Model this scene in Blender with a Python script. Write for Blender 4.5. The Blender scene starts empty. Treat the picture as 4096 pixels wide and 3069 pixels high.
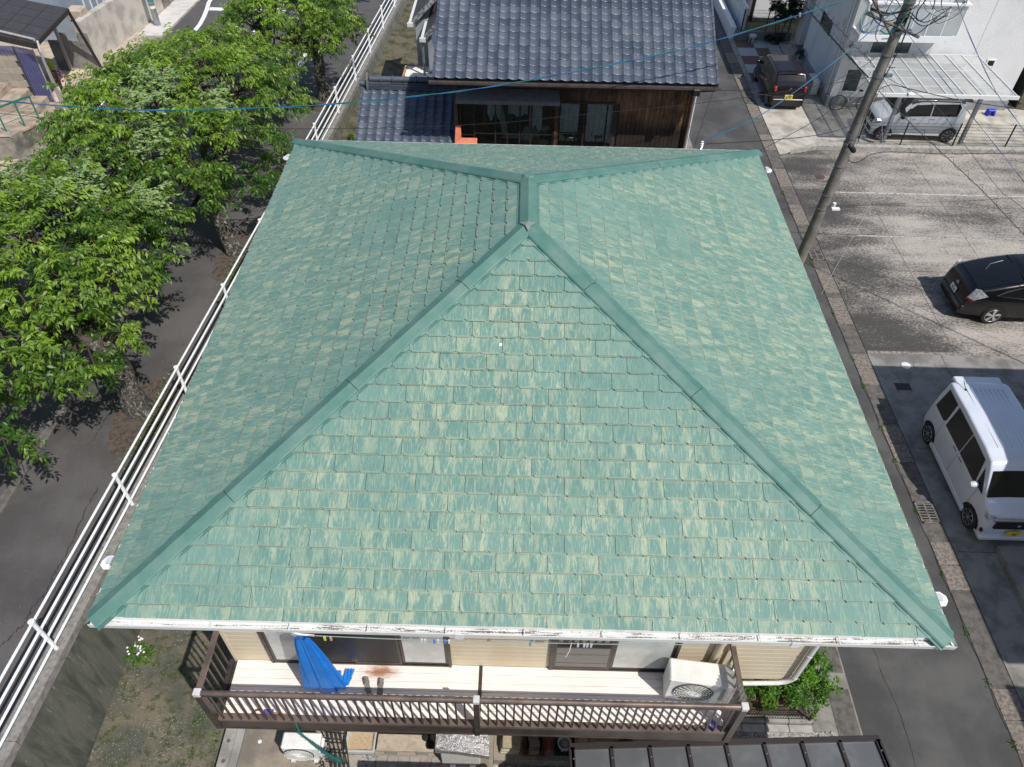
import bpy, bmesh, math, random
import numpy as np
from mathutils import Vector, Matrix
random.seed(7); rng=np.random.default_rng(7)
S=bpy.context.scene; COL=S.collection
# ---------------- camera, sky, sun, exposure ----------------
cam=bpy.data.cameras.new('camera'); cam.sensor_width=36; cam.lens=26.62; cam.clip_end=500; cam.clip_start=.1
co=bpy.data.objects.new('camera',cam); COL.objects.link(co)
def cam_rot(p,y,r):
    cp,sp=math.cos(p),math.sin(p)
    f=np.array([0,cp,-sp]); ri=np.array([1.,0,0]); up=np.cross(ri,f)
    c,s=math.cos(y),math.sin(y); Rz=np.array([[c,-s,0],[s,c,0],[0,0,1]])
    ri,up,f=Rz@ri,Rz@up,Rz@f
    c,s=math.cos(r),math.sin(r); ri,up=c*ri+s*up,-s*ri+c*up
    return ri,up,f
ri,up,fw=cam_rot(.803840534,.00383820477,.0219944276)
M=Matrix(((ri[0],up[0],-fw[0],4.80769938),(ri[1],up[1],-fw[1],-3.94067506),(ri[2],up[2],-fw[2],14.5650046),(0,0,0,1)))
co.matrix_world=M; S.camera=co
S.render.resolution_x=1024; S.render.resolution_y=767
SUN=Vector((.205,-.200,.286*1.40)).normalized()      # towards the sun
w=bpy.data.worlds.new('World'); S.world=w; w.use_nodes=True
nt=w.node_tree; sky=nt.nodes.new('ShaderNodeTexSky'); sky.sky_type='NISHITA'; sky.sun_disc=False
sky.sun_elevation=math.asin(SUN.z); sky.sun_rotation=math.atan2(SUN.x,SUN.y)
nt.links.new(sky.outputs[0],nt.nodes['Background'].inputs[0]); nt.nodes['Background'].inputs[1].default_value=.112
sl=bpy.data.lights.new('sun','SUN'); sl.energy=4.3; sl.angle=math.radians(.5); sl.color=(1,.955,.89)
so=bpy.data.objects.new('sun',sl); COL.objects.link(so); so.rotation_euler=(-SUN).to_track_quat('-Z','Y').to_euler(); so.location=(20,-20,30)
S.view_settings.view_transform='Standard'; S.view_settings.look='None'; S.view_settings.exposure=0.0; S.view_settings.gamma=1
S.view_settings.use_curve_mapping=False

# ---------------- material helpers ----------------
class V:
    def __init__(s,g,o): s.g=g; s.o=o
    def _m(s,op,b=None,c=None,cl=False):
        n=s.g.nt.nodes.new('ShaderNodeMath'); n.operation=op; n.use_clamp=cl
        for i,x in enumerate((s,b,c)):
            if x is None: continue
            if isinstance(x,V): s.g.nt.links.new(x.o,n.inputs[i])
            else: n.inputs[i].default_value=x
        return V(s.g,n.outputs[0])
    def __add__(s,b): return s._m('ADD',b)
    def __radd__(s,b): return s._m('ADD',b)
    def __sub__(s,b): return s._m('SUBTRACT',b)
    def __rsub__(s,b): return s._m('MULTIPLY',-1)._m('ADD',b)
    def __mul__(s,b): return s._m('MULTIPLY',b)
    def __rmul__(s,b): return s._m('MULTIPLY',b)
    def __truediv__(s,b): return s._m('DIVIDE',b)
    def fl(s): return s._m('FLOOR')
    def fr(s): return s._m('FRACT')
    def ab(s): return s._m('ABSOLUTE')
    def clamp(s): return s._m('ADD',0.0,cl=True)
    def lt(s,b): return s._m('LESS_THAN',b)
    def gt(s,b): return s._m('GREATER_THAN',b)
    def mx(s,b): return s._m('MAXIMUM',b)
    def mn(s,b): return s._m('MINIMUM',b)
    def ramp(s,a,b):           # smoothstep a..b -> 0..1
        n=s.g.nt.nodes.new('ShaderNodeMapRange'); n.interpolation_type='SMOOTHSTEP'; s.g.nt.links.new(s.o,n.inputs[0])
        n.inputs[1].default_value=a; n.inputs[2].default_value=b; n.inputs[3].default_value=0; n.inputs[4].default_value=1
        return V(s.g,n.outputs[0])
class G:
    def __init__(s,name):
        s.m=bpy.data.materials.new(name); s.m.use_nodes=True; s.nt=s.m.node_tree; s.b=s.nt.nodes['Principled BSDF']
    def pos(s):
        n=s.nt.nodes.new('ShaderNodeNewGeometry'); p=s.nt.nodes.new('ShaderNodeSeparateXYZ'); s.nt.links.new(n.outputs[0],p.inputs[0]); s.P=n.outputs[0]
        return [V(s,p.outputs[i]) for i in range(3)]
    def vec(s,x,y,z=0.):
        n=s.nt.nodes.new('ShaderNodeCombineXYZ')
        for i,a in enumerate((x,y,z)):
            if isinstance(a,V): s.nt.links.new(a.o,n.inputs[i])
            else: n.inputs[i].default_value=a
        return n.outputs[0]
    def noise(s,vec,scale,det=3,rough=.55,dist=0):
        n=s.nt.nodes.new('ShaderNodeTexNoise'); s.nt.links.new(vec,n.inputs['Vector']); n.inputs['Scale'].default_value=scale
        n.inputs['Detail'].default_value=det; n.inputs['Roughness'].default_value=rough; n.inputs['Distortion'].default_value=dist
        return V(s,n.outputs[0])
    def vor(s,vec,scale,feat='F1'):
        n=s.nt.nodes.new('ShaderNodeTexVoronoi'); n.feature=feat; s.nt.links.new(vec,n.inputs['Vector']); n.inputs['Scale'].default_value=scale
        return V(s,n.outputs[0])
    def white(s,vec):
        n=s.nt.nodes.new('ShaderNodeTexWhiteNoise'); n.noise_dimensions='3D'; s.nt.links.new(vec,n.inputs[0]); return V(s,n.outputs[0])
    def mix(s,f,a,b):
        n=s.nt.nodes.new('ShaderNodeMix'); n.data_type='RGBA'
        if isinstance(f,V): s.nt.links.new(f.o,n.inputs[0])
        else: n.inputs[0].default_value=f
        for i,c in ((6,a),(7,b)):
            if isinstance(c,tuple): n.inputs[i].default_value=(*c,1)
            else: s.nt.links.new(c,n.inputs[i])
        return n.outputs[2]
    def attr(s,name):
        n=s.nt.nodes.new('ShaderNodeAttribute'); n.attribute_name=name; return V(s,n.outputs['Fac'])
    def obrand(s):
        n=s.nt.nodes.new('ShaderNodeObjectInfo'); return V(s,n.outputs['Random'])
    def col(s,c):
        if isinstance(c,tuple): s.b.inputs['Base Color'].default_value=(*c,1)
        else: s.nt.links.new(c,s.b.inputs['Base Color'])
        return s
    def set(s,**k):
        for a,v in k.items():
            i=s.b.inputs[{'rough':'Roughness','metal':'Metallic','spec':'Specular IOR Level','coat':'Coat Weight','coatr':'Coat Roughness','trans':'Transmission Weight','alpha':'Alpha','sheen':'Sheen Weight','ior':'IOR'}[a]]
            if isinstance(v,V): s.nt.links.new(v.o,i)
            else: i.default_value=v
        return s
    def bump(s,h,strength=.5,dist=.01):
        n=s.nt.nodes.new('ShaderNodeBump'); s.nt.links.new(h.o,n.inputs['Height']); n.inputs['Strength'].default_value=strength; n.inputs['Distance'].default_value=dist
        s.nt.links.new(n.outputs[0],s.b.inputs['Normal']); return s
def plain(name,c,c2=None,rough=.6,scale=4,bump=0,bscale=60,lo=.4,hi=.65,**k):
    g=G(name); g.pos()
    if c2:
        n=g.noise(g.P,scale,5,.62); g.col(g.mix(n.ramp(lo,hi),c,c2))
    else:
        n=g.noise(g.P,9,4,.6); d=tuple(x*.86 for x in c); g.col(g.mix(n.ramp(.35,.65),c,d))
    g.set(rough=rough,**k)
    if bump: g.bump(g.noise(g.P,bscale,3),bump,.01)
    return g.m
def glassm(name,tint=(.9,.95,.95),t=.75,rough=.03):
    g=G(name); nt=g.nt; nt.nodes.remove(g.b)
    tr=nt.nodes.new('ShaderNodeBsdfTransparent'); tr.inputs[0].default_value=(*[x*t for x in tint],1)
    gl=nt.nodes.new('ShaderNodeBsdfGlossy'); gl.inputs['Roughness'].default_value=rough
    fr=nt.nodes.new('ShaderNodeFresnel'); fr.inputs[0].default_value=1.5; mx=nt.nodes.new('ShaderNodeMixShader')
    nt.links.new(fr.outputs[0],mx.inputs[0]); nt.links.new(tr.outputs[0],mx.inputs[1]); nt.links.new(gl.outputs[0],mx.inputs[2])
    nt.links.new(mx.outputs[0],nt.nodes['Material Output'].inputs[0]); return g.m
def frosted(name,c,alpha):
    g=G(name); nt=g.nt; tl=nt.nodes.new('ShaderNodeBsdfTranslucent'); tl.inputs[0].default_value=(*c,1)
    tr=nt.nodes.new('ShaderNodeBsdfTransparent'); g.pos(); n=g.noise(g.P,2.5,4); g.col(g.mix(n.ramp(.35,.7),c,tuple(x*.8 for x in c))); g.set(rough=.35)
    m1=nt.nodes.new('ShaderNodeMixShader'); m1.inputs[0].default_value=.6; m2=nt.nodes.new('ShaderNodeMixShader'); m2.inputs[0].default_value=alpha
    nt.links.new(g.b.outputs[0],m1.inputs[1]); nt.links.new(tl.outputs[0],m1.inputs[2])
    nt.links.new(m1.outputs[0],m2.inputs[1]); nt.links.new(tr.outputs[0],m2.inputs[2]); nt.links.new(m2.outputs[0],nt.nodes['Material Output'].inputs[0]); return g.m
# ---------------- mesh helpers ----------------
class MB:
    def __init__(s): s.v=[]; s.f=[]
    def add(s,vs,fs):
        b=len(s.v); s.v+= [tuple(map(float,p)) for p in vs]; s.f+=[tuple(b+i for i in f) for f in fs]; return s
    def box(s,x0,y0,z0,x1,y1,z1):
        return s.add([(x0,y0,z0),(x1,y0,z0),(x1,y1,z0),(x0,y1,z0),(x0,y0,z1),(x1,y0,z1),(x1,y1,z1),(x0,y1,z1)],
                     [(0,3,2,1),(4,5,6,7),(0,1,5,4),(1,2,6,5),(2,3,7,6),(3,0,4,7)])
    def rbox(s,x0,y0,z0,x1,y1,z1,b=.01):   # box with chamfered top and vertical edges
        def ring(d,z): return [(x0+d,y0,z),(x1-d,y0,z),(x1,y0+d,z),(x1,y1-d,z),(x1-d,y1,z),(x0+d,y1,z),(x0,y1-d,z),(x0,y0+d,z)]
        a=ring(b,z0); c=ring(b,z1-b); cx,cy=(x0+x1)/2,(y0+y1)/2
        t=[(cx+(p[0]-cx)*(1-2*b/max(x1-x0,.001)),cy+(p[1]-cy)*(1-2*b/max(y1-y0,.001)),z1) for p in c]
        fs=[tuple(range(7,-1,-1))]
        for k in (0,8):
            for i in range(8): j=(i+1)%8; fs.append((k+i,k+j,k+8+j,k+8+i))
        fs.append(tuple(range(16,24))); return s.add(a+c+t,fs)
    def beam(s,p0,p1,wd,ht,upv=(0,0,1)):
        p0,p1=Vector(p0),Vector(p1); d=(p1-p0).normalized(); u=Vector(upv)
        if abs(d.dot(u))>.98: u=Vector((0,1,0))
        r=d.cross(u).normalized()*wd/2; q=r.cross(d).normalized()*ht/2
        vs=[]
        for p in (p0,p1): vs+=[p-r-q,p+r-q,p+r+q,p-r+q]
        return s.add(vs,[(0,1,2,3),(7,6,5,4),(0,4,5,1),(1,5,6,2),(2,6,7,3),(3,7,4,0)])
    def tube(s,pts,r,n=8,cap=True):
        pts=[Vector(p) for p in pts]; k=len(pts); rr=r if isinstance(r,(list,tuple)) else [r]*k
        vs=[]; fs=[]; pu=None
        for i,p in enumerate(pts):
            d=(pts[min(i+1,k-1)]-pts[max(i-1,0)]).normalized()
            if pu is None: pu=Vector((0,0,1)) if abs(d.z)<.9 else Vector((1,0,0))
            a=(pu-d*pu.dot(d)).normalized(); b=d.cross(a); pu=a
            for j in range(n):
                t=2*math.pi*j/n; vs.append(p+(a*math.cos(t)+b*math.sin(t))*rr[i])
        for i in range(k-1):
            for j in range(n): l=(j+1)%n; fs.append((i*n+j,i*n+l,(i+1)*n+l,(i+1)*n+j))
        if cap: fs.append(tuple(range(n-1,-1,-1))); fs.append(tuple((k-1)*n+j for j in range(n)))
        return s.add(vs,fs)
    def lathe(s,c,prof,n=16,axis=(0,0,1),cap=True):
        c=Vector(c); ax=Vector(axis).normalized(); a=ax.orthogonal().normalized(); b=ax.cross(a); vs=[];fs=[]
        for r,h in prof:
            for j in range(n):
                t=2*math.pi*j/n; vs.append(c+ax*h+(a*math.cos(t)+b*math.sin(t))*r)
        for i in range(len(prof)-1):
            for j in range(n): l=(j+1)%n; fs.append((i*n+j,i*n+l,(i+1)*n+l,(i+1)*n+j))
        if cap: fs.append(tuple(range(n-1,-1,-1))); fs.append(tuple((len(prof)-1)*n+j for j in range(n)))
        return s.add(vs,fs)
    def prism(s,poly,z0,z1):
        n=len(poly); return s.add([(x,y,z0) for x,y in poly]+[(x,y,z1) for x,y in poly],
            [tuple(range(n-1,-1,-1)),tuple(range(n,2*n))]+[(i,(i+1)%n,n+(i+1)%n,n+i) for i in range(n)])
    def solid(s,pts,off):     # polygon extruded along a vector
        n=len(pts); o=Vector(off); P=[Vector(p) for p in pts]
        return s.add(P+[p+o for p in P],[tuple(range(n-1,-1,-1)),tuple(range(n,2*n))]+[(i,(i+1)%n,n+(i+1)%n,n+i) for i in range(n)])
    def grid(s,fn,nu,nv):
        vs=[fn(i/nu,j/nv) for j in range(nv+1) for i in range(nu+1)]
        return s.add(vs,[(j*(nu+1)+i,j*(nu+1)+i+1,(j+1)*(nu+1)+i+1,(j+1)*(nu+1)+i) for j in range(nv) for i in range(nu)])
    def quad(s,*p): return s.add(p,[tuple(range(len(p)))])
    def mesh(s,name,m,smooth=False,sharp=40):
        me=bpy.data.meshes.new(name); me.from_pydata(s.v,[],s.f); me.materials.append(m)
        bm=bmesh.new(); bm.from_mesh(me); bmesh.ops.recalc_face_normals(bm,faces=bm.faces); bm.to_mesh(me); bm.free()
        if smooth:
            me.shade_smooth(); me.set_sharp_from_angle(angle=math.radians(sharp))
        me.update(); return me
    def build(s,name,m,parent=None,smooth=False,**t):
        o=bpy.data.objects.new(name,s.mesh(name,m,smooth)); return link(o,parent,**t)
def link(o,parent=None,label=None,cat=None,group=None,kind=None):
    COL.objects.link(o)
    if parent is not None:
        o.parent=parent
        r=parent
        while r.parent: r=r.parent
        if not r.get('_local'): 
            if parent.parent is None: o.matrix_parent_inverse=Matrix.Translation(-parent.location)
            else: o.matrix_parent_inverse=Matrix.Identity(4)
            if parent.parent is not None: pass
    if label: o['label']=label
    if cat: o['category']=cat
    if group: o['group']=group
    if kind: o['kind']=kind
    return o
def thing(name,label,cat,loc=(0,0,0),group=None,rz=None):
    o=bpy.data.objects.new(name,None); o.location=loc; o.empty_display_size=.2; COL.objects.link(o); o['label']=label; o['category']=cat
    if group: o['group']=group
    if rz is not None: o['_local']=1; o.rotation_euler=(0,0,rz)
    return o
def copytree(o,parent=None):
    c=o.copy(); COL.objects.link(c)
    if parent: c.parent=parent; 
    for ch in o.children: copytree(ch,c)
    return c
def struct(name,mb,m,**k): return mb.build(name,m,None,kind='structure',**k)
FONT=None
def text(name,body,size,mat,parent,matrix,ext=.002,bold=.0):
    cu=bpy.data.curves.new(name,'FONT'); cu.body=body; cu.size=size; cu.extrude=ext; cu.align_x='CENTER'; cu.align_y='CENTER'; cu.offset=bold*size
    t=bpy.data.objects.new(name,cu); me=bpy.data.meshes.new_from_object(t); bpy.data.objects.remove(t); 
    me.transform(matrix); me.materials.clear(); me.materials.append(mat)
    return link(bpy.data.objects.new(name,me),parent)
# ---------------- materials ----------------
white=plain('white_paint',(.78,.79,.8),(.62,.63,.63),.45,3,lo=.5,hi=.8)
gutterw=plain('gutter_white',(.70,.70,.69),(.50,.49,.47),.35,5,lo=.55,hi=.8)
brown=plain('bronze_aluminium',(.085,.065,.055),(.06,.048,.042),.38,6,metal=.35)
railm=plain('rail_cap_bronze',(.20,.15,.125),(.12,.09,.08),.42,3,metal=.3)
black=plain('black_plastic',(.012,.012,.013),None,.5)
greyc=plain('grey_concrete',(.33,.32,.30),(.22,.21,.195),.9,3,bump=.4)
coverc=None
steel=plain('galvanised_steel',(.42,.44,.46),(.30,.32,.34),.4,8,metal=.7)
dgrey=plain('dark_grey_metal',(.075,.075,.08),(.055,.055,.06),.4,5,metal=.3)
chrome=plain('chrome',(.7,.7,.72),None,.12,metal=1.)
glass=glassm('window_glass',t=.92); darkglass=plain('dark_glass',(.012,.014,.016),None,.06,coat=.6)
carglass=plain('car_glass',(.006,.007,.008),None,.05,coat=.35,spec=.5)
rubber=plain('tyre_rubber',(.018,.018,.018),None,.75)
def asphalt(name,c1,c2,sc=1.1,spk=.5):
    g=G(name); g.pos(); a=g.noise(g.P,sc*.5,5,.6); b=g.noise(g.P,90,2,.7); v=g.vor(g.P,70)
    c=g.mix(a.ramp(.35,.68),c1,c2); c=g.mix((b.ramp(.55,.8)*spk).clamp(),c,tuple(min(1,x*2.3) for x in c2)); g.col(c); g.set(rough=.88); g.bump(b+v*.6,.5,.008); return g.m
lane_m=asphalt('lane_asphalt',(.050,.050,.051),(.098,.097,.095),1.3,.65)
road_m=asphalt('road_asphalt',(.082,.077,.078),(.128,.122,.120),.6,.45)
walk_m=asphalt('pavement_asphalt',(.062,.058,.059),(.105,.099,.097),1.1,.5)
def mottled():
    g=G('parking_concrete'); x,y,z=g.pos(); st=g.noise(g.vec(x*.6,y*1.5,z),1.15,6,.68); fi=g.noise(g.vec(x,y*2.2,z),11,7,.78); ff=g.noise(g.P,45,4,.8); big=g.noise(g.vec(x*.4,y*.9,z),.5,3,.6)
    lw=x.ramp(15.2,18.0)*.17
    t=(st*.55+fi*1.25+ff*.5+big*.75-1.17+lw)
    c=g.mix(t.ramp(.30,.70),(.058,.055,.052),(.42,.385,.345)); g.col(c); g.set(rough=.92); g.bump(fi+ff,.5,.01); return g.m
park_m=mottled()
van_conc=plain('parking_slab_grey',(.27,.26,.24),(.15,.148,.14),.9,1.6,bump=.4,bscale=80)
cov_m=plain('kerb_cover_concrete',(.25,.215,.185),(.13,.115,.10),.92,14,bump=.6,bscale=120,lo=.38,hi=.62)
gut_m=plain('channel_concrete',(.135,.125,.115),(.08,.075,.07),.92,6,bump=.6,bscale=120)
apron_m=plain('apron_concrete',(.50,.47,.41),(.27,.25,.215),.85,1.4,bump=.3,lo=.38,hi=.68)
beigec=plain('beige_concrete',(.52,.43,.34),(.34,.29,.24),.88,1.5,bump=.3)
oldc=plain('weathered_concrete',(.30,.27,.235),(.12,.11,.095),.92,1.6,bump=.6,bscale=40)
soil=plain('mossy_soil',(.12,.10,.06),(.045,.055,.02),.95,3,bump=.9,bscale=25)
paint_m=plain('road_paint',(.80,.81,.80),(.60,.60,.60),.7,12,lo=.55,hi=.8)
faded=plain('faded_paint',(.50,.48,.45),(.20,.19,.175),.85,9,bump=.2,lo=.46,hi=.62)
def mossy(name,xw=None):
    g=G(name); x,y,z=g.pos(); a=g.noise(g.P,1.3,6,.65); b=g.noise(g.P,6.5,6,.72); c2=g.noise(g.P,28,4,.8)
    c=g.mix(a.ramp(.40,.66),(.078,.082,.064),(.160,.138,.100)); c=g.mix((b.ramp(.50,.60)*.85),c,(.045,.058,.014)); c=g.mix((c2.ramp(.57,.66)*.75*g.noise(g.P,.8,3).ramp(.42,.6)),c,(.42,.43,.39)); 
    r=g.noise(g.vec(x+3,y,z),4,5,.7); c=g.mix(r.ramp(.60,.70)*.7,c,(.10,.045,.028)); g.col(c); g.set(rough=.95); g.bump(b+c2,.8,.015); return g.m
moss_m=mossy('mossy_concrete')
def wallface():
    g=G('retaining_wall_concrete'); x,y,z=g.pos(); s1=g.noise(g.vec(x,y*2.2,z*.35),2.0,5,.65,.6); s2=g.noise(g.vec(x,y*8,z*.8),3,4,.7); f=g.noise(g.P,30,4,.8)
    c=g.mix(s1.ramp(.35,.6),(.062,.070,.054),(.125,.128,.105)); c=g.mix(s2.ramp(.56,.66)*.5*s1.ramp(.42,.56)*g.noise(g.P,9,5,.75).ramp(.42,.6),c,(.34,.35,.31)); c=g.mix(f.ramp(.64,.74)*.5,c,(.35,.35,.31)); g.col(c); g.set(rough=.92); g.bump(f+s1,.5,.01); return g.m
wallf_m=wallface()
SX=.231; SU=.606; CA=math.cos(math.atan(2.1655/4.95)); SA=math.sin(math.atan(2.1655/4.95)); W=9.9; D=11.1; E=6.35; H=2.1655
def shingle_mat(face):
    g=G('slate_'+face); x,y,z=g.pos()
    if face=='front': u,v=x,y
    elif face=='back': u,v=x,(D-y)
    elif face=='left': u,v=y,x
    else: u,v=y,(W-x)
    v=v/CA+.02; rr=v/SX; row=rr.fl(); fv=rr.fr(); us=(u-row*.202+20.2)/(SU/2); tab=us.fl(); ft=us.fr(); shf=g.noise(g.vec(u*.9,row*3.1,5.),1.7,2,.5); ftx=(ft+(shf-.5)*1.7).fr()
    r1=g.white(g.vec(tab,row,3.)); r2=g.white(g.vec(tab,row,9.)); r3=g.white(g.vec((us/2).fl(),row,5.))
    patch=g.noise(g.vec(u,v,1.),.45,3,.5); zone=patch.ramp(.28,.55)
    fib=g.noise(g.vec(u*16+(ft-.5)*(1-fv)*2.0,v*2.2,row*1.7),3.2,4,.65,.6); wig=g.noise(g.vec(u*9,v*3,7.+row),2.0,3,.6)
    edge=(ftx-.5).ab()*2                                    # 1 at the tab joints, 0 mid tab
    fan=(edge*1.05+fv*.45+(wig-.5)*1.3+(fib-.5)*.8+(r1-.5)*.8-.90).ramp(-.10,.48)
    top=(fv-(.965-r2*.13)+(fib-.5)*.42+(wig-.5)*.25).ramp(0,.08)*(.3+r1*.7)
    low=(1-fv.ramp(.05,.12))*(.35+r2*.4)
    lng=g.noise(g.vec(u*5.5,v*.8,2.),2.2,5,.7); streak=((fib*.6+lng*.5+wig*.2).ramp(.62,.80))*(.6+r3*.5)
    m=((fan*(.35+r2*.5)*(.55+fib.ramp(.38,.6)*.6)).mx(top*.6).mx(streak)).mx(low*.7)*(zone*.7+.35)
    # near the hips the paint kept
    hip=(((u.mn((W if face in('front','back') else D)-u))/CA-v)).ramp(.0,.9)
    fine=g.noise(g.vec(u*40,v*9,row),3,3,.7); m=(m*(hip*.75+.25)*(.78+fine.ramp(.35,.6)*.42)).clamp()
    base=g.mix(r3*.9,(.112,.222,.190),(.152,.270,.230)); base=g.mix(fib.ramp(.4,.62)*.32,base,(.185,.33,.27))
    c=g.mix(m,base,(.375,.425,.30)); dirt=((1-fv.ramp(.015,.06))*(r1.ramp(.0,.8)*.8+.2)).clamp(); c=g.mix(dirt*.85,c,(.12,.10,.075))
    g.col(c); g.set(rough=.62,spec=.35); g.bump(fib+wig*.5,.55,.006); return g.m
sh_mats={f:shingle_mat(f) for f in('front','back','left','right')}
cap_m=plain('hip_cap_metal',(.068,.180,.150),(.125,.225,.190),.62,2.2,metal=.05,lo=.35,hi=.7)
cap_grey=plain('hip_seal',(.20,.26,.235),None,.7)
def kaw():
    g=G('glazed_kawara'); g.pos(); r=g.white(g.vec(g.obrand()*91.,1.,2.)); n=g.noise(g.P,3,4); c=g.mix(r,(.055,.074,.108),(.110,.130,.165)); c=g.mix(n.ramp(.45,.8)*.35,c,(.16,.17,.19)); g.col(c)
    g.set(rough=.43+r*.08,spec=.55,metal=.25); g.bump(g.noise(g.P,70,3),.12,.004); return g.m
kaw_m=kaw()
wood_d=G('charred_cedar'); 
def wood():
    g=wood_d; x,y,z=g.pos(); r=g.obrand(); st=g.noise(g.vec(x*28,y,z*1.6),2,6,.7); big=g.noise(g.vec(x*1.1,y,z*2.2),1.3,4,.6); hi=z.ramp(4.35,5.0)*(1-z.ramp(5.35,5.8)*.6)  # char low down; the fade near the top paints in eave shade
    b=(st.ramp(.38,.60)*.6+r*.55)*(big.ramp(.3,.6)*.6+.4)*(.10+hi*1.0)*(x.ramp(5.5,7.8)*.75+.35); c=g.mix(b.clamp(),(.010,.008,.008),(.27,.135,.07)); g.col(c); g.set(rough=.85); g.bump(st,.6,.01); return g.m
wood_m=wood()
def sidingm():
    g=G('beige_siding'); x,y,z=g.pos(); n=g.noise(g.vec(x*1,y,z*4),26,5,.7); b=g.noise(g.vec(x,y,z*.4),1.4,3); c=g.mix(b.ramp(.4,.7),(.66,.57,.42),(.58,.49,.35)); g.col(c); g.set(rough=.8); g.bump(n,.55,.012); return g.m
siding_m=sidingm()
def deckm():
    g=G('deck_sheet'); x,y,z=g.pos(); st=g.noise(g.vec(x*1.2,y*14,z),2.5,5,.65); b=g.noise(g.P,1.2,3)
    c=g.mix(st.ramp(.42,.75),(.86,.79,.74),(.74,.65,.60)); c=g.mix(b.ramp(.5,.8)*.4,c,(.70,.66,.62))
    dx=(x-2.9)*2.6; dy=(y-.86)*6.5; rad=(dx*dx+dy*dy)._m('SQRT')+(g.noise(g.vec(x*3,y*9,z),3,4)-.5)*.9
    rust=(1-rad.ramp(.15,.95)); c=g.mix(rust*.9,c,(.33,.13,.045)); g.col(c); g.set(rough=.6); g.bump(st,.15,.004); return g.m
deck_m=deckm(); sleeve=plain('seam_dirt',(.30,.27,.25),None,.9)
def dirtgut():
    g=G('gutter_debris'); x,y,z=g.pos(); n=g.noise(g.vec(x*1.1,y*16,z),2.4,7,.72); f=g.noise(g.P,55,3,.8); z1=x.ramp(1.0,3.0); m=((n*.75+f*.35+z1*.05)-.55).ramp(.055,.10)*(y.ramp(.0,.02)); g.col(g.mix(m,(.68,.68,.66),(.13,.105,.085))); g.set(rough=.8); g.bump(f,.5,.006); return g.m
gdirt_m=dirtgut()
def stucco():
    g=G('white_stucco'); x,y,z=g.pos(); n=g.noise(g.vec(x,y,z*2.6),14,5,.7); b=g.noise(g.P,1.1,3); g.col(g.mix(b.ramp(.4,.7),(.74,.74,.74),(.68,.68,.685))); g.set(rough=.85); g.bump(n,.8,.02); return g.m
stucco_m=stucco()
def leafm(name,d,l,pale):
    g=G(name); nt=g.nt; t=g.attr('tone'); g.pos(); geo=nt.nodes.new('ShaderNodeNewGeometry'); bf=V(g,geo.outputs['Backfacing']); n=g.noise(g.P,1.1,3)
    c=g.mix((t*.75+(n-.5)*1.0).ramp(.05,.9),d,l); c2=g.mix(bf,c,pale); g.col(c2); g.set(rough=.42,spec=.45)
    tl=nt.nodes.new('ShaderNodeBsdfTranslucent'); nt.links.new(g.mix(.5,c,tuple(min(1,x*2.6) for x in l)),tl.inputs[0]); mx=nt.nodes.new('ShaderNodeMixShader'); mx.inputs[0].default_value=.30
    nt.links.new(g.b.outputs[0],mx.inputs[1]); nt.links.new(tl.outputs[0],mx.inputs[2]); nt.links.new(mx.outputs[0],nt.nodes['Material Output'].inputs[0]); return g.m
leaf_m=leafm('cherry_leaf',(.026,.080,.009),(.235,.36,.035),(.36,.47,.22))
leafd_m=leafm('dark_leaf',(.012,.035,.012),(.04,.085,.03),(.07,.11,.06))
bush_m=leafm('bush_leaf',(.025,.085,.010),(.12,.26,.025),(.14,.24,.06))
def barkm():
    g=G('cherry_bark'); x,y,z=g.pos(); n=g.noise(g.vec(x,y,z*1.5),7,6,.7,.5); l=g.noise(g.P,13,5,.75); c=g.mix(n.ramp(.35,.65),(.030,.026,.022),(.11,.095,.08)); c=g.mix(l.ramp(.52,.60)*.8,c,(.34,.35,.31)); g.col(c); g.set(rough=.9); g.bump(n+l,1.,.03); return g.m
bark_m=barkm()
def gravelm():
    g=G('gravel_stone'); g.pos(); r=g.attr('tone'); g.col(g.mix(r,(.14,.13,.12),(.44,.42,.40))); g.set(rough=.85); return g.m
gravel_m=gravelm()
def blockm():
    g=G('concrete_block'); g.pos(); r=g.obrand(); n=g.noise(g.P,2.2,5,.65); g.col(g.mix((n*.7+r*.4).ramp(.3,.8),(.30,.28,.235),(.42,.36,.29))); g.set(rough=.92); g.bump(g.noise(g.P,60,4),.5,.01); return g.m
block_m=blockm()

# =====================================================================
# GROUND
# =====================================================================
def zL(y): return 2.269-.046*y          # the street on the left lies higher and falls to the back
struct('terrain',MB().add([(-80,-40,-1.2),(80,-40,-.06),(80,140,-.06),(-80,140,-1.2)][:0]+[(-2.4,-40,-.06),(90,-40,-.06),(90,140,-.06),(-2.4,140,-.06)],[(0,1,2,3)]),soil)
sx=lambda x0,x1,y0,y1,z:MB().box(x0,y0,z-.05,x1,y1,z)
struct('lane',sx(11.45,14.2,-12,60,0),lane_m)
struct('parking_lot',sx(14.7,40,11.72,22.98,.004),park_m)
struct('concrete_yard',sx(14.7,40,-12,11.62,.004),van_conc)
struct('concrete_joint_strip',MB().box(14.72,11.62,-.05,40,11.72,.012),plain('crumbled_edge',(.30,.28,.25),(.13,.12,.11),.95,9,bump=.8))
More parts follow.
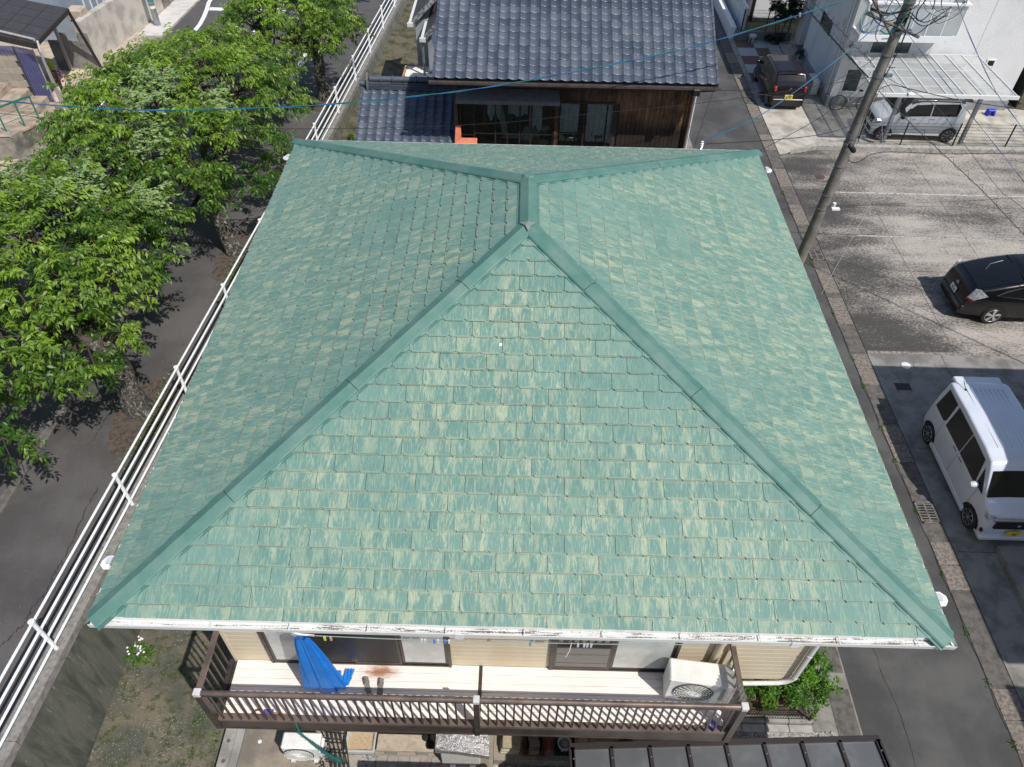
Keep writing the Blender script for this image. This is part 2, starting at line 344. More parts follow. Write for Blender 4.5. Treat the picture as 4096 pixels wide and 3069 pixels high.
# gutter channel right of the lane with its lids, each a slab
chan=struct('drain_channel',sx(14.2,14.7,-12,60,-.012),gut_m)
lid=MB().rbox(14.225,0,-.012,14.675,.585,.006,.008).mesh('channel_lid',cov_m)
longlid=MB().rbox(14.225,0,-.012,14.675,1.75,.003,.008).mesh('channel_lid',gut_m)
def lids(y,me,n,step):
    for i in range(n):
        o=bpy.data.objects.new('channel_lid',me); link(o,chan); o.location=(0,y+i*step,random.uniform(0,.003))
for k,y in enumerate([1.7,4.2,7.3,9.5,12.6-.9,13.9,17.15,19.6,22.2,24.8,27.4]): pass
for y in (1.0,4.3,7.75,10.4,12.85,14.3,17.9,20.3,22.9,25.5,28.1,30.7): lids(y,lid,2,.6)
for y in (2.25,5.55-.0,):
    pass
for a,b in ((2.25,4.25),(6.65,7.7),(9.0,10.35),(11.65,12.8),(15.55,15.9),(16.55,17.85),(19.15,20.25),(21.55,22.85),(24.15,25.45),(26.75,28.05),(29.35,30.65),(31.95,40)):
    mb=MB().rbox(14.225,a+.01,-.012,14.675,b-.01,.003,.008); mb.build('channel_lid',gut_m,chan)
grate_m=plain('grate_steel',(.22,.21,.195),(.13,.12,.11),.7,9,metal=.3); pit_m=plain('drain_pit',(.006,.006,.006),None,.9)
def grate(y,label):
    t=thing('drain_grate',label,'drain grate',(14.45,y,0),'steel drain grates in the channel')
    MB().box(14.24,y-.28,-.02,14.66,y+.28,.004).build('pit',pit_m,t)
    f=MB(); 
    for a in ((14.24,y-.3,14.66,y-.26),(14.24,y+.26,14.66,y+.3),(14.235,y-.3,14.28,y+.3),(14.62,y-.3,14.665,y+.3),(14.43,y-.26,14.47,y+.26)): f.box(a[0],a[1],-.01,a[2],a[3],.014)
    f.build('frame',grate_m,t)
    for i in range(7): MB().box(14.28,y-.235+i*.074,-.01,14.62,y-.205+i*.074,.012).build('bar',grate_m,t)
grate(16.2,'steel drain grate in the channel beside the foot of the utility pole'); grate(6.28,'steel drain grate in the channel beside the white van'); grate(27.05,'steel drain grate in the channel near the dark maroon car')
# crack lines with small weeds along the channel
cr=MB(); 
for i in range(110):
    y=-2+i*.38; x=14.2+.02*math.sin(i*1.7)+random.uniform(-.012,.012); x2=14.2+.02*math.sin((i+1)*1.7)
    cr.add([(x-.010,y,.004),(x+.010,y,.004),(x2+.008,y+.385,.004),(x2-.008,y+.385,.004)],[(0,1,2,3)])
cr.build('crack_line',plain('crack_dark',(.018,.018,.016),None,.95),None,kind='structure')
# parking markings and joints
pk=MB(); 
for y in (19.98,17.33): pk.box(16.1,y-.035,.003,40,y+.035,.009)
struct('parking_lines',pk,faded)
jm=MB()
for y in (19.2,15.45): jm.box(16.8,y-.009,.002,40,y+.009,.007)
jm.box(17.2,11.75,.002,17.215,22.9,.0075); jm.box(19.7,11.75,.002,19.712,22.9,.0075)
jm.box(14.75,5.235,.002,40,5.25,.0075); jm.box(14.75,8.2,.002,20,8.212,.0075); jm.box(16.75,8.3,.002,16.765,11.6,.0075)
struct('concrete_joints',jm,plain('joint_dark',(.06,.058,.05),(.14,.13,.11),.95,5))
# edge slab of the low step at the right bottom
st=MB().prism([(15.62,5.33),(40,5.33),(40,-3),(15.5,-3)],.0,.14); struct('raised_slab',st,van_conc)
t=MB().lathe((15.62,11.15,.01),[(.13,0),(.13,.012),(.10,.03),(.0,.035)],20).build('bucket_lid',plain('white_plastic',(.85,.86,.86),None,.3),smooth=True,label='white round plastic lid lying on the concrete',cat='lid')
MB().lathe((15.95,11.13,.01),[(.12,0),(.12,.006),(0,.008)],20).build('manhole_cover',plain('grey_plastic',(.27,.28,.29),None,.5),smooth=True,label='grey round pipe cover set flush beside the white lid',cat='cover')
mh=thing('manhole_cover','square dark iron manhole cover in the concrete behind the white van','manhole cover',(15.27,10.33,0))
MB().rbox(15.06,10.2,-.01,15.48,10.47,.016,.01).build('frame',plain('iron_frame',(.09,.09,.095),None,.6,metal=.5),mh)
MB().box(15.09,10.225,.0,15.45,10.445,.02).build('plate',plain('iron_plate',(.045,.045,.05),(.03,.03,.035),.55,20,metal=.5),mh)
MB().lathe((15.84,21.01,.0),[(.17,0),(.17,.016),(0,.018)],24).build('manhole_cover',plain('rust_iron',(.10,.06,.05),(.06,.04,.035),.8),smooth=True,label='small round rusty manhole cover near the top of the car park',cat='manhole cover')
# lane left edge with slab lids and kerb
str_=struct('verge',MB().box(10.5,-12,-.05,11.45,60,.0),plain('verge_concrete',(.26,.25,.225),(.17,.165,.15),.93,3,bump=.5,bscale=110))
for y in (1.17,-.1,2.42,3.7): MB().rbox(11.0,y,-.01,11.42,y+.9 if y!=1.17 else 2.1,.008,.006).build('channel_lid',gut_m,str_)
for x,y in ((11.27,2.10),(11.3,1.13)): MB().box(x-.06,y-.012,-.01,x+.06,y+.028,.0095).build('lifting_slot',pit_m,str_)
# house plot, left yard and patio
struct('side_yard',MB().box(-2.6,-12,-.05,-.28,16,.1),moss_m)
struct('house_plot',MB().box(-.28,-12,-.05,10.5,13,.02),oldc)
patio=struct('patio',MB().box(.12,-6,-.02,4.6,1.6,.3),plain('patio_concrete',(.32,.27,.21),(.17,.15,.125),.9,1.5,bump=.3,lo=.36,hi=.66))
cb=MB().box(-.24,-6,-.02,-.04,1.5,.30).box(-.04,-6,-.02,.12,1.5,.26); cb.build('edging_kerb',greyc,None,kind='structure')
hb=MB()
for i in range(9): hb.lathe((-.14,1.0-i*.34+.1,.30),[(.035,-.01),(.035,.002)],10)
hb.build('kerb_hole',plain('hole_brown',(.12,.09,.07),None,.9),None,kind='structure')
struct('bank_left',MB().add([(-.3,-6,.1),(-.75,-6,.14),(-.75,1.3,.14),(-.3,1.3,.1)],[(0,1,2,3)]),moss_m)

# street on the left (slopes to the back)
def slab(name,x0,x1,y0,y1,m,dz=0,th=.3,kind='structure',**k):
    return MB().add([(x0,y0,zL(y0)+dz),(x1,y0,zL(y0)+dz),(x1,y1,zL(y1)+dz),(x0,y1,zL(y1)+dz),(x0,y0,zL(y0)+dz-th),(x1,y0,zL(y0)+dz-th),(x1,y1,zL(y1)+dz-th),(x0,y1,zL(y1)+dz-th)],
        [(0,1,2,3),(7,6,5,4),(0,4,5,1),(1,5,6,2),(2,6,7,3),(3,7,4,0)]).build(name,m,None,kind=kind,**k)
slab('road',-11.0,-5.2,-20,70,road_m)
slab('cross_road',-2.2,14,40,70,road_m)
yy_=[-20+k*5 for k in range(19)]
MB().add([q for y in yy_ for q in ((-5.0,y,zL(y)+.07),(-2.72+.0397*(y-1.5)-.14,y,zL(y)+.07))],[(2*i,2*i+1,2*i+3,2*i+2) for i in range(18)]).build('pavement',walk_m,None,kind='structure')
kb=slab('kerb',-5.2,-5.0,-20,14.0,plain('kerb_stone',(.17,.155,.145),(.10,.095,.09),.9,5,bump=.5),.13)
slab('kerb',-5.2,-5.0,16.5,38,plain('kerb_stone_b',(.30,.29,.28),(.18,.17,.16),.9,5,bump=.5),.13)
slab('road_edge_gutter',-11.75,-11.0,-20,70,plain('side_gutter_concrete',(.30,.27,.235),(.18,.165,.14),.9,2.5,bump=.5),.01)
slab('land_left',-60,-11.75,-20,90,beigec,0)
def lx(y): return -2.72+.0397*(y-1.5)
def zf(y): return zL(y)+.06
# retaining wall
rw=thing('retaining_wall','long stained concrete retaining wall that carries the white pipe fence','wall',(-2.7,12,0))
ys=[-14+i*2.0 for i in range(27)]
cp=MB(); fc=MB(); bk=MB()
for a,b in zip(ys[:-1],ys[1:]):
    for mb,(o0,o1,zt,zb) in ((cp,(-.16,.13,.02,-.16)),(fc,(-.15,.12,-.16,None))):
        pts=[]
        for y in (a,b-(.008 if mb is cp else 0)):
            zt_=zf(y)+zt; zb_=(zf(y)+zb) if zb is not None else -.1; ba=.0 if zb is not None else (.25 if y>12 else 0.0)
            pts+=[(lx(y)+o0,y,zt_),(lx(y)+o1,y,zt_),(lx(y)+o1+ba,y,zb_),(lx(y)+o0,y,zb_)]
        mb.add(pts,[(3,2,1,0),(4,5,6,7),(0,1,5,4),(1,2,6,5),(2,3,7,6),(3,0,4,7)])
cp.build('coping',plain('coping_concrete',(.27,.26,.245),(.17,.16,.15),.9,9,bump=.6,bscale=90),rw); fc.build('wall_face',wallf_m,rw)
# earth bank between wall and the neighbour
bank=MB()
def bk(u,v):
    y=11.5+v*27; x0=lx(y)+.13; x=x0+u*(2.6); z=(zf(y)-.45)*(1-u)**.8*(.9)+.03+.10*math.sin(x*5+y*2.3)*math.sin(y*1.9)*u*(1-u)*3
    return (x,y,max(z,.0))
bank.grid(bk,12,60); bank.build('earth_bank',plain('bank_earth',(.12,.105,.07),(.042,.046,.022),.95,2.2,bump=1.,bscale=18),None,smooth=True,kind='structure')  # earth and moss tones, darkened to stand in for tree and house shadow
# pipe fence
fn=thing('pipe_fence','long white four-rail pipe fence along the raised street','fence',(-2.7,10,2))
fw_m=plain('fence_white',(.83,.85,.87),(.72,.74,.76),.35,5,lo=.5,hi=.8)
n0,n1=-3,12
post=MB()
P=lambda n:Vector((lx(1.5+2.995*n),1.5+2.995*n,zf(1.5+2.995*n)))
for n in range(n0,n1+1):
    p=P(n); mb=MB().lathe(p,[(.042,0),(.036,.02),(.036,.93),(.052,.935),(.052,.985),(.03,1.0)],12)
    mb.build('post',fw_m,fn,smooth=True)
    bb=MB()
    for h in (.93,.66,.40,.14): bb.lathe(p+Vector((0,-.045,h)),[(.032,0),(.032,.09)],10,(0,1,0))
    bb.build('bracket',fw_m,fn,smooth=True)
for h in (.93,.66,.40,.14):
    MB().tube([P(n)+Vector((0,0,h)) for n in range(n0,n1+1)],.024,10).build('rail',fw_m,fn,smooth=True)
q=P(12); 
for h in (.93,.5): MB().tube([q+Vector((0,0,h)),q+Vector((.6,.9,h))],.024,8).build('rail',fw_m,fn,smooth=True)
MB().lathe(q+Vector((.6,.9,0)),[(.036,0),(.036,.98)],10).build('post',fw_m,fn,smooth=True)
# road markings on the street
rm=MB()
def zr(x,y,z=.006): return (x,y,zL(y)+z)
arc=[(-9.9,30.1),(-9.95,31.6),(-10.1,32.7),(-10.28,33.7),(-10.5,34.7),(-10.6,36),(-10.6,38.5),(-10.2,41)]
for a,b in zip(arc[:-1],arc[1:]): rm.add([zr(a[0]-.1,a[1]),zr(a[0]+.1,a[1]),zr(b[0]+.1,b[1]),zr(b[0]-.1,b[1])],[(0,1,2,3)])
rm.add([zr(-10.15,33.55),zr(-6.5,33.4),zr(-6.5,33.8),zr(-10.2,33.98)],[(0,1,2,3)])
ln=[(-7.25,29.0),(-7.22,31.0),(-7.1,33.0),(-6.8,35.5),(-6.2,38),(-5.2,41)]
for a,b in zip(ln[:-1],ln[1:]): rm.add([zr(a[0]-.1,a[1]),zr(a[0]+.1,a[1]),zr(b[0]+.1,b[1]),zr(b[0]-.1,b[1])],[(0,1,2,3)])
rm.add([zr(-10.62,16),zr(-10.55,16),zr(-10.9,26),zr(-10.97,26)],[(0,1,2,3)])
arc=[(-4.6,38),(-3.6,39.6),(-2.4,40.6),(-1.2,41.1),(.2,41.3),(2,41.2)]
for a,b in zip(arc[:-1],arc[1:]): rm.add([zr(a[0],a[1]-.1,.08),zr(b[0],b[1]-.1,.08),zr(b[0],b[1]+.12,.08),zr(a[0],a[1]+.12,.08)],[(0,1,2,3)])
struct('road_markings',rm,paint_m)
kb2=MB().add([zr(-4.4,24.6,0),zr(-4.15,24.6,0),zr(-4.15,28.6,0),zr(-4.4,28.6,0),zr(-4.37,24.6,.16),zr(-4.2,24.6,.16),zr(-4.2,28.6,.16),zr(-4.37,28.6,.16)],[(0,1,5,4),(1,2,6,5),(2,3,7,6),(3,0,4,7),(4,5,6,7)])
kb2.build('kerb_block',white,label='long white painted kerb block on the street under the trees',cat='kerb block')
MB().lathe((-.2,41.2,zL(41.2)),[(.05,0),(.05,.9),(.03,.93)],10).build('bollard',plain('orange_plastic',(.75,.25,.02),None,.45),smooth=True,label='orange marker post standing by the road behind the grey roofs',cat='post')

def crack(name,pts,zf_,wd=.012):
    rs=random.Random(len(pts)); mb=MB(); Q=[]
    for a,b in zip(pts[:-1],pts[1:]):
        for k in range(8): t=k/8; Q.append((a[0]+(b[0]-a[0])*t+rs.uniform(-.025,.025),a[1]+(b[1]-a[1])*t+rs.uniform(-.02,.02)))
    for a,b in zip(Q[:-1],Q[1:]):
        w_=wd*rs.uniform(.3,1.3); mb.add([(a[0]-w_,a[1],zf_(a[1])),(a[0]+w_,a[1],zf_(a[1])),(b[0]+w_,b[1],zf_(b[1])),(b[0]-w_,b[1],zf_(b[1]))],[(0,1,2,3)])
    mb.build(name,crk,None,kind='structure')
crk=plain('crack_fill',(.020,.017,.015),(.06,.035,.025),.95,6)
zp_=lambda y:zL(y)+.074
crack('road_crack',[(-3.45,4.9),(-3.44,4.1),(-3.4,3.76),(-3.39,3.26),(-3.41,2.89),(-3.36,2.54),(-3.48,2.24),(-3.47,1.91),(-3.55,1.77),(-3.67,1.5),(-3.7,.6)],zp_,.011)

crack('road_crack',[(-3.9,8.6),(-3.95,8.0),(-4.05,7.4),(-4.05,6.7),(-4.1,5.9)],zp_,.010)
crack('lane_crack',[(12.0,-1.0),(12.3,1.2),(12.15,3.0),(12.5,5.2),(12.35,8.0)],lambda y:.003,.006); crack('road_crack',[(-8.0,4),(-7.7,8),(-8.1,12),(-7.8,17)],lambda y:zL(y)+.004,.012)
litter=MB(); rs=random.Random(11)
for k in range(420):
    y=rs.uniform(-1,22); x=-2.95-abs(rs.gauss(0,.55)); sz=rs.uniform(.012,.03); a=rs.uniform(0,6.28)
    if x<-5: continue
    litter.add([(x+sz*math.cos(a+q),y+sz*.6*math.sin(a+q),zp_(y)+.004+.004*(q>3)) for q in (0,1.6,3.14,4.7)],[(0,1,2,3)])
litter.build('leaf_litter',plain('litter_brown',(.22,.10,.05),(.12,.08,.04),.9,30),None,kind='stuff',label='fallen brown leaves scattered along the foot of the white fence',cat='leaf litter')
# tree beds and leaf litter
for i,(x,y,rx,ry) in enumerate([(-3.35,6.9,.55,1.3),(-3.0,13.0,.55,1.25),(-2.75,19.2,.5,.9),(-2.6,23.6,.5,1.2)]):
    poly=[(x+rx*math.cos(a)*(1+.12*math.sin(3*a+i)),y+ry*math.sin(a)*(1+.1*math.cos(2*a))) for a in [k*2*math.pi/20 for k in range(20)]]
    MB().add([(px,py,zL(py)+.078) for px,py in poly],[tuple(range(20))]).build('tree_bed',plain('bed_litter_%d'%i,(.105,.078,.062),(.045,.040,.034),.95,11,bump=1.,bscale=50),None,kind='structure')

# =====================================================================
# MAIN HOUSE
# =====================================================================
hs=thing('green_roofed_house','two-storey beige house under a weathered green slate hip roof','house',(5,5.5,0))
core=MB(); core.box(.68,1.02,3.0,9.22,10.4,6.1); core.box(.68,2.0,.0,8.6,10.4,3.02); core.build('inner_wall',siding_m,hs)
# siding boards of the front and right faces
def bd_rows(z0,z1): 
    z=z0; r=[]
    while z<z1-.02: r.append((z,min(z+.13,z1))); z+=.13
    return r
for (a,b) in bd_rows(2.96,6.1):
    MB().add([(.66,.997,a+.0015),(9.25,.997,a+.0015),(9.25,.995,b-.001),(.66,.995,b-.001),(.66,1.02,a+.0015),(9.25,1.02,a+.0015),(9.25,1.02,b-.0015),(.66,1.02,b-.0015)],
      [(0,1,2,3),(7,6,5,4),(0,4,5,1),(1,5,6,2),(2,6,7,3),(3,7,4,0)]).build('siding_board',siding_m,hs)
MB().box(9.21,.985,2.9,9.26,1.04,6.1).box(.63,.985,2.9,.68,1.04,6.1).build('corner_trim',siding_m,hs)
# soffit / fascia
MB().box(.04,.12,6.14,W-.04,D-.02,6.175).build('soffit',plain('soffit_board',(.6,.58,.54),None,.8),hs)
fa=MB().box(.04,.10,6.18,W-.04,.12,6.30).box(.02,D-.04,6.18,W-.02,D-.02,6.29).box(.02,.12,6.18,.04,D-.04,6.29).box(W-.04,.12,6.18,W-.02,D-.04,6.29); fa.build('fascia',white,hs)
roof=bpy.data.objects.new('roof',None); roof.location=(0,0,0); link(roof,hs); roof.matrix_parent_inverse=Matrix.Translation(-hs.location)
rd=MB(); A0,B0,C0,D0=(0,0,E),(W,0,E),(W,D,E),(0,D,E); R1,R2=(W/2,W/2,E+H),(W/2,D-W/2,E+H)
dz=-.02
def dn(p): return (p[0],p[1],p[2]+dz)
rd.add([dn(p) for p in ((.08,.08,E+.035),(W-.05,.08,E+.035),C0,D0,R1,R2)],[(0,1,4),(1,2,5,4),(2,3,5),(3,0,4,5)]).build('roof_deck',sh_mats['front'],roof)
# --- shingles
def clip(poly,hp):
    for a,b,c in hp:      # keep a*u+b*v<=c
        out=[]
        for i in range(len(poly)):
            p,q=poly[i],poly[(i+1)%len(poly)]; dp=a*p[0]+b*p[1]-c; dq=a*q[0]+b*q[1]-c
            if dp<=0: out.append(p)
            if (dp<0)!=(dq<0) and abs(dp-dq)>1e-9:
                t=dp/(dp-dq); out.append((p[0]+(q[0]-p[0])*t,p[1]+(q[1]-p[1])*t))
        poly=out
        if len(poly)<3: return []
    return poly
FACES={'front':(W,lambda u,v:(u,v*CA,E+v*SA),Vector((0,-SA,CA))),'back':(W,lambda u,v:(u,D-v*CA,E+v*SA),Vector((0,SA,CA))),
       'left':(D,lambda u,v:(v*CA,u,E+v*SA),Vector((-SA,0,CA))),'right':(D,lambda u,v:(W-v*CA,u,E+v*SA),Vector((SA,0,CA)))}
VT=4.95/CA; parts=[]
for face,(L,fnp,nrm) in FACES.items():
    row=0
    while row*SX-.02<VT-.02:
        v0=row*SX-.02; v1=min(v0+SX+.05,VT)
        # cells in the shader: us=(u-row*.202+20.2)/.303 ; joint every second tab
        off=(row*.202-20.2)%SU
        # tab index even -> joint
        k=-2
        while True:
            # joint at us even -> u = row*.202-20.2+.303*(2m)
            m=math.ceil((20.2-row*.202-SU)/ .303/2)+k
            u0=row*.202-20.2+.606*m; k+=1
            if u0>L: break
            if u0+SU<0: continue
            g_=.0028; nd,nw=.026,.024
            jt=random.uniform(-.0025,.0025)
            po=[(u0+g_,v0+nd),(u0+nw,v0+nd),(u0+nw+.018,v0+jt),(u0+.303-nw-.004,v0+jt),(u0+.303-nw+.012,v0+nd),(u0+.303+nw-.008,v0+nd),(u0+.303+nw+.010,v0+jt),
                (u0+SU-nw-.014,v0+jt),(u0+SU-nw+.002,v0+nd),(u0+SU-g_,v0+nd),(u0+SU-g_,v1),(u0+g_,v1)]
            hp=[(-1,1,0),(1,1,L)] ; hp=[(-1/CA,1,0),(1/CA,1,L/CA)]
            if u0<v1*CA+.01 or u0+SU>L-v1*CA-.01: po=clip(po,hp)
            if face=='front' and row==0: po=clip(po,[(0,-1,-(.075+random.uniform(-.004,.004)))])
            if len(po)<3: continue
            lift=random.uniform(0,.004)
            top=[];bot=[]
            for (u,v) in po:
                f=(v-v0)/(SX+.05); h=.019*(1-f)+.002+lift*(1-f); p=Vector(fnp(u,v)); top.append(p+nrm*h); bot.append(p+nrm*(h-.0065))
            n=len(top); mb=MB(); mb.add(top+bot,[tuple(range(n)),tuple(range(2*n-1,n-1,-1))]+[(i,n+i,n+(i+1)%n,(i+1)%n) for i in range(n)])
            cen=sum((p for p in top),Vector())/n
            area=0
            vd=(Vector((4.81,-3.94,14.57))-cen); size=abs(vd.normalized().dot(nrm))/vd.length_squared*(len(po)>=8 and 1 or .5)
            parts.append((size,face,mb))
        row+=1
parts.sort(key=lambda t:-t[0])
for s_,face,mb in parts[:300]: mb.build('shingle',sh_mats[face],roof)
for face in FACES:
    m=MB()
    for s_,f,mb in parts[300:]:
        if f==face: m.add(mb.v,mb.f)
    if m.v: m.build('shingle_field',sh_mats[face],roof,kind='stuff')
# --- hip and ridge caps
nF={k:v[2] for k,v in FACES.items()}
def caprun(p,q,na,nb,name,seg=1.85,wd=.132,hh=.040,start=0):
    p,q=Vector(p),Vector(q); d=(q-p).normalized(); L=(q-p).length; s=start
    a=d.cross(na); a=a if a.z<0 or (abs(a.z)<1e-6 and a.dot(na+nb)<0) else -a
    b=d.cross(nb); b=b if b.z<0 else -b
    if abs(d.z)<1e-4: a=d.cross(na); a=a if a.z<0 else -a
    a.normalize(); b.normalize(); up_=(na+nb).normalized(); i=0
    def sec(t,k,e):
        c=p+d*t
        return [c+a*wd+na*.006,c+a*(wd-.002)+na*(hh-.012+e),c+a*(wd-.022)+na*(hh+e),c+up_*(hh+.012+e),c+b*(wd-.022)+nb*(hh+e),c+b*(wd-.002)+nb*(hh-.012+e),c+b*wd+nb*.006]
    while s<L-.02:
        e=min(s+seg,L); ex=.0035 if i%2 else 0
        A=sec(s+.004,0,ex); B=sec(e-.004,0,ex); n=7
        MB().add(A+B,[(j,j+1,n+j+1,n+j) for j in range(6)]+[tuple(range(6,-1,-1)),tuple(range(7,14))]).build('hip_cap',cap_m,roof)
        for f_ in (.25,.75):
            for x_,n_ in ((a,na),(b,nb)): MB().lathe(p+d*(s+(e-s)*f_)+x_*wd*.98+n_*.022,[(.008,0),(.006,.005)],6,x_).build('nail_head',steel,roof)
        s=e; i+=1
    # under-flashing step seen as a dark line beside the cap
    for (x_,n_) in ((a,na),(b,nb)):
        MB().add([p+x_*(wd-.01)+n_*.008,p+x_*(wd+.035)+n_*.018,q+x_*(wd+.035)+n_*.018,q+x_*(wd-.01)+n_*.008,p+x_*(wd+.035)+n_*.004,q+x_*(wd+.035)+n_*.004],[(0,1,2,3),(1,4,5,2)]).build('cap_flashing',cap_m,roof)
ex=Vector((W/2,W/2,H)).normalized()
caprun(Vector(A0)+Vector((.03,.03,.013)),R1,nF['front'],nF['left'],'hip',2.0)
caprun(Vector(B0)+Vector((-.045,.045,.020)),R1,nF['front'],nF['right'],'hip',2.0)
caprun(Vector(C0)+Vector((.06,.06,-.03)),R2,nF['back'],nF['right'],'hip',2.0)
caprun(Vector(D0)+Vector((-.06,.06,-.03)),R2,nF['back'],nF['left'],'hip',2.0)
caprun(Vector(R1)-Vector((0,.06,0)),Vector(R2)+Vector((0,.06,0)),nF['left'],nF['right'],'ridge',3)
MB().add([(4.95-.04,4.86,E+H+.058),(4.95+.04,4.86,E+H+.058),(4.95+.12,4.98,E+H+.025),(4.95,4.96,E+H+.066),(4.95-.12,4.98,E+H+.025),(4.95,4.79,E+H+.02)],[(0,5,1,3),(1,2,3),(0,3,4)]).build('ridge_joint_seal',cap_grey,roof)
MB().lathe(Vector(R2)+Vector((0,.06,.025)),[(.10,0),(.07,.03),(0,.036)],9).build('ridge_joint_seal',cap_m,roof)
# --- gutters: open troughs
def trough(p0,p1,out,name='gutter',fill=gdirt_m):
    p0,p1,o=Vector(p0),Vector(p1),Vector(out)*.88
    prof=[(0,.02),(0,-.07),(.015,-.085),(.095,-.085),(.115,-.06),(.122,.012),(.112,.012),(.105,-.055),(.09,-.075),(.02,-.075),(.012,.02)]
    d=(p1-p0); n=len(prof)
    A=[p0+o*a+Vector((0,0,b)) for a,b in prof]; B=[x+d for x in A]
    MB().add(A+B,[(i,(i+1)%n,n+(i+1)%n,n+i) for i in range(n)]+[tuple(range(n)),tuple(range(2*n-1,n-1,-1))]).build(name,gutterw,hs)
    MB().quad(p0+o*.014+Vector((0,0,-.028)),p0+o*.108+Vector((0,0,-.028)),p1+o*.108+Vector((0,0,-.028)),p1+o*.014+Vector((0,0,-.028))).build('gutter_bed',fill,hs)
gz=E-.045
trough((.0,.088,gz+.03),(W+.03,.088,gz+.03),(0,-1,0)); trough((.042,.09,gz-.03),(.042,D+.1,gz-.03),(-1,0,0),fill=gutterw); trough((W-.042,.09,gz-.03),(W-.042,D+.1,gz-.03),(1,0,0),fill=gutterw); trough((-.1,D+.012,gz),(W+.1,D+.012,gz),(0,1,0))
for i in range(12):
    y=.4+i*.9; MB().box(W+.012,y-.008,gz-.03,W+.075,y+.008,gz-.012).build('gutter_hanger',steel,hs); MB().box(-.075,y-.008,gz-.03,-.012,y+.008,gz-.012).build('gutter_hanger',gutterw,hs)
for i in range(11):
    x=.5+i*.9; MB().box(x-.006,-.025,gz+.042,x+.006,.086,gz+.048).build('gutter_hanger',gutterw,hs)
MB().box(4.2,-.026,gz-.06,4.30,-.014,gz+.05).build('gutter_joint',gutterw,hs); MB().box(8.05,-.026,gz-.06,8.15,-.014,gz+.05).build('gutter_joint',gutterw,hs)
# downpipe
MB().tube([(9.72,.05,6.25),(9.7,.15,6.08),(9.3,.9,5.75),(9.22,.93,5.6),(9.2,.93,3.16),(9.12,.93,3.05),(9.0,.93,2.99),(8.3,.93,2.93),(8.0,.93,2.9)],.036,12).build('downpipe',gutterw,hs,smooth=True)
for z in (3.2,3.95,4.9): MB().lathe((9.2,.93,z),[(.04,0),(.04,.025)],12).build('pipe_clip',gutterw,hs,smooth=True)
MB().box(8.02,.955,3.0,8.12,.99,6.1).build('corner_post_trim',siding_m,hs)
MB().tube([(7.85,.95,3.25),(7.86,.94,4.3),(7.9,.93,6.1)],.055,10).build('downpipe',siding_m,hs,smooth=True)
# windows on the balcony side
wf=plain('window_frame_bronze',(.055,.042,.036),(.04,.03,.026),.35,9,metal=.4)
curt=plain('curtain_fabric',(.48,.50,.46),(.36,.38,.35),.9,6); dcur=plain('dark_room',(.02,.02,.021),None,.8); lowc=plain('frosted_pane',(.50,.52,.50),(.40,.41,.38),.25,2.5,coat=.4)
screen=plain('insect_screen',(.028,.028,.030),None,.55)
def slidewin(x0,x1,z0,z1,splits,kinds):
    w_=MB(); 
    w_.box(x0-.04,.955,z0-.045,x1+.04,.99,z0).box(x0-.04,.955,z1,x1+.04,.99,z1+.04).box(x0-.045,.95,z0-.045,x0,.992,z1+.04).box(x1,.95,z0-.045,x1+.045,.992,z1+.04)
    f=w_.build('window_frame',wf,hs)
    xs=[x0]+splits+[x1]
    for i,(a,b) in enumerate(zip(xs[:-1],xs[1:])):
        yo=.958+(.012 if i%2 else 0)
        s=MB(); s.box(a+.003,yo,z0+.003,b-.003,yo+.014,z0+.06).box(a+.003,yo,z1-.05,b-.003,yo+.014,z1-.003).box(a+.003,yo,z0+.06,a+.045,yo+.014,z1-.05).box(b-.045,yo,z0+.06,b-.003,yo+.014,z1-.05)
        s.build('sash',wf,f)
        MB().box(a+.045,yo+.005,z0+.06,b-.045,yo+.009,z1-.05).build('pane',{'c':lowc,'d':darkglass,'s':screen}[kinds[i]],f)
slidewin(1.26,3.92,3.24,5.2,[1.92,2.50,3.22],'cssc'); slidewin(5.49,7.27,3.24,5.2,[6.36],'dc')
# ---- balcony
bx0,bx1,by0,by1,bz=.60,8.05,.10,.985,3.2
bal=thing('balcony','long bronze balcony with vertical bars and a pale plank floor below the eave','balcony',(4.4,.5,3.1))
nb_=6; bw=(by1-.002-by0-.08)/nb_
for (xa,xb) in ((bx0+.08,4.385),(4.435,bx1-.06)):
    for i in range(nb_):
        y=by0+.08+i*(bw+.0015); MB().rbox(xa,y,bz-.03,xb,y+bw-.003,bz,.004).build('floor_board',deck_m,bal)
MB().box(4.388,by0+.08,bz-.04,4.432,by1,bz+.012).build('joint_strip',brown,bal)
MB().box(bx0,by0+.05,bz-.12,bx1,by1,bz-.045).build('floor_frame',dgrey,bal)
MB().box(bx0-.02,by0-.025,bz-.26,bx1+.02,by0+.03,bz-.02).box(bx0-.02,by0-.035,bz-.27,bx1+.02,by0-.02,bz-.25).build('front_fascia',brown,bal)
MB().box(bx0-.03,by0+.03,bz-.26,bx0+.03,by1,bz+.03).build('side_fascia',brown,bal); MB().box(bx1-.03,by0+.03,bz-.26,bx1+.03,by1,bz+.03).build('side_fascia',brown,bal)
MB().box(bx0,by0-.02,bz-.02,bx1,by0+.075,bz+.035).build('bottom_rail',railm,bal)
zt=4.15
MB().tube([(bx0,by0,zt),(bx1,by0,zt)],[.038,.038],12).build('top_rail',railm,bal,smooth=True)
MB().box(bx0,by0-.035,zt-.045,bx1,by0+.035,zt-.02).build('top_rail_base',brown,bal)
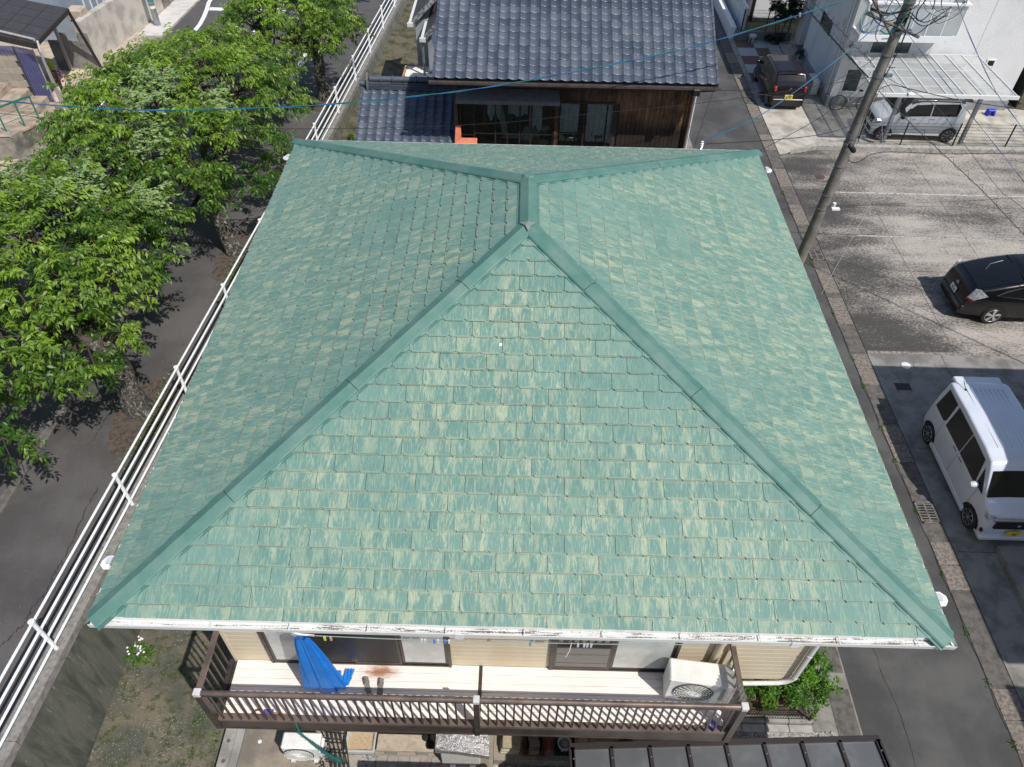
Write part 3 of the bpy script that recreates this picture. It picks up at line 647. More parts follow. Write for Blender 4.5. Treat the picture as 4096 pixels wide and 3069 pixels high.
for x in (bx0,bx1):
    MB().box(x-.035,by0,zt-.035,x+.035,by1,zt+.02).build('top_rail',railm,bal)
    MB().box(x-.045,by0-.045,bz-.26,x+.045,by0+.045,zt-.03).build('corner_post',brown,bal)
    MB().rbox(x-.05,by0-.05,zt-.03,x+.05,by0+.05,zt+.05,.008).build('post_cap',plain('cap_grey_plastic',(.62,.62,.63),None,.4),bal)
MB().box(4.36,by0-.05,bz-.27,4.44,by0+.03,zt-.03).build('centre_post',brown,bal); MB().rbox(4.355,by0-.05,zt-.03,4.445,by0+.05,zt+.05,.008).build('post_cap',plain('cap_grey_plastic2',(.62,.62,.63),None,.4),bal)
bar=MB().box(-.012,-.012,bz+.03,.012,.012,zt-.04).mesh('baluster',brown)
def balus(x,y): o=bpy.data.objects.new('baluster',bar); link(o,bal); o.location=(x,y,0)
n=29
for i in range(1,n+1): balus(bx0+(4.36-bx0)*i/(n+1),by0)
for i in range(1,n+1): balus(4.44+(bx1-4.44)*i/(n+1),by0)
for i in range(1,7): balus(bx0,by0+.0+(by1-by0)*i/7); balus(bx1,by0+(by1-by0)*i/7)
# ---- things on the balcony
def acunit(x0,y0,z0,wd,dp,ht,label,group='outdoor air conditioner units',rz=0,fm=None):
    t=thing('air_conditioner','%s'%label,'air conditioner',(x0,y0,z0),group,rz=rz)
    am=plain('ac_enamel',(.80,.80,.77),(.70,.70,.67),.4,3)
    MB().rbox(0,0,.05,wd,dp,ht,.02).build('casing',am,t)
    rb=MB()
    for i in range(9): rb.box(.03,.03+i*(dp-.07)/9,ht,wd-.03,.045+i*(dp-.07)/9,ht+.004)
    rb.build('top_ribs',am,t)
    c=(wd*.40,-.004,ht*.53); R_=ht*.40
    MB().lathe(c,[(R_+.02,0),(R_+.02,-.004),(R_,-.0045)][::-1],28,(0,1,0)).build('fan_recess',plain('ac_dark',(.11,.11,.11),None,.6),t)
    gr=MB()
    for k in range(7): 
        r=R_*(k+1)/7; gr.tube([(c[0]+r*math.cos(a),-.022,c[2]+r*math.sin(a)) for a in [j*2*math.pi/28 for j in range(29)]],.0035,5,False)
    for k in range(20):
        a=k*2*math.pi/20; gr.beam((c[0]+.06*math.cos(a),-.024,c[2]+.06*math.sin(a)),(c[0]+R_*math.cos(a+.35),-.024,c[2]+R_*math.sin(a+.35)),.006,.006,(0,1,0))
    gr.build('fan_grille',am,t)
    MB().lathe((c[0],-.02,c[2]),[(.075,0),(.07,-.008)],18,(0,-1,0)).build('hub_cap',am,t)
    lv=MB()
    for k in range(9): lv.box(wd*.80,-.006,ht*.3+k*.045,wd*.96,.0,ht*.3+k*.045+.022)
    lv.build('louvre',plain('ac_louvre',(.5,.5,.48),None,.5),t)
    ft=MB().box(.08,-.04,0,.16,dp+.03,.05).box(wd-.18,-.04,0,wd-.10,dp+.03,.05); ft.build('foot',plain('foot_plastic',(.6,.6,.58),None,.5),t)
    MB().box(wd-.03,dp*.3,ht*.35,wd+.035,dp*.85,ht*.75).build('valve_cover',am,t)
    return t
acunit(7.14,.56,3.2,.95,.34,.68,'cream air conditioner unit standing on the balcony floor',rz=math.radians(-6))
acunit(.98,.46,.3,.66,.27,.62,'white air conditioner unit on the patio under the balcony')
# corrugated sheet by the end railing
cs=MB(); cs.grid(lambda u,v:(7.96+.012*math.sin(v*60)+.05*u,.12+v*.72,3.3+u*1.15-(.5*v*u)),4,60); cs.build('corrugated_sheet',frosted('grey_corrugated',(.5,.46,.44),.25),smooth=True,label='grey translucent corrugated sheet propped inside the right end railing',cat='plastic sheet')
# blue net bundle
netm=G('blue_net'); netm.pos(); nn=netm.noise(netm.P,9,3); netm.col(netm.mix(nn,(.004,.15,.58),(.010,.27,.80))); netm.set(rough=.55); ntn=netm.nt
trn=ntn.nodes.new('ShaderNodeBsdfTransparent'); mxn=ntn.nodes.new('ShaderNodeMixShader'); mxn.inputs[0].default_value=.10; ntn.links.new(netm.b.outputs[0],mxn.inputs[1]); ntn.links.new(trn.outputs[0],mxn.inputs[2]); ntn.links.new(mxn.outputs[0],ntn.nodes['Material Output'].inputs[0])
def netf(u,v):
    th=u*2*math.pi; t=v; rx=.07+.20*t**.7; ry=.035+.10*t; k=1+.16*math.sin(5*th+1.5*t)+.10*math.sin(11*th-t)+.05*math.sin(19*th)
    x=2.13-.02*t+rx*k*math.cos(th); y=.45+.16*t+ry*k*math.sin(th); z=5.17-1.93*t-.10*t*math.cos(th-.6)-.04*t*math.sin(7*th)
    if z<3.22: x+=(3.22-z)*.5; y+=(3.22-z)*1.0; z=3.215+.014*(1+math.sin(7*th))
    return (x,y,z)
MB().grid(netf,96,34).build('blue_net',netm.m,smooth=True,label='bright blue mesh net hanging gathered from the laundry pole onto the balcony',cat='net')
MB().grid(lambda u,v:(2.3+.14*u+.06*v,.62+.26*v,3.222+.02*math.sin(u*9+v*5)**2),12,8).build('net_corner',netm.m,smooth=True,label='flat corner of the blue net spread on the balcony floor',cat='net')
# laundry line and pegs
wl=plain('line_cord',(.30,.36,.33),None,.6)
MB().tube([(2.0,.46,5.22),(3.2,.45,5.19),(4.6,.44,5.2),(6.1,.44,5.22),(7.4,.45,5.26)],.006,6).build('laundry_line',wl,smooth=True,label='thin laundry line strung under the front gutter',cat='line')
MB().tube([(1.95,.48,5.30),(2.12,.46,5.24),(2.30,.47,5.19)],.013,8).build('pole_end',white,smooth=True,label='white plastic laundry pole end above the blue net',cat='pole')
pc=[(.75,.75,.08),(.7,.35,.42),(.75,.75,.78),(.75,.75,.78),(.08,.25,.7),(.75,.75,.78),(.08,.25,.7),(.75,.75,.78),(.1,.3,.6),(.75,.76,.8),(.75,.76,.8),(.7,.7,.75),(.75,.75,.78)]
px=[2.44,2.52,3.70,3.74,3.86,3.91,4.00,4.05,5.10,5.72,5.80,5.84,5.89]
pn=['yellow peg nearest the blue net','pink peg beside the yellow one']+[None]*11
for i,(c,x) in enumerate(zip(pc,px)):
    cn='yellow' if i==0 else 'pink' if i==1 else 'blue' if c[2]>.55 and c[0]<.2 else 'white'
    lab={'yellow':'yellow clothes peg clipped on the laundry line next to the blue net','pink':'pink clothes peg clipped on the laundry line','blue':'blue clothes peg clipped on the laundry line','white':'white clothes peg clipped on the laundry line'}[cn]
    wh_=[None,None,'leftmost of the pegs over the right pane of the left window','second peg over the right pane of the left window','left of the two blue pegs by the left window corner','just right of the left blue peg','right of the two blue pegs by the left window corner','last peg of the left group, beside the right blue one','alone on the line over the beige wall','leftmost peg before the right window','second peg from the left before the right window','third peg from the left before the right window','rightmost peg before the right window'][i]
    if wh_: lab=cn+' clothes peg, '+wh_
    MB().box(x-.012,.43,5.13,x-.001,.452,5.215).box(x+.001,.43,5.13,x+.012,.452,5.215).build('clothes_peg',plain('peg_'+cn,c,None,.4),label=lab,cat='clothes peg',group='pegs on the laundry line')
MB().tube([(5.72,.9,4.25),(5.70,.88,4.02),(5.66,.86,3.88)],.008,6).build('hanging_cord',white,smooth=True,label='white cord loop hanging before the dark window pane',cat='cord')
# slippers
slm=plain('slipper_grey',(.24,.22,.185),(.18,.165,.14),.7)
def slipper(x,y,rz,lab):
    t=thing('slipper',lab,'slipper',(x,y,bz),'pair of slippers on the balcony',rz=rz)
    out=[(.0,-.13),(.035,-.125),(.042,-.06),(.036,0),(.048,.07),(.035,.125),(0,.14),(-.035,.125),(-.048,.07),(-.036,0),(-.042,-.06),(-.035,-.125)]
    MB().prism(out,0,.022).build('sole',slm,t)
    for k in range(3): MB().grid(lambda u,v:((u-.5)*.095,.03+k*.036+v*.028,.022+.042*math.sin(u*math.pi)),8,1).build('strap',slm,t,smooth=True)
slipper(2.72,.63,math.radians(22),'left one of two grey slide slippers on the balcony floor'); slipper(2.92,.61,math.radians(4),'right one of two grey slide slippers on the balcony floor')
# small saw-like tool and brush on the floor
tl=thing('hand_tool','brown and blue hand tool lying on the balcony by the left bars','tool',(1.35,.18,bz))
MB().tube([(1.2+.09*math.cos(a),.17+.07*math.sin(a),bz+.02) for a in [k*.5 for k in range(11)]],.014,7).build('hoop',plain('tool_brown',(.14,.035,.02),None,.4),tl,smooth=True)
MB().box(1.27,.15,bz+.002,1.41,.25,bz+.02).build('blade_guard',plain('tool_blue',(.10,.09,.4),None,.5),tl); MB().tube([(1.4,.2,bz+.02),(1.85,.155,bz+.02)],.012,6).build('handle',plain('tool_orange',(.45,.20,.06),None,.6),tl,smooth=True)
MB().tube([(7.72,.17,bz+.03),(7.82,.24,bz+.05),(7.9,.17,bz+.03),(7.82,.12,bz+.03),(7.72,.17,bz+.03)],.025,7).build('blue_sandal',plain('sandal_blue',(.03,.04,.35),None,.5),smooth=True,label='dark blue sandal in the right corner of the balcony floor',cat='sandal')
# frayed teal rope
tr=thing('frayed_rope','frayed teal rope hanging from the balcony edge to the patio','rope',(1.78,.12,3.1)); tm=plain('teal_rope',(.02,.17,.15),(.01,.09,.09),.8)
rp=[(1.76,.08,3.2),(1.78,.03,2.95),(1.85,.12,2.1),(1.95,.25,1.2),(2.0,.33,.75)]
MB().tube(rp,[.012,.014,.018,.03,.02],7).build('cord',tm,tr,smooth=True)
fr=MB()
for i in range(150):
    t=random.random()**.5*3.99; k=min(int(t),3); p=Vector(rp[k]).lerp(Vector(rp[k+1]),t-k); d=Vector((random.gauss(0,1),random.gauss(0,1),random.gauss(0,1)-.8)).normalized()*(.03+.05*t/4); fr.tube([p,p+d],.003,3,False)
fr.build('frayed_strands',tm,tr,kind='stuff')
# eave lamps (louvred hexagonal white heads on the gutters)
def lamp(x,y,z,rz,lab):
    t=thing('eave_lamp',lab,'lamp',(x,y,z),'white louvred lamps on the eaves',rz=rz); t.scale=(.8,.8,.8)
    for k in range(4):
        s_=1-k*.2; hexa=[(.0,-.12*s_),(.10*s_,-.11*s_),(.16*s_,-.03*s_),(.16*s_,.05*s_),(.09*s_,.12*s_),(.0,.12*s_)]
        MB().prism(hexa,.02+k*.022,.032+k*.022).build('louvre_plate',white,t)
    MB().prism([(-.02,-.06),(.05,-.06),(.07,0),(.05,.06),(-.02,.06)],0,.10).build('lamp_head',plain('lamp_grey',(.55,.57,.6),None,.4),t); MB().tube([(-.12,0,-.03),(0,0,.03)],.012,7).build('bracket',steel,t,smooth=True)
lamp(-.06,.82,6.27,math.pi,'white louvred lamp on the left gutter near the front corner'); lamp(W+.05,.61,6.27,0,'white louvred lamp on the right gutter near the front corner')
lamp(W+.09,10.44,6.27,0,'white louvred lamp on the right gutter near the back corner'); lamp(-.05,10.49,6.27,math.pi,'white louvred lamp on the left gutter near the back corner')
# wires' insulator at back eave
t=thing('wire_insulator','white ceramic insulator knob at the back eave of the green roof','insulator',(8.75,11.25,6.5)); MB().lathe((8.75,11.25,6.36),[(.015,0),(.035,.03),(.018,.05),(.04,.07),(.018,.09),(.03,.12),(0,.13)],12).build('knob',white,t,smooth=True); MB().tube([(8.7,11.12,6.33),(8.75,11.2,6.4)],.02,6).build('pin',steel,t,smooth=True)
MB().add([(3.03+1.5+.0,2.85,E+2.85*H/4.95+.02)],[]) 
bd=MB(); hz=E+ (4.68-0)*0
yb=3.28; bd.lathe((4.62,yb,E+yb*H/4.95+.016),[(.022,0),(.014,.004),(0,.005)],7,nF['front']); bd.build('bird_dropping',white,smooth=True,label='small white bird dropping on the front slope of the green roof',cat='dropping')
#@@PART2
# =====================================================================
# KAWARA HOUSE BEHIND
# =====================================================================
def frame_of(x0,y0,z0,ang):       # tile placing: local x across, y up the slope
    c,s=math.cos(ang),math.sin(ang); return Matrix(((1,0,0,x0),(0,c,-s,y0),(0,s,c,z0),(0,0,0,1)))
TW,TE=.2655,.215
prof=[(0,.020),(.02,.036),(.045,.041),(.068,.034),(.095,.018),(.13,.006),(.17,0),(.21,.004),(.245,.014),(.272,.024)]
def tile_mb():
    mb=MB(); n=len(prof); vs=[]
    for (y,dz) in ((0,.020),(.013,.029),(.021,.0315),(.27,.006)): vs+=[(x,y,z+dz) for x,z in prof]
    fs=[(r*n+i,r*n+i+1,(r+1)*n+i+1,(r+1)*n+i) for r in range(3) for i in range(n-1)]
    b=len(vs); vs+=[(x,0.002,z) for x,z in prof]; fs+=[(b+i,b+i+1,i+1,i) for i in range(n-1)]
    fs+=[(0,n,2*n,3*n,b)]
    return mb.add(vs,fs)
tile_me=tile_mb().mesh('roof_tile',kaw_m,smooth=True,sharp=28)
def tilefield(parent,x0,y0,z0,ang,cols,rows,nind,sc=1.0):
    Fm=frame_of(x0,y0,z0,ang)@Matrix.Scale(sc,4); T=tile_mb(); st=MB(); k=0
    for r in range(rows):
        for c in range(cols):
            m=Fm@Matrix.Translation((c*TW+random.uniform(-.002,.002),r*TE+random.uniform(-.002,.002),random.uniform(0,.003)))@Matrix.Rotation(random.uniform(-.012,.012),4,'Z')@Matrix.Rotation(random.uniform(-.015,.015),4,'X')
            if k<nind:
                o=bpy.data.objects.new('roof_tile',tile_me); link(o,parent); o.matrix_parent_inverse=Matrix.Identity(4) if parent.parent else Matrix.Translation(-parent.location); o.matrix_basis=m
            else: st.add([m@Vector(v) for v in T.v],T.f)
            k+=1
    if st.v: st.build('tile_field',kaw_m,parent,smooth=True,kind='stuff')
    return Fm
kh=thing('tiled_roof_house','old two-storey house with blue-grey wave tile roof and charred cedar wall','house',(6.2,17,0))
kr=bpy.data.objects.new('roof',None); link(kr,kh)
an=math.radians(25)
tilefield(kr,2.58,14.86,6.10,an,27,14,300)
Fm=frame_of(2.58,14.86,6.10,an); cdark=plain('underlay',(.05,.045,.042),None,.8)
def slopebox(Fm,x0,x1,y0,y1,z0,z1,name,m,par):
    mb=MB().box(x0,y0,z0,x1,y1,z1); mb.v=[tuple(Fm@Vector(v)) for v in mb.v]; return mb.build(name,m,par)
slopebox(Fm,.02,7.17,.04,3.05,-.10,-.004,'roof_deck',cdark,kr)
for i in range(14):        # verge tiles on both edges
    for xx in (-.03,7.165): slopebox(Fm,xx,xx+.05,i*TE,i*TE+.20,-.07,.055,'verge_tile',kaw_m,kr)
rz=6.10+3.04*math.sin(an); ry=14.86+3.04*math.cos(an)
MB().add([(2.6,ry,rz),(9.75,ry,rz),(9.75,ry+2.6,rz-1.2),(2.6,ry+2.6,rz-1.2)],[(0,1,2,3)]).build('back_slope',kaw_m,kr)
MB().tube([(2.5,ry,rz+.2),(9.85,ry,rz+.2)],.11,12).build('ridge_tile',kaw_m,kr,smooth=True); MB().box(2.55,ry-.1,rz,9.8,ry+.1,rz+.14).build('ridge_course',kaw_m,kr)
gbr=plain('gutter_brown',(.085,.07,.062),(.06,.05,.045),.45,5)
MB().beam((2.46,14.80,6.03),(9.85,14.80,6.03),.10,.055).build('gutter',gbr,kh); 
MB().box(2.6,14.9,5.9,9.75,15.02,6.06).build('fascia',cdark,kh)
for i in range(16): MB().box(2.7+i*.46,14.745,6.0,2.715+i*.46,14.76,6.075).build('gutter_bracket',gbr,kh)
MB().rbox(9.15,14.72,5.86,9.34,14.9,6.03,.02).build('rainwater_head',black,kh)
MB().tube([(9.25,14.85,5.9),(9.3,15.4,5.6),(9.36,15.52,5.45),(9.36,15.52,0)],.04,10).build('downpipe',plain('pipe_brown',(.16,.10,.085),None,.5),kh,smooth=True)
MB().tube([(9.44,15.55,5.5),(9.43,15.54,3.2),(9.46,15.55,0)],.018,7).build('insulated_pipe',white,kh,smooth=True)
# shell
sh=MB(); sh.box(3.06,15.66,-.1,3.14,18.2,5.95).box(9.25,15.66,-.1,9.33,18.4,5.95).box(3.06,18.1,-.1,9.33,18.2,5.95).box(3.06,15.64,5.2,9.33,15.70,5.98).box(3.06,15.64,-.1,9.33,15.70,3.88).box(7.36,15.64,3.8,9.33,15.70,5.3)
for x0,x1,y0,y1 in(): pass
sh.build('inner_wall',cdark,kh)
MB().box(3.1,15.62,3.80,9.3,18.1,3.88).build('floor',plain('tatami_floor',(.30,.20,.11),None,.7),kh)
MB().box(3.1,17.0,3.88,9.3,17.05,5.3).build('room_back_wall',plain('room_wall',(.22,.18,.15),(.10,.08,.06),.8,1.5),kh)
MB().box(3.1,15.7,5.2,9.3,17.0,5.24).build('room_ceiling',cdark,kh)
x=3.06; i=0
while x<9.32:
    w_=random.uniform(.105,.135); x1=min(x+w_,9.34); d=random.uniform(0,.008)
    segs=[(3.0,5.95)] if x>7.36 else [(5.20,5.95),(3.0,3.90)]
    if i>60: break
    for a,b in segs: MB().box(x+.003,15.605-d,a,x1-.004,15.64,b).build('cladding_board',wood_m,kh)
    x=x1; i+=1
MB().box(3.0,15.56,3.0,3.1,15.7,5.95).build('corner_board',plain('corner_brown',(.10,.07,.06),None,.7),kh); MB().box(9.26,15.56,3.0,9.36,15.7,5.95).build('corner_board',wood_m,kh)
# rail of cladding, awning, windows
aw=MB(); aw.add([(3.12,15.62,5.40),(5.80,15.62,5.40),(5.84,15.16,5.30),(3.08,15.16,5.30),(3.12,15.62,5.54),(5.80,15.62,5.54),(5.84,15.16,5.40),(3.08,15.16,5.40)],[(3,2,1,0),(4,5,6,7),(0,1,5,4),(1,2,6,5),(2,3,7,6),(3,0,4,7)])
aw.build('awning',plain('awning_felt',(.17,.16,.16),(.13,.125,.12),.9,8,bump=.5),kh)
wdk=plain('window_frame_dark',(.030,.026,.024),None,.45)
def kwin(x0,x1,z0,z1,mull,bars,yy=15.59):
    f=MB(); f.box(x0-.05,yy-.01,z0-.05,x1+.05,yy+.04,z0).box(x0-.05,yy-.01,z1,x1+.05,yy+.04,z1+.05).box(x0-.05,yy-.012,z0-.05,x0,yy+.042,z1+.05).box(x1,yy-.012,z0-.05,x1+.05,yy+.042,z1+.05)
    F=f.build('window_frame',wdk,kh)
    for m_ in mull: MB().box(m_-.022,yy,z0,m_+.022,yy+.035,z1).build('mullion',wdk,F)
    for a,b,z in bars: MB().box(a,yy+.003,z-.012,b,yy+.03,z+.012).build('glazing_bar',wdk,F)
    MB().box(x0,yy+.014,z0,x1,yy+.018,z1).build('pane',glass,F)
kwin(3.19,5.70,3.92,5.20,[3.54,4.12,4.45,4.79,5.10],[(3.19,3.54,4.2),(3.54,4.12,4.25),(4.12,4.79,4.25),(4.79,5.7,4.25)])
kwin(5.86,7.30,3.94,5.18,[6.54],[(5.86,6.54,4.33)])
MB().box(5.74,15.56,3.9,5.82,15.62,5.2).build('post',plain('orange_wood',(.14,.055,.025),(.04,.02,.012),.8,9),kh)
cream=plain('curtain_cream',(.80,.82,.80),(.66,.68,.67),.9,4)
def curtain(x0,x1,z0,z1,y,jag=0):
    mb=MB(); mb.grid(lambda u,v:(x0+(x1-x0)*u,y+.02*math.sin(u*(x1-x0)*45),z1+(z0-z1)*v+(jag*math.sin(u*9+x0*7)*v)),24,4); return mb.build('curtain',cream,kh,smooth=True)
curtain(3.9,4.25,4.65,5.2,15.76,.1); curtain(4.45,5.0,4.7,5.2,15.80,.05); curtain(5.05,5.4,4.35,5.2,15.76,.08); curtain(5.90,6.40,4.0,5.2,15.76); curtain(6.62,7.14,4.0,5.2,15.76); curtain(7.18,7.30,4.0,5.2,15.70)
for i in range(9): MB().box(5.45,16.7,4.0+i*.12,7.3,16.72,4.06+i*.12).build('shutter_slat',plain('slat_wood%d'%i,(.07,.05,.035),None,.8),kh)
for x in (3.75,5.45,5.6): MB().box(x,16.2,3.88,x+.09,16.3,5.2).build('inner_post',plain('post_wood',(.20,.13,.08),None,.7),kh)
wk=plain('wicker',(.22,.14,.08),(.13,.08,.045),.7,30)
def wicker(x,y,rz,lab):
    t=thing('wicker_chair',lab,'chair',(x,y,3.88),'wicker chairs inside the upstairs room',rz=rz)
    MB().lathe((0,0,.24),[(.22,0),(.23,.03),(.21,.07),(0,.08)],16).build('seat',wk,t,smooth=True)
    b=MB()
    for k in range(7):
        r=.24+.003*k; b.tube([(r*math.cos(a),r*math.sin(a),.30+k*.045*(1-abs(a-math.pi/2)/2.4)) for a in [math.pi/2-1.9+j*.38 for j in range(11)]],.012,5)
    b.build('backrest',wk,t)
    for k in range(4):
        a=math.pi/4+k*math.pi/2; MB().tube([(.19*math.cos(a),.19*math.sin(a),0),(.15*math.cos(a),.15*math.sin(a),.26)],.018,6).build('leg',wk,t)
    MB().lathe((0,0,.31),[(.17,0),(.19,.04),(.14,.07),(0,.075)],12).build('cushion',cream,t,smooth=True)
wicker(6.98,15.93,.4,'wicker tub chair with pale cushion behind the right window of the cedar wall'); wicker(5.45,16.1,-.5,'wicker tub chair heaped with white cloth left of the orange post')
t=thing('wicker_table','round glass-topped wicker table between the curtains','table',(6.22,15.86,3.88)); MB().lathe((6.22,15.86,4.16),[(.25,0),(.27,.02),(.25,.04)],20).build('rim',wk,t,smooth=True); MB().lathe((6.22,15.86,4.2),[(.235,0),(.235,.008)],20).build('table_top',darkglass,t)
for k in range(4): a=k*math.pi/2+.7; MB().tube([(6.22+.2*math.cos(a),15.86+.2*math.sin(a),3.88),(6.22+.17*math.cos(a),15.86+.17*math.sin(a),4.17)],.016,6).build('leg',wk,t)
clo=plain('white_cloth',(.62,.62,.60),(.48,.48,.47),.8,6)
def heap(x,y,z,r,h,m,name,lab,cat,seed):
    rs=random.Random(seed); mb=MB(); n=14; rings=[(1,.0),(1.05,.25),(.85,.55),(.5,.85),(.12,1)]
    vs=[(x+r*k*math.cos(j*2*math.pi/n)*rs.uniform(.75,1.2),y+r*k*math.sin(j*2*math.pi/n)*rs.uniform(.75,1.2),z+h*q*rs.uniform(.8,1.1)) for k,q in rings for j in range(n)]
    mb.add(vs,[(i*n+j,i*n+(j+1)%n,(i+1)*n+(j+1)%n,(i+1)*n+j) for i in range(4) for j in range(n)]+[tuple(range(4*n,5*n))]); return mb.build(name,m,label=lab,cat=cat)
heap(4.98,15.95,3.88,.17,.42,clo,'cloth_bundle','white cloth bundle standing behind the left window panes','cloth',1); heap(5.22,15.9,3.88,.16,.44,plain('beige_bag',(.40,.38,.34),None,.8),'bag','beige bag slumped beside the white cloth bundle','bag',2)
heap(4.62,16.0,3.88,.17,.6,plain('teal_cloth',(.02,.12,.12),None,.8),'cloth_bundle','teal cloth heap behind the window mullion','cloth',3); heap(5.46,15.78,3.88,.16,.14,clo,'paper_bag','crumpled white bag with orange print on the window sill','bag',4)
heap(3.72,15.85,3.88,.14,.20,plain('brown_cardboard',(.35,.18,.10),(.2,.1,.06),.8,15),'cardboard_scraps','brown scraps piled behind the lower left window','scraps',5)
t=thing('folding_clothes_rack','white tube folding clothes rack lying along the window','clothes rack',(4.8,15.75,4.1))
for z_ in (4.04,4.09,4.13): MB().tube([(4.2+(z_-4.04)*2,15.78,z_),(5.3,15.78,z_+.01)],.012,7).build('tube',white,t,smooth=True)
MB().box(5.18,15.72,3.94,5.28,15.82,4.10).build('orange_box',plain('orange_board',(.45,.16,.04),None,.7),label='small orange box on the window ledge',cat='box')
ledg=MB().box(3.6,15.66,3.88,5.7,15.85,3.93); ledg.build('window_ledge',plain('ledge_wood',(.50,.33,.20),None,.6),kh)
t=thing('ironing_board','white ironing board leaning behind the left window','ironing board',(4.2,16,3.9)); MB().solid([(4.15,16.05,5.0),(4.28,16.05,4.9),(4.46,15.95,4.15),(4.3,15.9,4.05)],(.0,.04,0)).build('board',clo,t); MB().tube([(4.2,16.1,4.8),(4.35,15.9,4.0),(4.6,15.85,4.02)],.015,6).build('leg',wk,t)
# copper sill flashing at the left corner
cop=plain('orange_flashing',(.72,.22,.12),(.60,.18,.10),.4,5)
t=thing('corner_flashing','bright orange L-shaped flashing at the corner between wing roof and cedar wall','flashing',(3.1,15.4,4.0))
MB().add([(3.0,15.35,3.98),(3.62,15.35,3.98),(3.62,15.5,4.16),(3.18,15.5,4.16)],[(0,1,2,3)]).add([(3.0,15.35,3.88),(3.62,15.35,3.88),(3.62,15.35,3.985),(3.0,15.35,3.985)],[(0,1,2,3)]).build('lower_plate',cop,t)
MB().add([(3.0,15.35,3.98),(3.18,15.5,4.16),(3.17,15.56,4.50),(3.03,15.54,4.50)],[(0,1,2,3)]).build('upright_plate',cop,t)
# ---- wing
wg=thing('tiled_wing','single-storey wing with blue-grey tile roof and banded ridge beside the cedar house','house wing',(1.5,16.5,0))
an2=math.radians(22); wr=bpy.data.objects.new('roof',None); link(wr,wg)
x0w=.24; L2=17; WS=.961; WX=lambda x:4.81+(x-4.81)*WS; WY=lambda y:-3.94+(y+3.94)*WS; WZ=lambda z:14.565+(z-14.565)*WS
Fw=tilefield(wr,WX(.05),WY(14.75),WZ(2.90),an2,11,L2,300,WS)
slopebox(Fw,.02,2.98,.03,3.72,-.10,-.004,'roof_deck',cdark,wr)
for i in range(17): slopebox(Fw,-.035,.02,i*TE,i*TE+.20,-.07,.055,'verge_tile',kaw_m,wr)
yr=14.75+3.72*math.cos(an2); zr_=2.90+3.72*math.sin(an2)
def wbuild(mb,name,m,smooth=False): mb.v=[(WX(x),WY(y),WZ(z)) for x,y,z in mb.v]; return mb.build(name,m,wr,smooth=smooth)
wbuild(MB().add([(.05,yr,zr_),(3.0,yr,zr_),(3.0,yr+2.2,zr_-.9),(.05,yr+2.2,zr_-.9)],[(0,1,2,3)]),'back_slope',kaw_m)
for k,(wd,z0,z1) in enumerate([(.17,.0,.07),(.15,.085,.125),(.13,.14,.18)]):
    for j in range(8): wbuild(MB().box(.22+j*.352,yr-wd,zr_+z0,.22+j*.352+.348,yr+wd,zr_+z1),'ridge_course',kaw_m)
wbuild(MB().box(.2,yr-.12,zr_-.05,3.04,yr+.12,zr_+.17),'ridge_core',cdark)
for j in range(8):
    a=.28+j*.35; wbuild(MB().tube([(a,yr,zr_+.25),(a+.35,yr,zr_+.25)],.085,14),'ridge_tile',kaw_m,True)
    wbuild(MB().lathe((a+.31,yr,zr_+.25),[(.085,0),(.112,.008),(.112,.045),(.085,.053)],14,(1,0,0)),'ridge_band',kaw_m,True)
oni=plain('old_ridge_end',(.16,.17,.18),(.09,.10,.11),.8,12,bump=.6)
wbuild(MB().solid([(.19,yr-.20,zr_-.12),(.19,yr-.22,zr_+.12),(.19,yr-.15,zr_+.30),(.19,yr-.08,zr_+.40),(.19,yr,zr_+.44),(.19,yr+.08,zr_+.40),(.19,yr+.15,zr_+.3),(.19,yr+.22,zr_+.12),(.19,yr+.2,zr_-.12)],(.055,0,0)),'ridge_end_ornament',oni)
wbuild(MB().tube([(-.03,yr-.02,zr_+.12),(.19,yr-.02,zr_+.10)],.09,12),'ridge_end_tile',kaw_m,True)
wbuild(MB().box(.35,15.3,-.45,3.02,18.9,2.95),'wall',plain('old_plaster',(.35,.32,.27),None,.85))
# ---- cream terrace roof, grey sheds, dish
t=thing('terrace_roof','cream ribbed terrace roof with orange-brown edge behind the wing','terrace roof',(1.6,21.8,0)); tc=plain('cream_panel',(.86,.84,.74),(.80,.78,.70),.5,3)
for i in range(12):
    a=.82+i*.175; MB().rbox(a,21.1,3.17,a+.168,22.22,3.2,.006).build('roof_panel',tc,t)
ob=plain('edge_brown',(.50,.27,.12),None,.5)
MB().box(.75,21.1,3.12,.815,22.3,3.225).build('edge_beam',ob,t); MB().box(.75,22.235,3.12,2.95,22.3,3.225).build('edge_beam',ob,t); MB().box(.77,21.15,-.05,.83,21.21,3.12).build('post',ob,t); MB().box(.77,22.2,-.05,.83,22.26,3.12).build('post',ob,t)
sl_m=plain('grey_slate',(.075,.082,.085),(.042,.055,.062),.7,2.0,bump=.5,bscale=30); vg=plain('weathered_verge',(.36,.36,.35),(.10,.10,.10),.85,10,bump=.6,lo=.4,hi=.55)
gh=thing('grey_roofed_house','small old house with two stepped dark slate roofs and white gutters','house',(3,23,0))
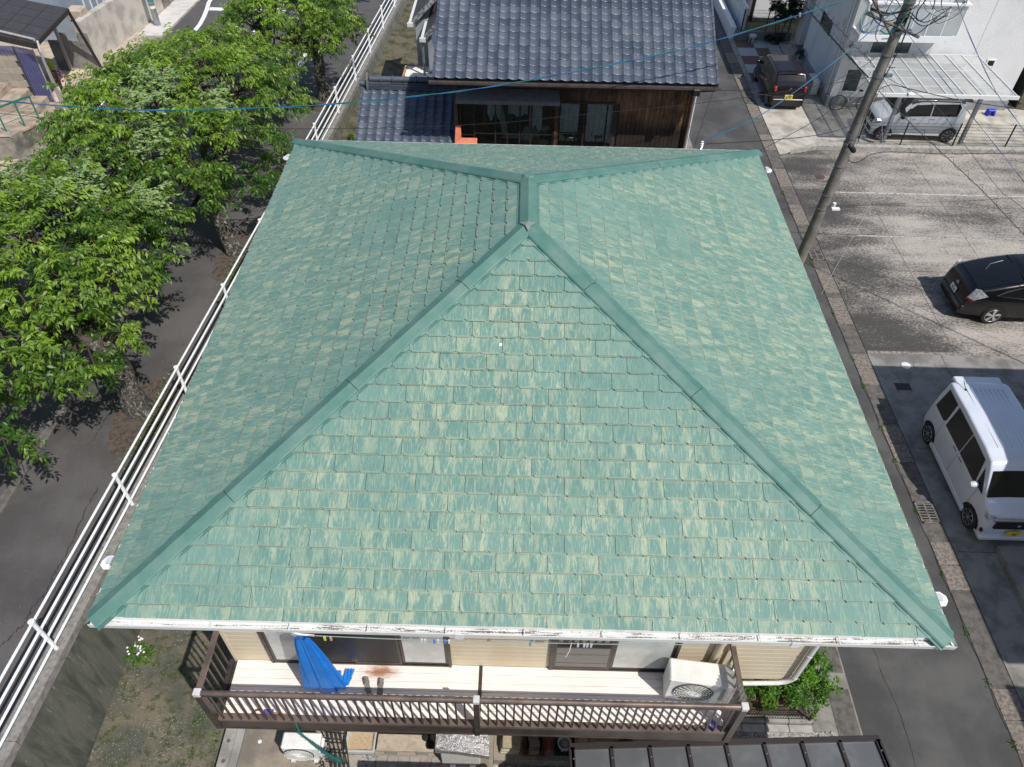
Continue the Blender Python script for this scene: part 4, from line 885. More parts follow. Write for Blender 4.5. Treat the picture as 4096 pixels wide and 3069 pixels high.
def shed(x0,z0,y0,y1,run):
    s=math.tan(math.radians(46)); x1=x0+run; z1=z0+run*s*.95
    n=int(run/.25)+1
    for i in range(n):
        a=x0+i*.25; b=min(a+.262,x1); za=z0+(a-x0)*s*.95; zb=z0+(b-x0)*s*.95
        MB().add([(a,y0+.18,za+.012),(b,y0+.18,zb),(b,y1,zb),(a,y1,za+.012),(a,y0+.18,za-.01),(b,y0+.18,zb-.02),(b,y1,zb-.02),(a,y1,za-.01)],[(0,1,2,3),(7,6,5,4),(0,4,5,1),(3,2,6,7),(0,3,7,4),(1,5,6,2)]).build('slate_course',sl_m,gh)
    MB().add([(x0,y0,z0-.1),(x1,y0,z1-.1),(x1,y0+.18,z1+.02),(x0,y0+.18,z0+.02),(x0,y0,z0-.16),(x1,y0,z1-.16)],[(0,1,2,3),(4,5,1,0)]).build('verge',vg,gh)
    MB().beam((x0-.06,y0-.02,z0-.05),(x0-.06,y1,z0-.05),.09,.07).build('gutter',gutterw,gh); MB().box(x0-.14,y0-.06,z0-.14,x0+.06,y0+.03,z0-.02).build('gutter_end',gutterw,gh)
    MB().box(x0+.1,y0+.2,-.05,x1,y1,z0).build('wall',plain('grey_wall',(.34,.36,.38),(.28,.30,.32),.7,2),gh)
shed(1.56,4.5,21.45,25.0,1.2); shed(1.02,4.52,22.65,27,1.2)
MB().tube([(1.5,21.5,4.4),(1.5,21.6,.2)],.04,8).build('downpipe',steel,gh,smooth=True)
t=thing('satellite_dish','white satellite dish at the left edge of the tiled roof','satellite dish',(2.35,20.2,5.3)); dv=Vector((-.3,-.85,.45)).normalized()
MB().lathe(Vector((2.28,20.0,5.05)),[(0,0),(.12,.012),(.22,.04),(.29,.075),(.295,.065),(.22,.03),(0,-.01)],24,dv,cap=False).build('reflector',white,t,smooth=True); MB().tube([(2.28,20.0,4.8),(2.1,19.6,4.95),(2.1,19.55,5.0)],.015,6).build('feed_arm',steel,t); MB().tube([(2.3,20.1,5.05),(2.35,20.3,4.6)],.025,6).build('mast',steel,t)
MB().tube([(2.2,20,4.8),(2.15,20.2,4.3),(2.3,20.6,3.9)],.008,5).build('cable',black,t)

# =====================================================================
# WHITE HOUSE, CARPORT, FORECOURT
# =====================================================================
wh=thing('white_house','white stucco house with frosted glass balcony behind the carport','house',(20,28,0))
MB().box(17.6,26.7,.42,24.95,31.3,6.3).box(18.3,31.3,.42,24.95,32.6,6.3).build('wall',stucco_m,wh)
MB().box(17.5,26.62,-.05,25.0,31.35,.42).box(18.2,31.3,-.05,25,32.65,.42).build('foundation',plain('foundation_grey',(.30,.31,.31),(.22,.23,.23),.85,3),wh)
MB().box(17.3,26.4,6.3,25.3,32.8,6.45).build('roof',dgrey,wh)
for zz in (1.6,): pass
pj=MB(); 
for xx in (20.95,22.75): pj.box(xx,26.694,.42,xx+.012,26.703,6.3)
for yy in (28.3,30.1): pj.box(17.594,yy,.42,17.603,yy+.012,6.3)
pj.build('panel_joint',plain('joint_grey',(.45,.45,.46),None,.8),wh,kind='stuff')
def hwin(plane,a0,a1,z0,z1,fm,pm,name='window',mid=None):
    f=MB(); d=.02
    def bx(mb,u0,u1,w0,w1,o0,o1):
        if plane=='y': mb.box(u0,26.7-o1,w0,u1,26.7-o0,w1)
        else: mb.box(17.6-o1,u0,w0,17.6-o0,u1,w1)
    bx(f,a0-.05,a1+.05,z0-.05,z0,0,.03); bx(f,a0-.05,a1+.05,z1,z1+.05,0,.03); bx(f,a0-.05,a0,z0,z1,0,.032); bx(f,a1,a1+.05,z0,z1,0,.032)
    if mid: bx(f,mid-.025,mid+.025,z0,z1,0,.03)
    F=f.build(name,fm,wh); p=MB(); bx(p,a0,a1,z0,z1,.004,.012); p.build('pane',pm,F); return F
grn=plain('reflective_pane',(.05,.06,.06),(.10,.12,.12),.08,1.5,coat=.5)
hwin('y',18.6,20.12,2.05,3.0,white,grn,mid=19.35); hwin('y',18.0,18.6,.66,1.55,white,grn); hwin('y',23.42,23.68,1.82,2.04,white,darkglass); hwin('x',28.6,30.1,2.05,2.62,white,darkglass)
MB().lathe((17.75,26.62,2.55),[(.05,0),(.09,.05),(.09,.10),(.03,.14)],12,(0,-1,-.4)).build('vent_hood',plain('vent_grey',(.2,.2,.21),None,.4),wh,smooth=True)
for yy in (27.0,27.2): MB().tube([(17.53,yy,4.9),(17.53,yy,.1)],.04,9).build('downpipe',gutterw,wh,smooth=True)
MB().lathe((17.5,27.5,2.9),[(.06,0),(.06,.35)],10).build('vent_pipe',gutterw,wh,smooth=True)
# balcony with frosted panels
wb=MB().box(17.62,25.82,3.05,21.22,26.7,3.22); wb.build('balcony_floor',white,wh)
MB().box(17.60,25.77,3.02,21.26,25.83,3.26).build('balcony_beam',white,wh)
MB().box(17.55,25.72,4.38,21.33,25.86,4.45).box(21.22,25.8,4.37,21.33,26.7,4.44).box(17.58,25.8,4.37,17.68,26.7,4.44).build('balcony_rail',white,wh)
fp=frosted('frosted_panel',(.72,.74,.74),.22)
for i in range(6):
    a=17.66+i*.594; MB().box(a+.02,25.80,3.30,a+.574,25.815,4.36).build('balcony_panel',fp,wh); MB().box(a-.018,25.785,3.24,a+.018,25.83,4.38).build('balcony_post',white,wh)
MB().box(21.225,25.785,3.24,21.26,25.83,4.38).build('balcony_post',white,wh)
MB().box(21.235,25.85,3.30,21.25,26.68,4.36).build('balcony_panel',fp,wh); MB().box(17.61,25.85,3.30,17.625,26.68,4.36).build('balcony_panel',fp,wh)
MB().box(18.2,26.3,3.24,20.4,26.4,3.75).build('blue_bin',plain('pale_blue',(.25,.55,.75),None,.5),label='pale blue box seen blurred through the frosted balcony panels',cat='box')
# entrance wing
MB().box(17.75,32.5,-.05,18.3,33.2,4).build('entrance_wall',stucco_m,wh); MB().box(18.05,31.32,.02,18.3,31.36,2.3).build('door',plain('door_grey',(.4,.38,.35),None,.5),wh)
for i,(a,b,c_,d_,z) in enumerate([(16.35,16.85,31.3,32.5,.15),(16.9,17.5,31.3,32.6,.17),(17.52,18.15,31.3,32.7,.19)]): MB().rbox(a,c_,-.02,b,d_,z,.01).build('entrance_step',plain('step_tile%d'%i,(.38,.36,.32),(.30,.28,.25),.8,6),label=['outermost pale stone step before the white house entrance','middle pale stone step before the white house entrance','innermost pale stone step at the white house door'][i],cat='step')
MB().box(17.6,31.9,.19,18.05,32.45,.205).build('door_mat',plain('mat_red',(.13,.06,.05),(.2,.19,.18),.9,20),label='red-brown door mat on the innermost entrance step',cat='mat')
# far house and its low wall
fh=thing('pale_house','white sided house beyond the dark shrub','house',(17,38,0)); MB().box(16.3,36,-.05,19.5,44,5).build('wall',stucco_m,fh); MB().box(16.18,35.9,-.05,16.32,36.05,5).build('corner_pipe',black,fh)
MB().box(16.3,35.95,-.05,19.5,36.0,.12).build('plinth',greyc,fh)
MB().box(14.95,33.3,-.05,17.6,33.5,.42).build('block_wall',plain('block_wall_grey',(.20,.20,.20),(.14,.14,.14),.9,4),label='low grey block wall under the black mesh fence by the shrub',cat='wall')
pw=thing('white_parapet','low white parapet wall running beside the lane at the top right','wall',(14.8,37,0)); MB().box(14.72,33.5,-.05,14.98,46,.55).build('wall',white,pw); MB().box(15.3,33.6,-.05,15.4,46,1.4).build('screen',stucco_m,pw)
for i in range(14): MB().box(15.27,33.8+i*.4,.3,15.30,33.95+i*.4,1.35).build('slat',white,pw)
heap(15.12,34.4,.05,.10,.55,plain('blue_sheet',(.03,.25,.6),None,.5),'blue_sheet','blue plastic sheet bunched on the white parapet fence','sheet',8)
def meshfence(name,lab,p0,p1,h,z0,step=.05,hs_=(.1,),posts=()):
    t=thing(name,lab,'fence',p0+(z0,)); p0=Vector((*p0,z0)); p1=Vector((*p1,z0)); d=(p1-p0); L=d.length; d.normalize(); m=MB(); fmat=black
    n=int(L/step)
    for i in range(n): q=p0+d*(i*step); m.beam(q,q+Vector((0,0,h)),.006,.006,(1,0,0))
    m.build('vertical_wires',fmat,t,kind='stuff')
    m=MB(); k=int(h/.12)
    for i in range(k+1):
        z=Vector((0,0,i*h/k)); m.beam(p0+z,p1+z,.008,.010)
    m.build('horizontal_wires',fmat,t,kind='stuff')
    for s in posts: q=p0+d*s; MB().tube([q-Vector((0,0,.1)),q+Vector((0,0,h+.03))],.028,8).build('post',fmat,t,smooth=True)
    return t
meshfence('mesh_fence','black wire mesh fence on the concrete kerb before the white car',(17.4,23.2),(30,23.32),.88,.17,.06,posts=(0.05,2.04,4.06,6.1,8.1,10.1,12.1))
meshfence('mesh_fence','black wire mesh fence behind the stone stool and dark shrub',(15.15,33.4),(17.5,33.4),.95,.42,.08,posts=(.05,1.2,2.3))
struct('forecourt',MB().add([(14.7,22.55,.012),(16.2,23.02,.012),(40,23.35,.012),(40,26.8,.012),(17.6,26.8,.012),(16.6,26.8,.012),(14.7,26.8,.012)],[(0,1,2,3,4,5,6)]),apron_m)
struct('forecourt_kerb',MB().prism([(16.2,22.98),(40,23.02),(40,23.34),(16.35,23.34),(15.1,22.6)],.0,.17),plain('kerb_pale',(.40,.38,.35),(.26,.25,.23),.9,6,bump=.5))
struct('garden_strip',MB().box(14.7,26.8,-.05,18.3,33.4,.006),greyc)
pb=plain('paving_brown',(.16,.105,.09),(.12,.08,.07),.85,6); pwh=plain('paving_white',(.42,.44,.44),(.34,.36,.36),.8,5)
cj=struct('checker_paving',MB().box(14.9,26.85,-.05,16.62,33.3,.010),greyc)
for r in range(7):
    for c_ in range(2): MB().rbox(14.93+c_*.85,26.9+r*.925,-.02,14.93+c_*.85+.835,26.9+r*.925+.91,.022,.006).build('paving_slab',pwh if (r+c_)%2 else pb,cj)
t=thing('stone_stool','rounded white stone stool on the chequered paving','stool',(15.7,33.0,0)); MB().lathe((15.7,33.0,.28),[(.16,0),(.19,.05),(.17,.12),(0,.14)],14).build('seat',plain('stool_white',(.5,.52,.5),None,.8),t,smooth=True)
for k in range(3): a=k*2.1+.5; MB().tube([(15.7+.11*math.cos(a),33+.11*math.sin(a),0),(15.7+.11*math.cos(a),33+.11*math.sin(a),.3)],.035,7).build('leg',plain('stool_leg',(.46,.48,.46),None,.8),t)
acunit(17.42,27.62,.0,.80,.30,.62,'outdoor air conditioner unit beside the dark maroon car',rz=math.radians(-90+180))
# carport
cp_=thing('carport','white-framed carport with frosted panel roof over the white car','carport',(20.2,24.6,0))
cx0,cx1,cy0,cy1=17.72,22.8,22.95,26.45; zc0,zc1=2.28,2.32
cm=frosted('carport_panel',(.88,.90,.89),.48); cfm=plain('carport_frame',(.74,.77,.80),None,.35,metal=.2)
nbx=8
for i in range(nbx):
    for j in range(5):
        a=cx0+(cx1-cx0)*i/nbx; b=cx0+(cx1-cx0)*(i+1)/nbx; c_=cy0+(cy1-cy0)*j/5; d_=cy0+(cy1-cy0)*(j+1)/5
        MB().box(a+.018,c_+.012,zc0,b-.018,d_-.012,zc0+.006).build('roof_panel',cm,cp_)
for i in range(nbx+1): a=cx0+(cx1-cx0)*i/nbx; MB().box(a-.02,cy0,zc0-.03,a+.02,cy1,zc0+.035).build('rafter',cfm,cp_)
for j in range(1,5): c_=cy0+(cy1-cy0)*j/5; MB().box(cx0,c_-.011,zc0-.012,cx1,c_+.011,zc0+.012).build('cross_bar',cfm,cp_)
MB().box(cx0-.04,cy0-.09,zc0-.07,cx1+.04,cy0+.0,zc0+.05).build('front_gutter',gutterw,cp_); MB().box(cx0-.03,cy1,zc0-.05,cx1+.03,cy1+.05,zc0+.04).build('back_beam',cfm,cp_)
pgm=plain('post_grey',(.36,.37,.40),(.28,.29,.31),.4,5,metal=.4)
for xx in (18.82,21.80): MB().box(xx-.055,23.32,.0,xx+.055,23.46,zc0-.05).build('post',pgm,cp_)
for k,xx in enumerate((18.82,21.80)): MB().box(xx-.04,23.0,zc0-.11,xx+.04,26.4,zc0-.03).build('side_beam',cfm,cp_)
t=thing('blue_stool','small bright blue plastic step stool at the carport back wall','stool',(24.2,26.2,0)); bl=plain('bright_blue',(.01,.03,.55),None,.4); MB().rbox(24.05,26.1,.22,24.35,26.3,.25,.01).build('seat',bl,t); MB().solid([(24.03,26.08,0),(24.1,26.08,0),(24.14,26.08,.22),(24.07,26.08,.22)],(0,.24,0)).build('leg',bl,t); MB().solid([(24.37,26.08,0),(24.3,26.08,0),(24.26,26.08,.22),(24.33,26.08,.22)],(0,.24,0)).build('leg',bl,t)
sd=thing('gap_shade_panel','added black panel shading the narrow gap right of the white house','fence',(25.6,28,0)); MB().box(25.55,26.9,-.05,25.62,34,2.4).build('shade_panel',black,sd)  # upright panel added to blacken and shade the gap
struct('side_gap',MB().box(25.0,26.85,-.05,25.55,34,.02),soil); shrub_late=1
# bicycle
bk=thing('bicycle','white framed bicycle parked against the foundation of the white house','bicycle',(18.3,26.3,0)); bw_=plain('bike_white',(.75,.74,.72),None,.3)
for xx in (17.85,18.95):
    c=Vector((xx,26.3,.33)); w2=MB().tube([c+Vector((.32*math.cos(a),0,.32*math.sin(a))) for a in [k*2*math.pi/28 for k in range(29)]],.018,6,False).build('wheel',rubber,bk,smooth=True)
    sp=MB(); [sp.beam(c,c+Vector((.31*math.cos(a),0,.31*math.sin(a))),.004,.004,(0,1,0)) for a in [k*math.pi/9 for k in range(18)]]; sp.build('spokes',steel,w2)
A_,B_,C_,D_=(17.85,26.3,.33),(18.02,26.3,.85),(18.35,26.3,.30),(18.62,26.3,.80)
MB().tube([A_,B_],.016,7).tube([B_,C_],.018,7).tube([C_,D_],.016,7).tube([B_,(18.58,26.3,.72)],.016,7).tube([C_,(18.95,26.3,.33)],.012,7).tube([D_,(18.95,26.3,.33)],.011,7).build('frame',bw_,bk,smooth=True)
MB().lathe((18.64,26.3,.84),[(.06,0),(.10,.03),(.05,.06)],10).build('saddle',black,bk,smooth=True); MB().tube([B_,(18.0,26.3,1.0),(17.95,26.05,1.02)],.013,7).tube([(18.0,26.3,1.0),(17.95,26.56,1.02)],.013,7).build('handlebar',black,bk,smooth=True)
MB().lathe((18.35,26.28,.30),[(.08,0),(.08,-.01)],12,(0,1,0)).build('crank',steel,bk)

# =====================================================================
# CARS
# =====================================================================
def interp(tab,x):
    if x<=tab[0][0]: return tab[0][1]
    for (a,b),(c,d) in zip(tab[:-1],tab[1:]):
        if x<=c: return b+(d-b)*(x-a)/(c-a) if c>a else d
    return tab[-1][1]
def car(name,label,cat,loc,rz,sp,group='parked cars'):
    t=thing(name,label,cat,loc,group,rz=rz); L,Wd=sp['L'],sp['W']; hw0=Wd/2; top=sp['top']; zb=sp['belt']; zr=max(z for _,z in top); bot=sp.get('bot',.20)
    def plan(x):
        f=(x/(L/2)) if x>0 else (-x/(L/2)); p=sp.get('pf',6) if x>0 else sp.get('pr',9); return hw0*(1-sp.get('tf',.16)*f**p) if x>0 else hw0*(1-sp.get('tr',.10)*f**p)
    def hw(x,z): 
        w=plan(x); k=max(0,(z-zb)/(zr-zb)); b=max(0,(.45-z)/.45)
        return w-sp.get('tum',.12)*k-.05*b*b+.012*math.sin(max(0,min(1,(z-.25)/(zb-.25)))*math.pi)
    paint=sp['paint']; xs=sorted(set([round(a,3) for a,_ in top]+[round(-L/2+L*i/44,3) for i in range(45)])); ring=[]
    rc=sp.get('rc',.09)
    for x in xs:
        T=interp(top,x); zt=max(T-rc,bot+.05); r=[]
        zz=[bot,bot+.06]+[bot+.06+(zt-bot-.06)*k/7 for k in range(1,8)]
        r.append((0,bot)); r.append((hw(x,bot)*.93,bot))
        for z in zz[1:]: r.append((hw(x,z),z))
        w=hw(x,zt)
        for a in (22,45,68): r.append((w-rc*(1-math.cos(math.radians(a))),zt+rc*math.sin(math.radians(a))))
        ct=sp.get('crown',.03); w2=w-rc
        for k in (1,.7,.35,0): r.append((w2*k,T+ct*(1-k*k)))
        ring.append([(x,y,z) for y,z in r])
    n=len(ring[0]); mb=MB()
    for sg in (1,-1):
        vs=[(x,y*sg,z) for R in ring for x,y,z in R]; fs=[(i*n+j,i*n+j+1,(i+1)*n+j+1,(i+1)*n+j) for i in range(len(ring)-1) for j in range(n-1)]
        fs+=[tuple(range(n)),tuple((len(ring)-1)*n+j for j in range(n))]
        mb.add(vs,fs)
    me=mb.mesh('body',paint,True,38); bm=bmesh.new(); bm.from_mesh(me); bmesh.ops.remove_doubles(bm,verts=bm.verts,dist=.0008); bmesh.ops.recalc_face_normals(bm,faces=bm.faces); bm.to_mesh(me); bm.free(); me.shade_smooth(); me.set_sharp_from_angle(angle=math.radians(38))
    link(bpy.data.objects.new('body',me),t)
    if 'roofm' in sp:
        x0_,x1_,rm_=sp['roofm']; mb=MB()
        for sg in (1,-1):
            rr_=[R for R in ring if x0_<=R[0][0]<=x1_]; j0=n-8; mb.add([(x,y*1.006*sg,z+.004) for R in rr_ for x,y,z in R[j0:]],[(i*8+j,i*8+j+1,(i+1)*8+j+1,(i+1)*8+j) for i in range(len(rr_)-1) for j in range(7)])
        mb.build('roof_skin',rm_,t,smooth=True)
    def side(nm,poly,m,off=.006,both=True,par=t,sides=(1,-1)):
        for sg in sides:
            # fan through centre with subdivided rim so that it follows the body
            P_=[]; 
            for i in range(len(poly)):
                a,b=poly[i],poly[(i+1)%len(poly)]
                for k in range(4): P_.append((a[0]+(b[0]-a[0])*k/4,a[1]+(b[1]-a[1])*k/4))
            c=(sum(p[0] for p in P_)/len(P_),sum(p[1] for p in P_)/len(P_)); v=[(c[0],sg*(hw(*c)+off),c[1])]; m_=len(P_)
            for s in (.5,1): v+=[(c[0]+(p[0]-c[0])*s,sg*(hw(c[0]+(p[0]-c[0])*s,c[1]+(p[1]-c[1])*s)+off),c[1]+(p[1]-c[1])*s) for p in P_]
            f=[(0,1+i,1+(i+1)%m_) for i in range(m_)]+[(1+i,1+m_+i,1+m_+(i+1)%m_,1+(i+1)%m_) for i in range(m_)]
            MB().add(v,f).build(nm,m,par,smooth=True)
    def topz(x,y): 
        T=interp(top,x); w2=max(.05,hw(x,max(T-rc,bot+.05))-rc); k=min(1,abs(y)/w2); return T+sp.get('crown',.03)*(1-k*k)
    def onTop(nm,x0,x1,wa,wb,m,off=.010,y0=None,nx=8,par=t):    # strip of the top surface between x0..x1
        def fn(u,v):
            x=x0+(x1-x0)*v; w=wa+(wb-wa)*v; y=(u-.5)*2*w if y0 is None else y0+(u-.5)*2*w
            e=.01; dx=(topz(x+e,y)-topz(x-e,y))/(2*e); nrm=Vector((-dx,0,1)).normalized(); return tuple(Vector((x,y,topz(x,y)))+nrm*off)
        MB().grid(fn,12,nx).build(nm,m,par,smooth=True)
    # wheels
    R_=sp.get('wr',.27)
    for x in (sp['wf'],sp['wb']):
        for sg in (1,-1):
            y=sg*(hw0-.0); side('wheel_arch',[(x+(R_+.06)*math.cos(a),max(.16,R_+(R_+.06)*math.sin(a))) for a in [k*math.pi/8-math.pi*.04 for k in range(9)]],black,.004,sides=(sg,))
            yo=sg*(plan(x)+.010); ax=(0,sg,0)
            tw=MB().lathe((x,yo-sg*.15,R_),[(R_*.7,.0),(R_,.01),(R_,.135),(R_*.93,.155),(R_*.70,.155)],28,ax).build('wheel',rubber,t,smooth=True)
            MB().lathe((x,yo-sg*.01,R_),[(R_*.70,0),(R_*.68,.004)],28,ax).build('rim_dish',black,tw)
            rim=MB(); ns=sp.get('spokes',7)
            for k in range(ns):
                a=k*2*math.pi/ns+.3; c=Vector((x,yo+sg*.002,R_)); d=Vector((math.cos(a),0,math.sin(a))); q=Vector((-math.sin(a),0,math.cos(a)))
                wi,wo=sp.get('sw',(.018,.026)); pts=[c+d*.03-q*wi,c+d*.03+q*wi,c+d*R_*.69+q*wo,c+d*R_*.69-q*wo]; rim.solid(pts,(0,sg*.008,0))
            rim.tube([(x+R_*.69*math.cos(a),yo+sg*.004,R_+R_*.69*math.sin(a)) for a in [k*2*math.pi/28 for k in range(29)]],.008,6,False).lathe((x,yo,R_),[(.045,0),(.04,.014),(0,.016)],14,ax)
            rim.build('rim',sp.get('rimm',steel),tw)
    for poly in sp['win']: side('side_window',poly,carglass)
    for poly in sp.get('trim',[]): side('window_trim',poly,sp.get('trimm',chrome),.003)
    a,b,wa,wb=sp['ws']; onTop('windscreen',a,b,wa,wb,carglass)
    a,b,wa,wb=sp['rs']; onTop('rear_window',a,b,wa,wb,sp.get('rsm',carglass))
    for (x,z,l) in sp.get('handles',[]): 
        for sg in (1,-1): MB().box(x-l/2,sg*(hw(x,z)+.005)-.008,z-.014,x+l/2,sg*(hw(x,z)+.005)+.012,z+.014).build('door_handle',sp.get('hm',chrome),t)
    for (x,z0,z1) in sp.get('seams',[]): side('door_seam',[(x-.004,z0),(x+.004,z0),(x+.004,z1),(x-.004,z1)],black,.003)
    if 'mirror' in sp:
        x,z,mm=sp['mirror']
        for sg in (1,-1):
            y=sg*(hw(x,z)+.10); MB().lathe((x,y,z),[(.0,-.10),(.055,-.09),(.075,-.03),(.075,.03),(.05,.08),(0,.09)],12,(0,1,.1)).build('wing_mirror',mm,t,smooth=True); MB().box(x-.03,min(y,sg*hw(x,z)),z-.05,x+.02,max(y,sg*hw(x,z)),z-.02).build('mirror_stalk',black,t)
    return t,hw,topz,side,onTop
def paintm(name,c,rough=.28,metal=.0,c2=None):
    g=G(name); g.pos(); n=g.noise(g.P,1.5,3); g.col(g.mix(n.ramp(.4,.7),c,c2 or tuple(x*.93 for x in c))); g.set(rough=rough,metal=metal,coat=.9,coatr=.04); return g.m
yel=plain('plate_yellow',(.80,.62,.03),None,.4); plw=plain('plate_white',(.75,.76,.74),None,.4); inkm=plain('plate_black',(.01,.012,.01),None,.5); inkg=plain('plate_green',(.01,.10,.03),None,.5); red=plain('lamp_red',(.45,.01,.012),None,.12,coat=1.); clearl=plain('lamp_clear',(.55,.57,.60),(.25,.26,.28),.08,18,coat=1.)
def plate(t,x,z,facing,tilt,big,small,m,ink):
    f=facing; Rm=Matrix.Translation((x,0,z))@Matrix.Rotation(f*math.pi/2,4,'Z')@Matrix.Rotation(math.pi/2+tilt,4,'X')
    mb=MB().rbox(-.165,-.0825,-.006,.165,.0825,.004,.006); mb.v=[tuple(Rm@Vector(v)) for v in mb.v]; p=mb.build('number_plate',m,t)
    if big: text('plate_number',big,.105,ink,p,Rm@Matrix.Translation((.02 if len(big)<4 else .01,-.022,.006)),bold=.012)
    if small: text('plate_class',small,.04,ink,p,Rm@Matrix.Translation((0,.052,.006)),bold=.01)
def ringlogo(t,x,z,facing,tilt,parts,m):
    Rm=Matrix.Translation((x,0,z))@Matrix.Rotation(facing*math.pi/2,4,'Z')@Matrix.Rotation(math.pi/2+tilt,4,'X'); mb=MB()
    for rx,ry,ox,oy in parts: mb.tube([(ox+rx*math.cos(a),oy+ry*math.sin(a),.004) for a in [k*2*math.pi/18 for k in range(19)]],.006,5,False)
    mb.v=[tuple(Rm@Vector(v)) for v in mb.v]; mb.build('emblem',m,t)
# -- white tall van (faces the camera side)
wp=paintm('van_pearl',(.66,.70,.78),.3)
van=dict(L=3.395,W=1.475,belt=.95,tum=.055,rc=.06,crown=.035,paint=wp,pf=5,tf=.14,pr=12,tr=.06,wr=.275,wf=1.23,wb=-1.23,
 top=[(-1.70,.45),(-1.69,.9),(-1.66,1.25),(-1.58,1.74),(-1.50,1.765),(-.6,1.79),(.45,1.77),(.78,1.72),(.90,1.60),(1.28,1.06),(1.36,1.0),(1.60,.93),(1.68,.80),(1.70,.42)],
 win=[[(-1.54,1.0),(-1.02,1.0),(-.95,1.08),(-.95,1.64),(-1.44,1.65)],[(-.88,1.0),(-.06,1.0),(-.06,1.64),(-.86,1.65)],[(-.03,1.0),(.82,.98),(.64,1.60),(-.03,1.64)],[(.86,1.02),(1.16,1.02),(.98,1.26),(.78,1.5)]],
 ws=(.925,1.27,.63,.70),rs=(-1.645,-1.60,.56,.54),handles=[(-.22,.93,.17),(.10,.92,.17)],seams=[(-.055,.30,.97),(.98,.34,.98),(-.98,.34,1.0)],mirror=(.92,1.08,wp),rimm=plain('rim_machined',(.5,.5,.5),None,.3,metal=.8),spokes=8,sw=(.006,.016))
t,hw,tz,side,onTop=car('kei_van','tall pearl-white boxy van with yellow number plate in the building shade','van',(15.89,7.23,0),-math.pi/2,van)
for k in range(9): MB().beam((-1.35,-.42+k*.105,tz(-1.0,-.42+k*.105)+.004),(.45,-.42+k*.105,tz(.3,-.42+k*.105)+.002),.014,.014).build('roof_rib',wp,t)
for sg in (1,-1): MB().beam((-1.5,sg*.585,1.75),(.72,sg*.59,1.72),.012,.02).build('roof_seam',black,t)
MB().rbox(-1.78,-.55,1.69,-1.45,.55,1.775,.02).build('rear_spoiler',wp,t)
MB().rbox(1.66,-.50,.55,1.735,.50,.83,.015).build('grille',black,t); MB().box(1.70,-.62,.84,1.75,.62,.875).build('grille_trim',chrome,t)
for k in range(9): MB().beam((1.738,-.42+k*.105-.03,.58),(1.738,-.42+k*.105+.03,.81),.012,.014,(0,1,0)).build('grille_bar',dgrey,t)
for sg in (1,-1):
    MB().rbox(1.40,sg*.60-.09,.74,1.66,sg*.60+.09,.90,.03).build('headlamp',clearl,t); MB().rbox(1.60,sg*.56-.12,.36,1.69,sg*.56+.12,.46,.02).build('fog_lamp',black,t)
MB().rbox(1.45,-.66,.16,1.76,.66,.26,.03).build('bumper_lip',wp,t); MB().rbox(-1.0,-.755,.16,1.0,-.70,.27,.02).build('side_skirt',wp,t); MB().rbox(-1.0,.70,.16,1.0,.755,.27,.02).build('side_skirt',wp,t)
plate(t,1.765,.42,1,0,'93','',yel,inkm); MB().tube([(1.745,-.04,.74),(1.745,.03,.72),(1.745,-.03,.68),(1.745,.04,.66)],.008,5).build('emblem',chrome,t)
MB().tube([(-1.30,-.45,1.80),(-1.48,-.47,1.90)],.008,6).lathe((-1.30,-.45,1.79),[(.03,0),(.012,.03)],8).build('aerial',black,t)
# -- white small car with black roof under the carport
wp2=paintm('car_white',(.80,.82,.84),.28)
rbk=paintm('roof_black',(.012,.012,.014),.3)
kei=dict(roofm=(-1.5,.56,rbk),L=3.395,W=1.475,belt=.98,tum=.12,rc=.085,crown=.03,paint=wp2,pf=4,tf=.22,pr=8,tr=.12,wr=.285,wf=1.26,wb=-1.26,
 top=[(-1.70,.5),(-1.68,1.0),(-1.62,1.35),(-1.46,1.60),(-1.3,1.645),(-.4,1.67),(.25,1.64),(.48,1.58),(1.02,1.07),(1.12,1.02),(1.5,.93),(1.62,.83),(1.69,.62),(1.70,.40)],
 win=[[(-1.32,1.06),(-.32,1.06),(-.32,1.50),(-1.28,1.52),(-1.38,1.40)],[(-.28,1.06),(.72,1.03),(.80,1.08),(.34,1.46),(-.28,1.50)]],
 ws=(.53,1.02,.61,.70),rs=(-1.62,-1.50,.52,.50),handles=[(-.42,.95,.16),(.30,.93,.16)],seams=[(-.30,.30,1.0),(.86,.36,1.0)],mirror=(.78,1.04,black),rimm=plain('rim_silver',(.62,.62,.63),None,.3,metal=.8),spokes=8,sw=(.008,.020))
t,hw,tz,side,onTop=car('small_car','small white car with black roof parked under the frosted carport','car',(20.17,24.52,0),math.pi,kei)
MB().rbox(-1.80,-.50,1.56,-1.45,.50,1.625,.02).build('rear_spoiler',black,t)
for sg in (1,-1): MB().rbox(1.44,sg*.55-.12,.70,1.655,sg*.55+.10,.86,.03).build('headlamp',clearl,t); MB().beam((-1.3,sg*.615,1.63),(.35,sg*.62,1.62),.02,.025).build('roof_rail',chrome,t)
MB().rbox(1.62,-.40,.62,1.715,.40,.84,.02).build('grille',black,t); MB().rbox(1.60,-.50,.30,1.715,.50,.45,.02).build('lower_intake',black,t); MB().beam((1.71,-.42,.70),(1.71,.42,.70),.02,.02).build('grille_bar',chrome,t)
side('fuel_flap',[(-1.36+.07*math.cos(a),.86+.07*math.sin(a)) for a in [k*math.pi/5 for k in range(10)]],wp2,.006,sides=(1,))
side('side_skirt',[(-.9,.22),(.9,.22),(.9,.30),(-.9,.28)],black,.003)
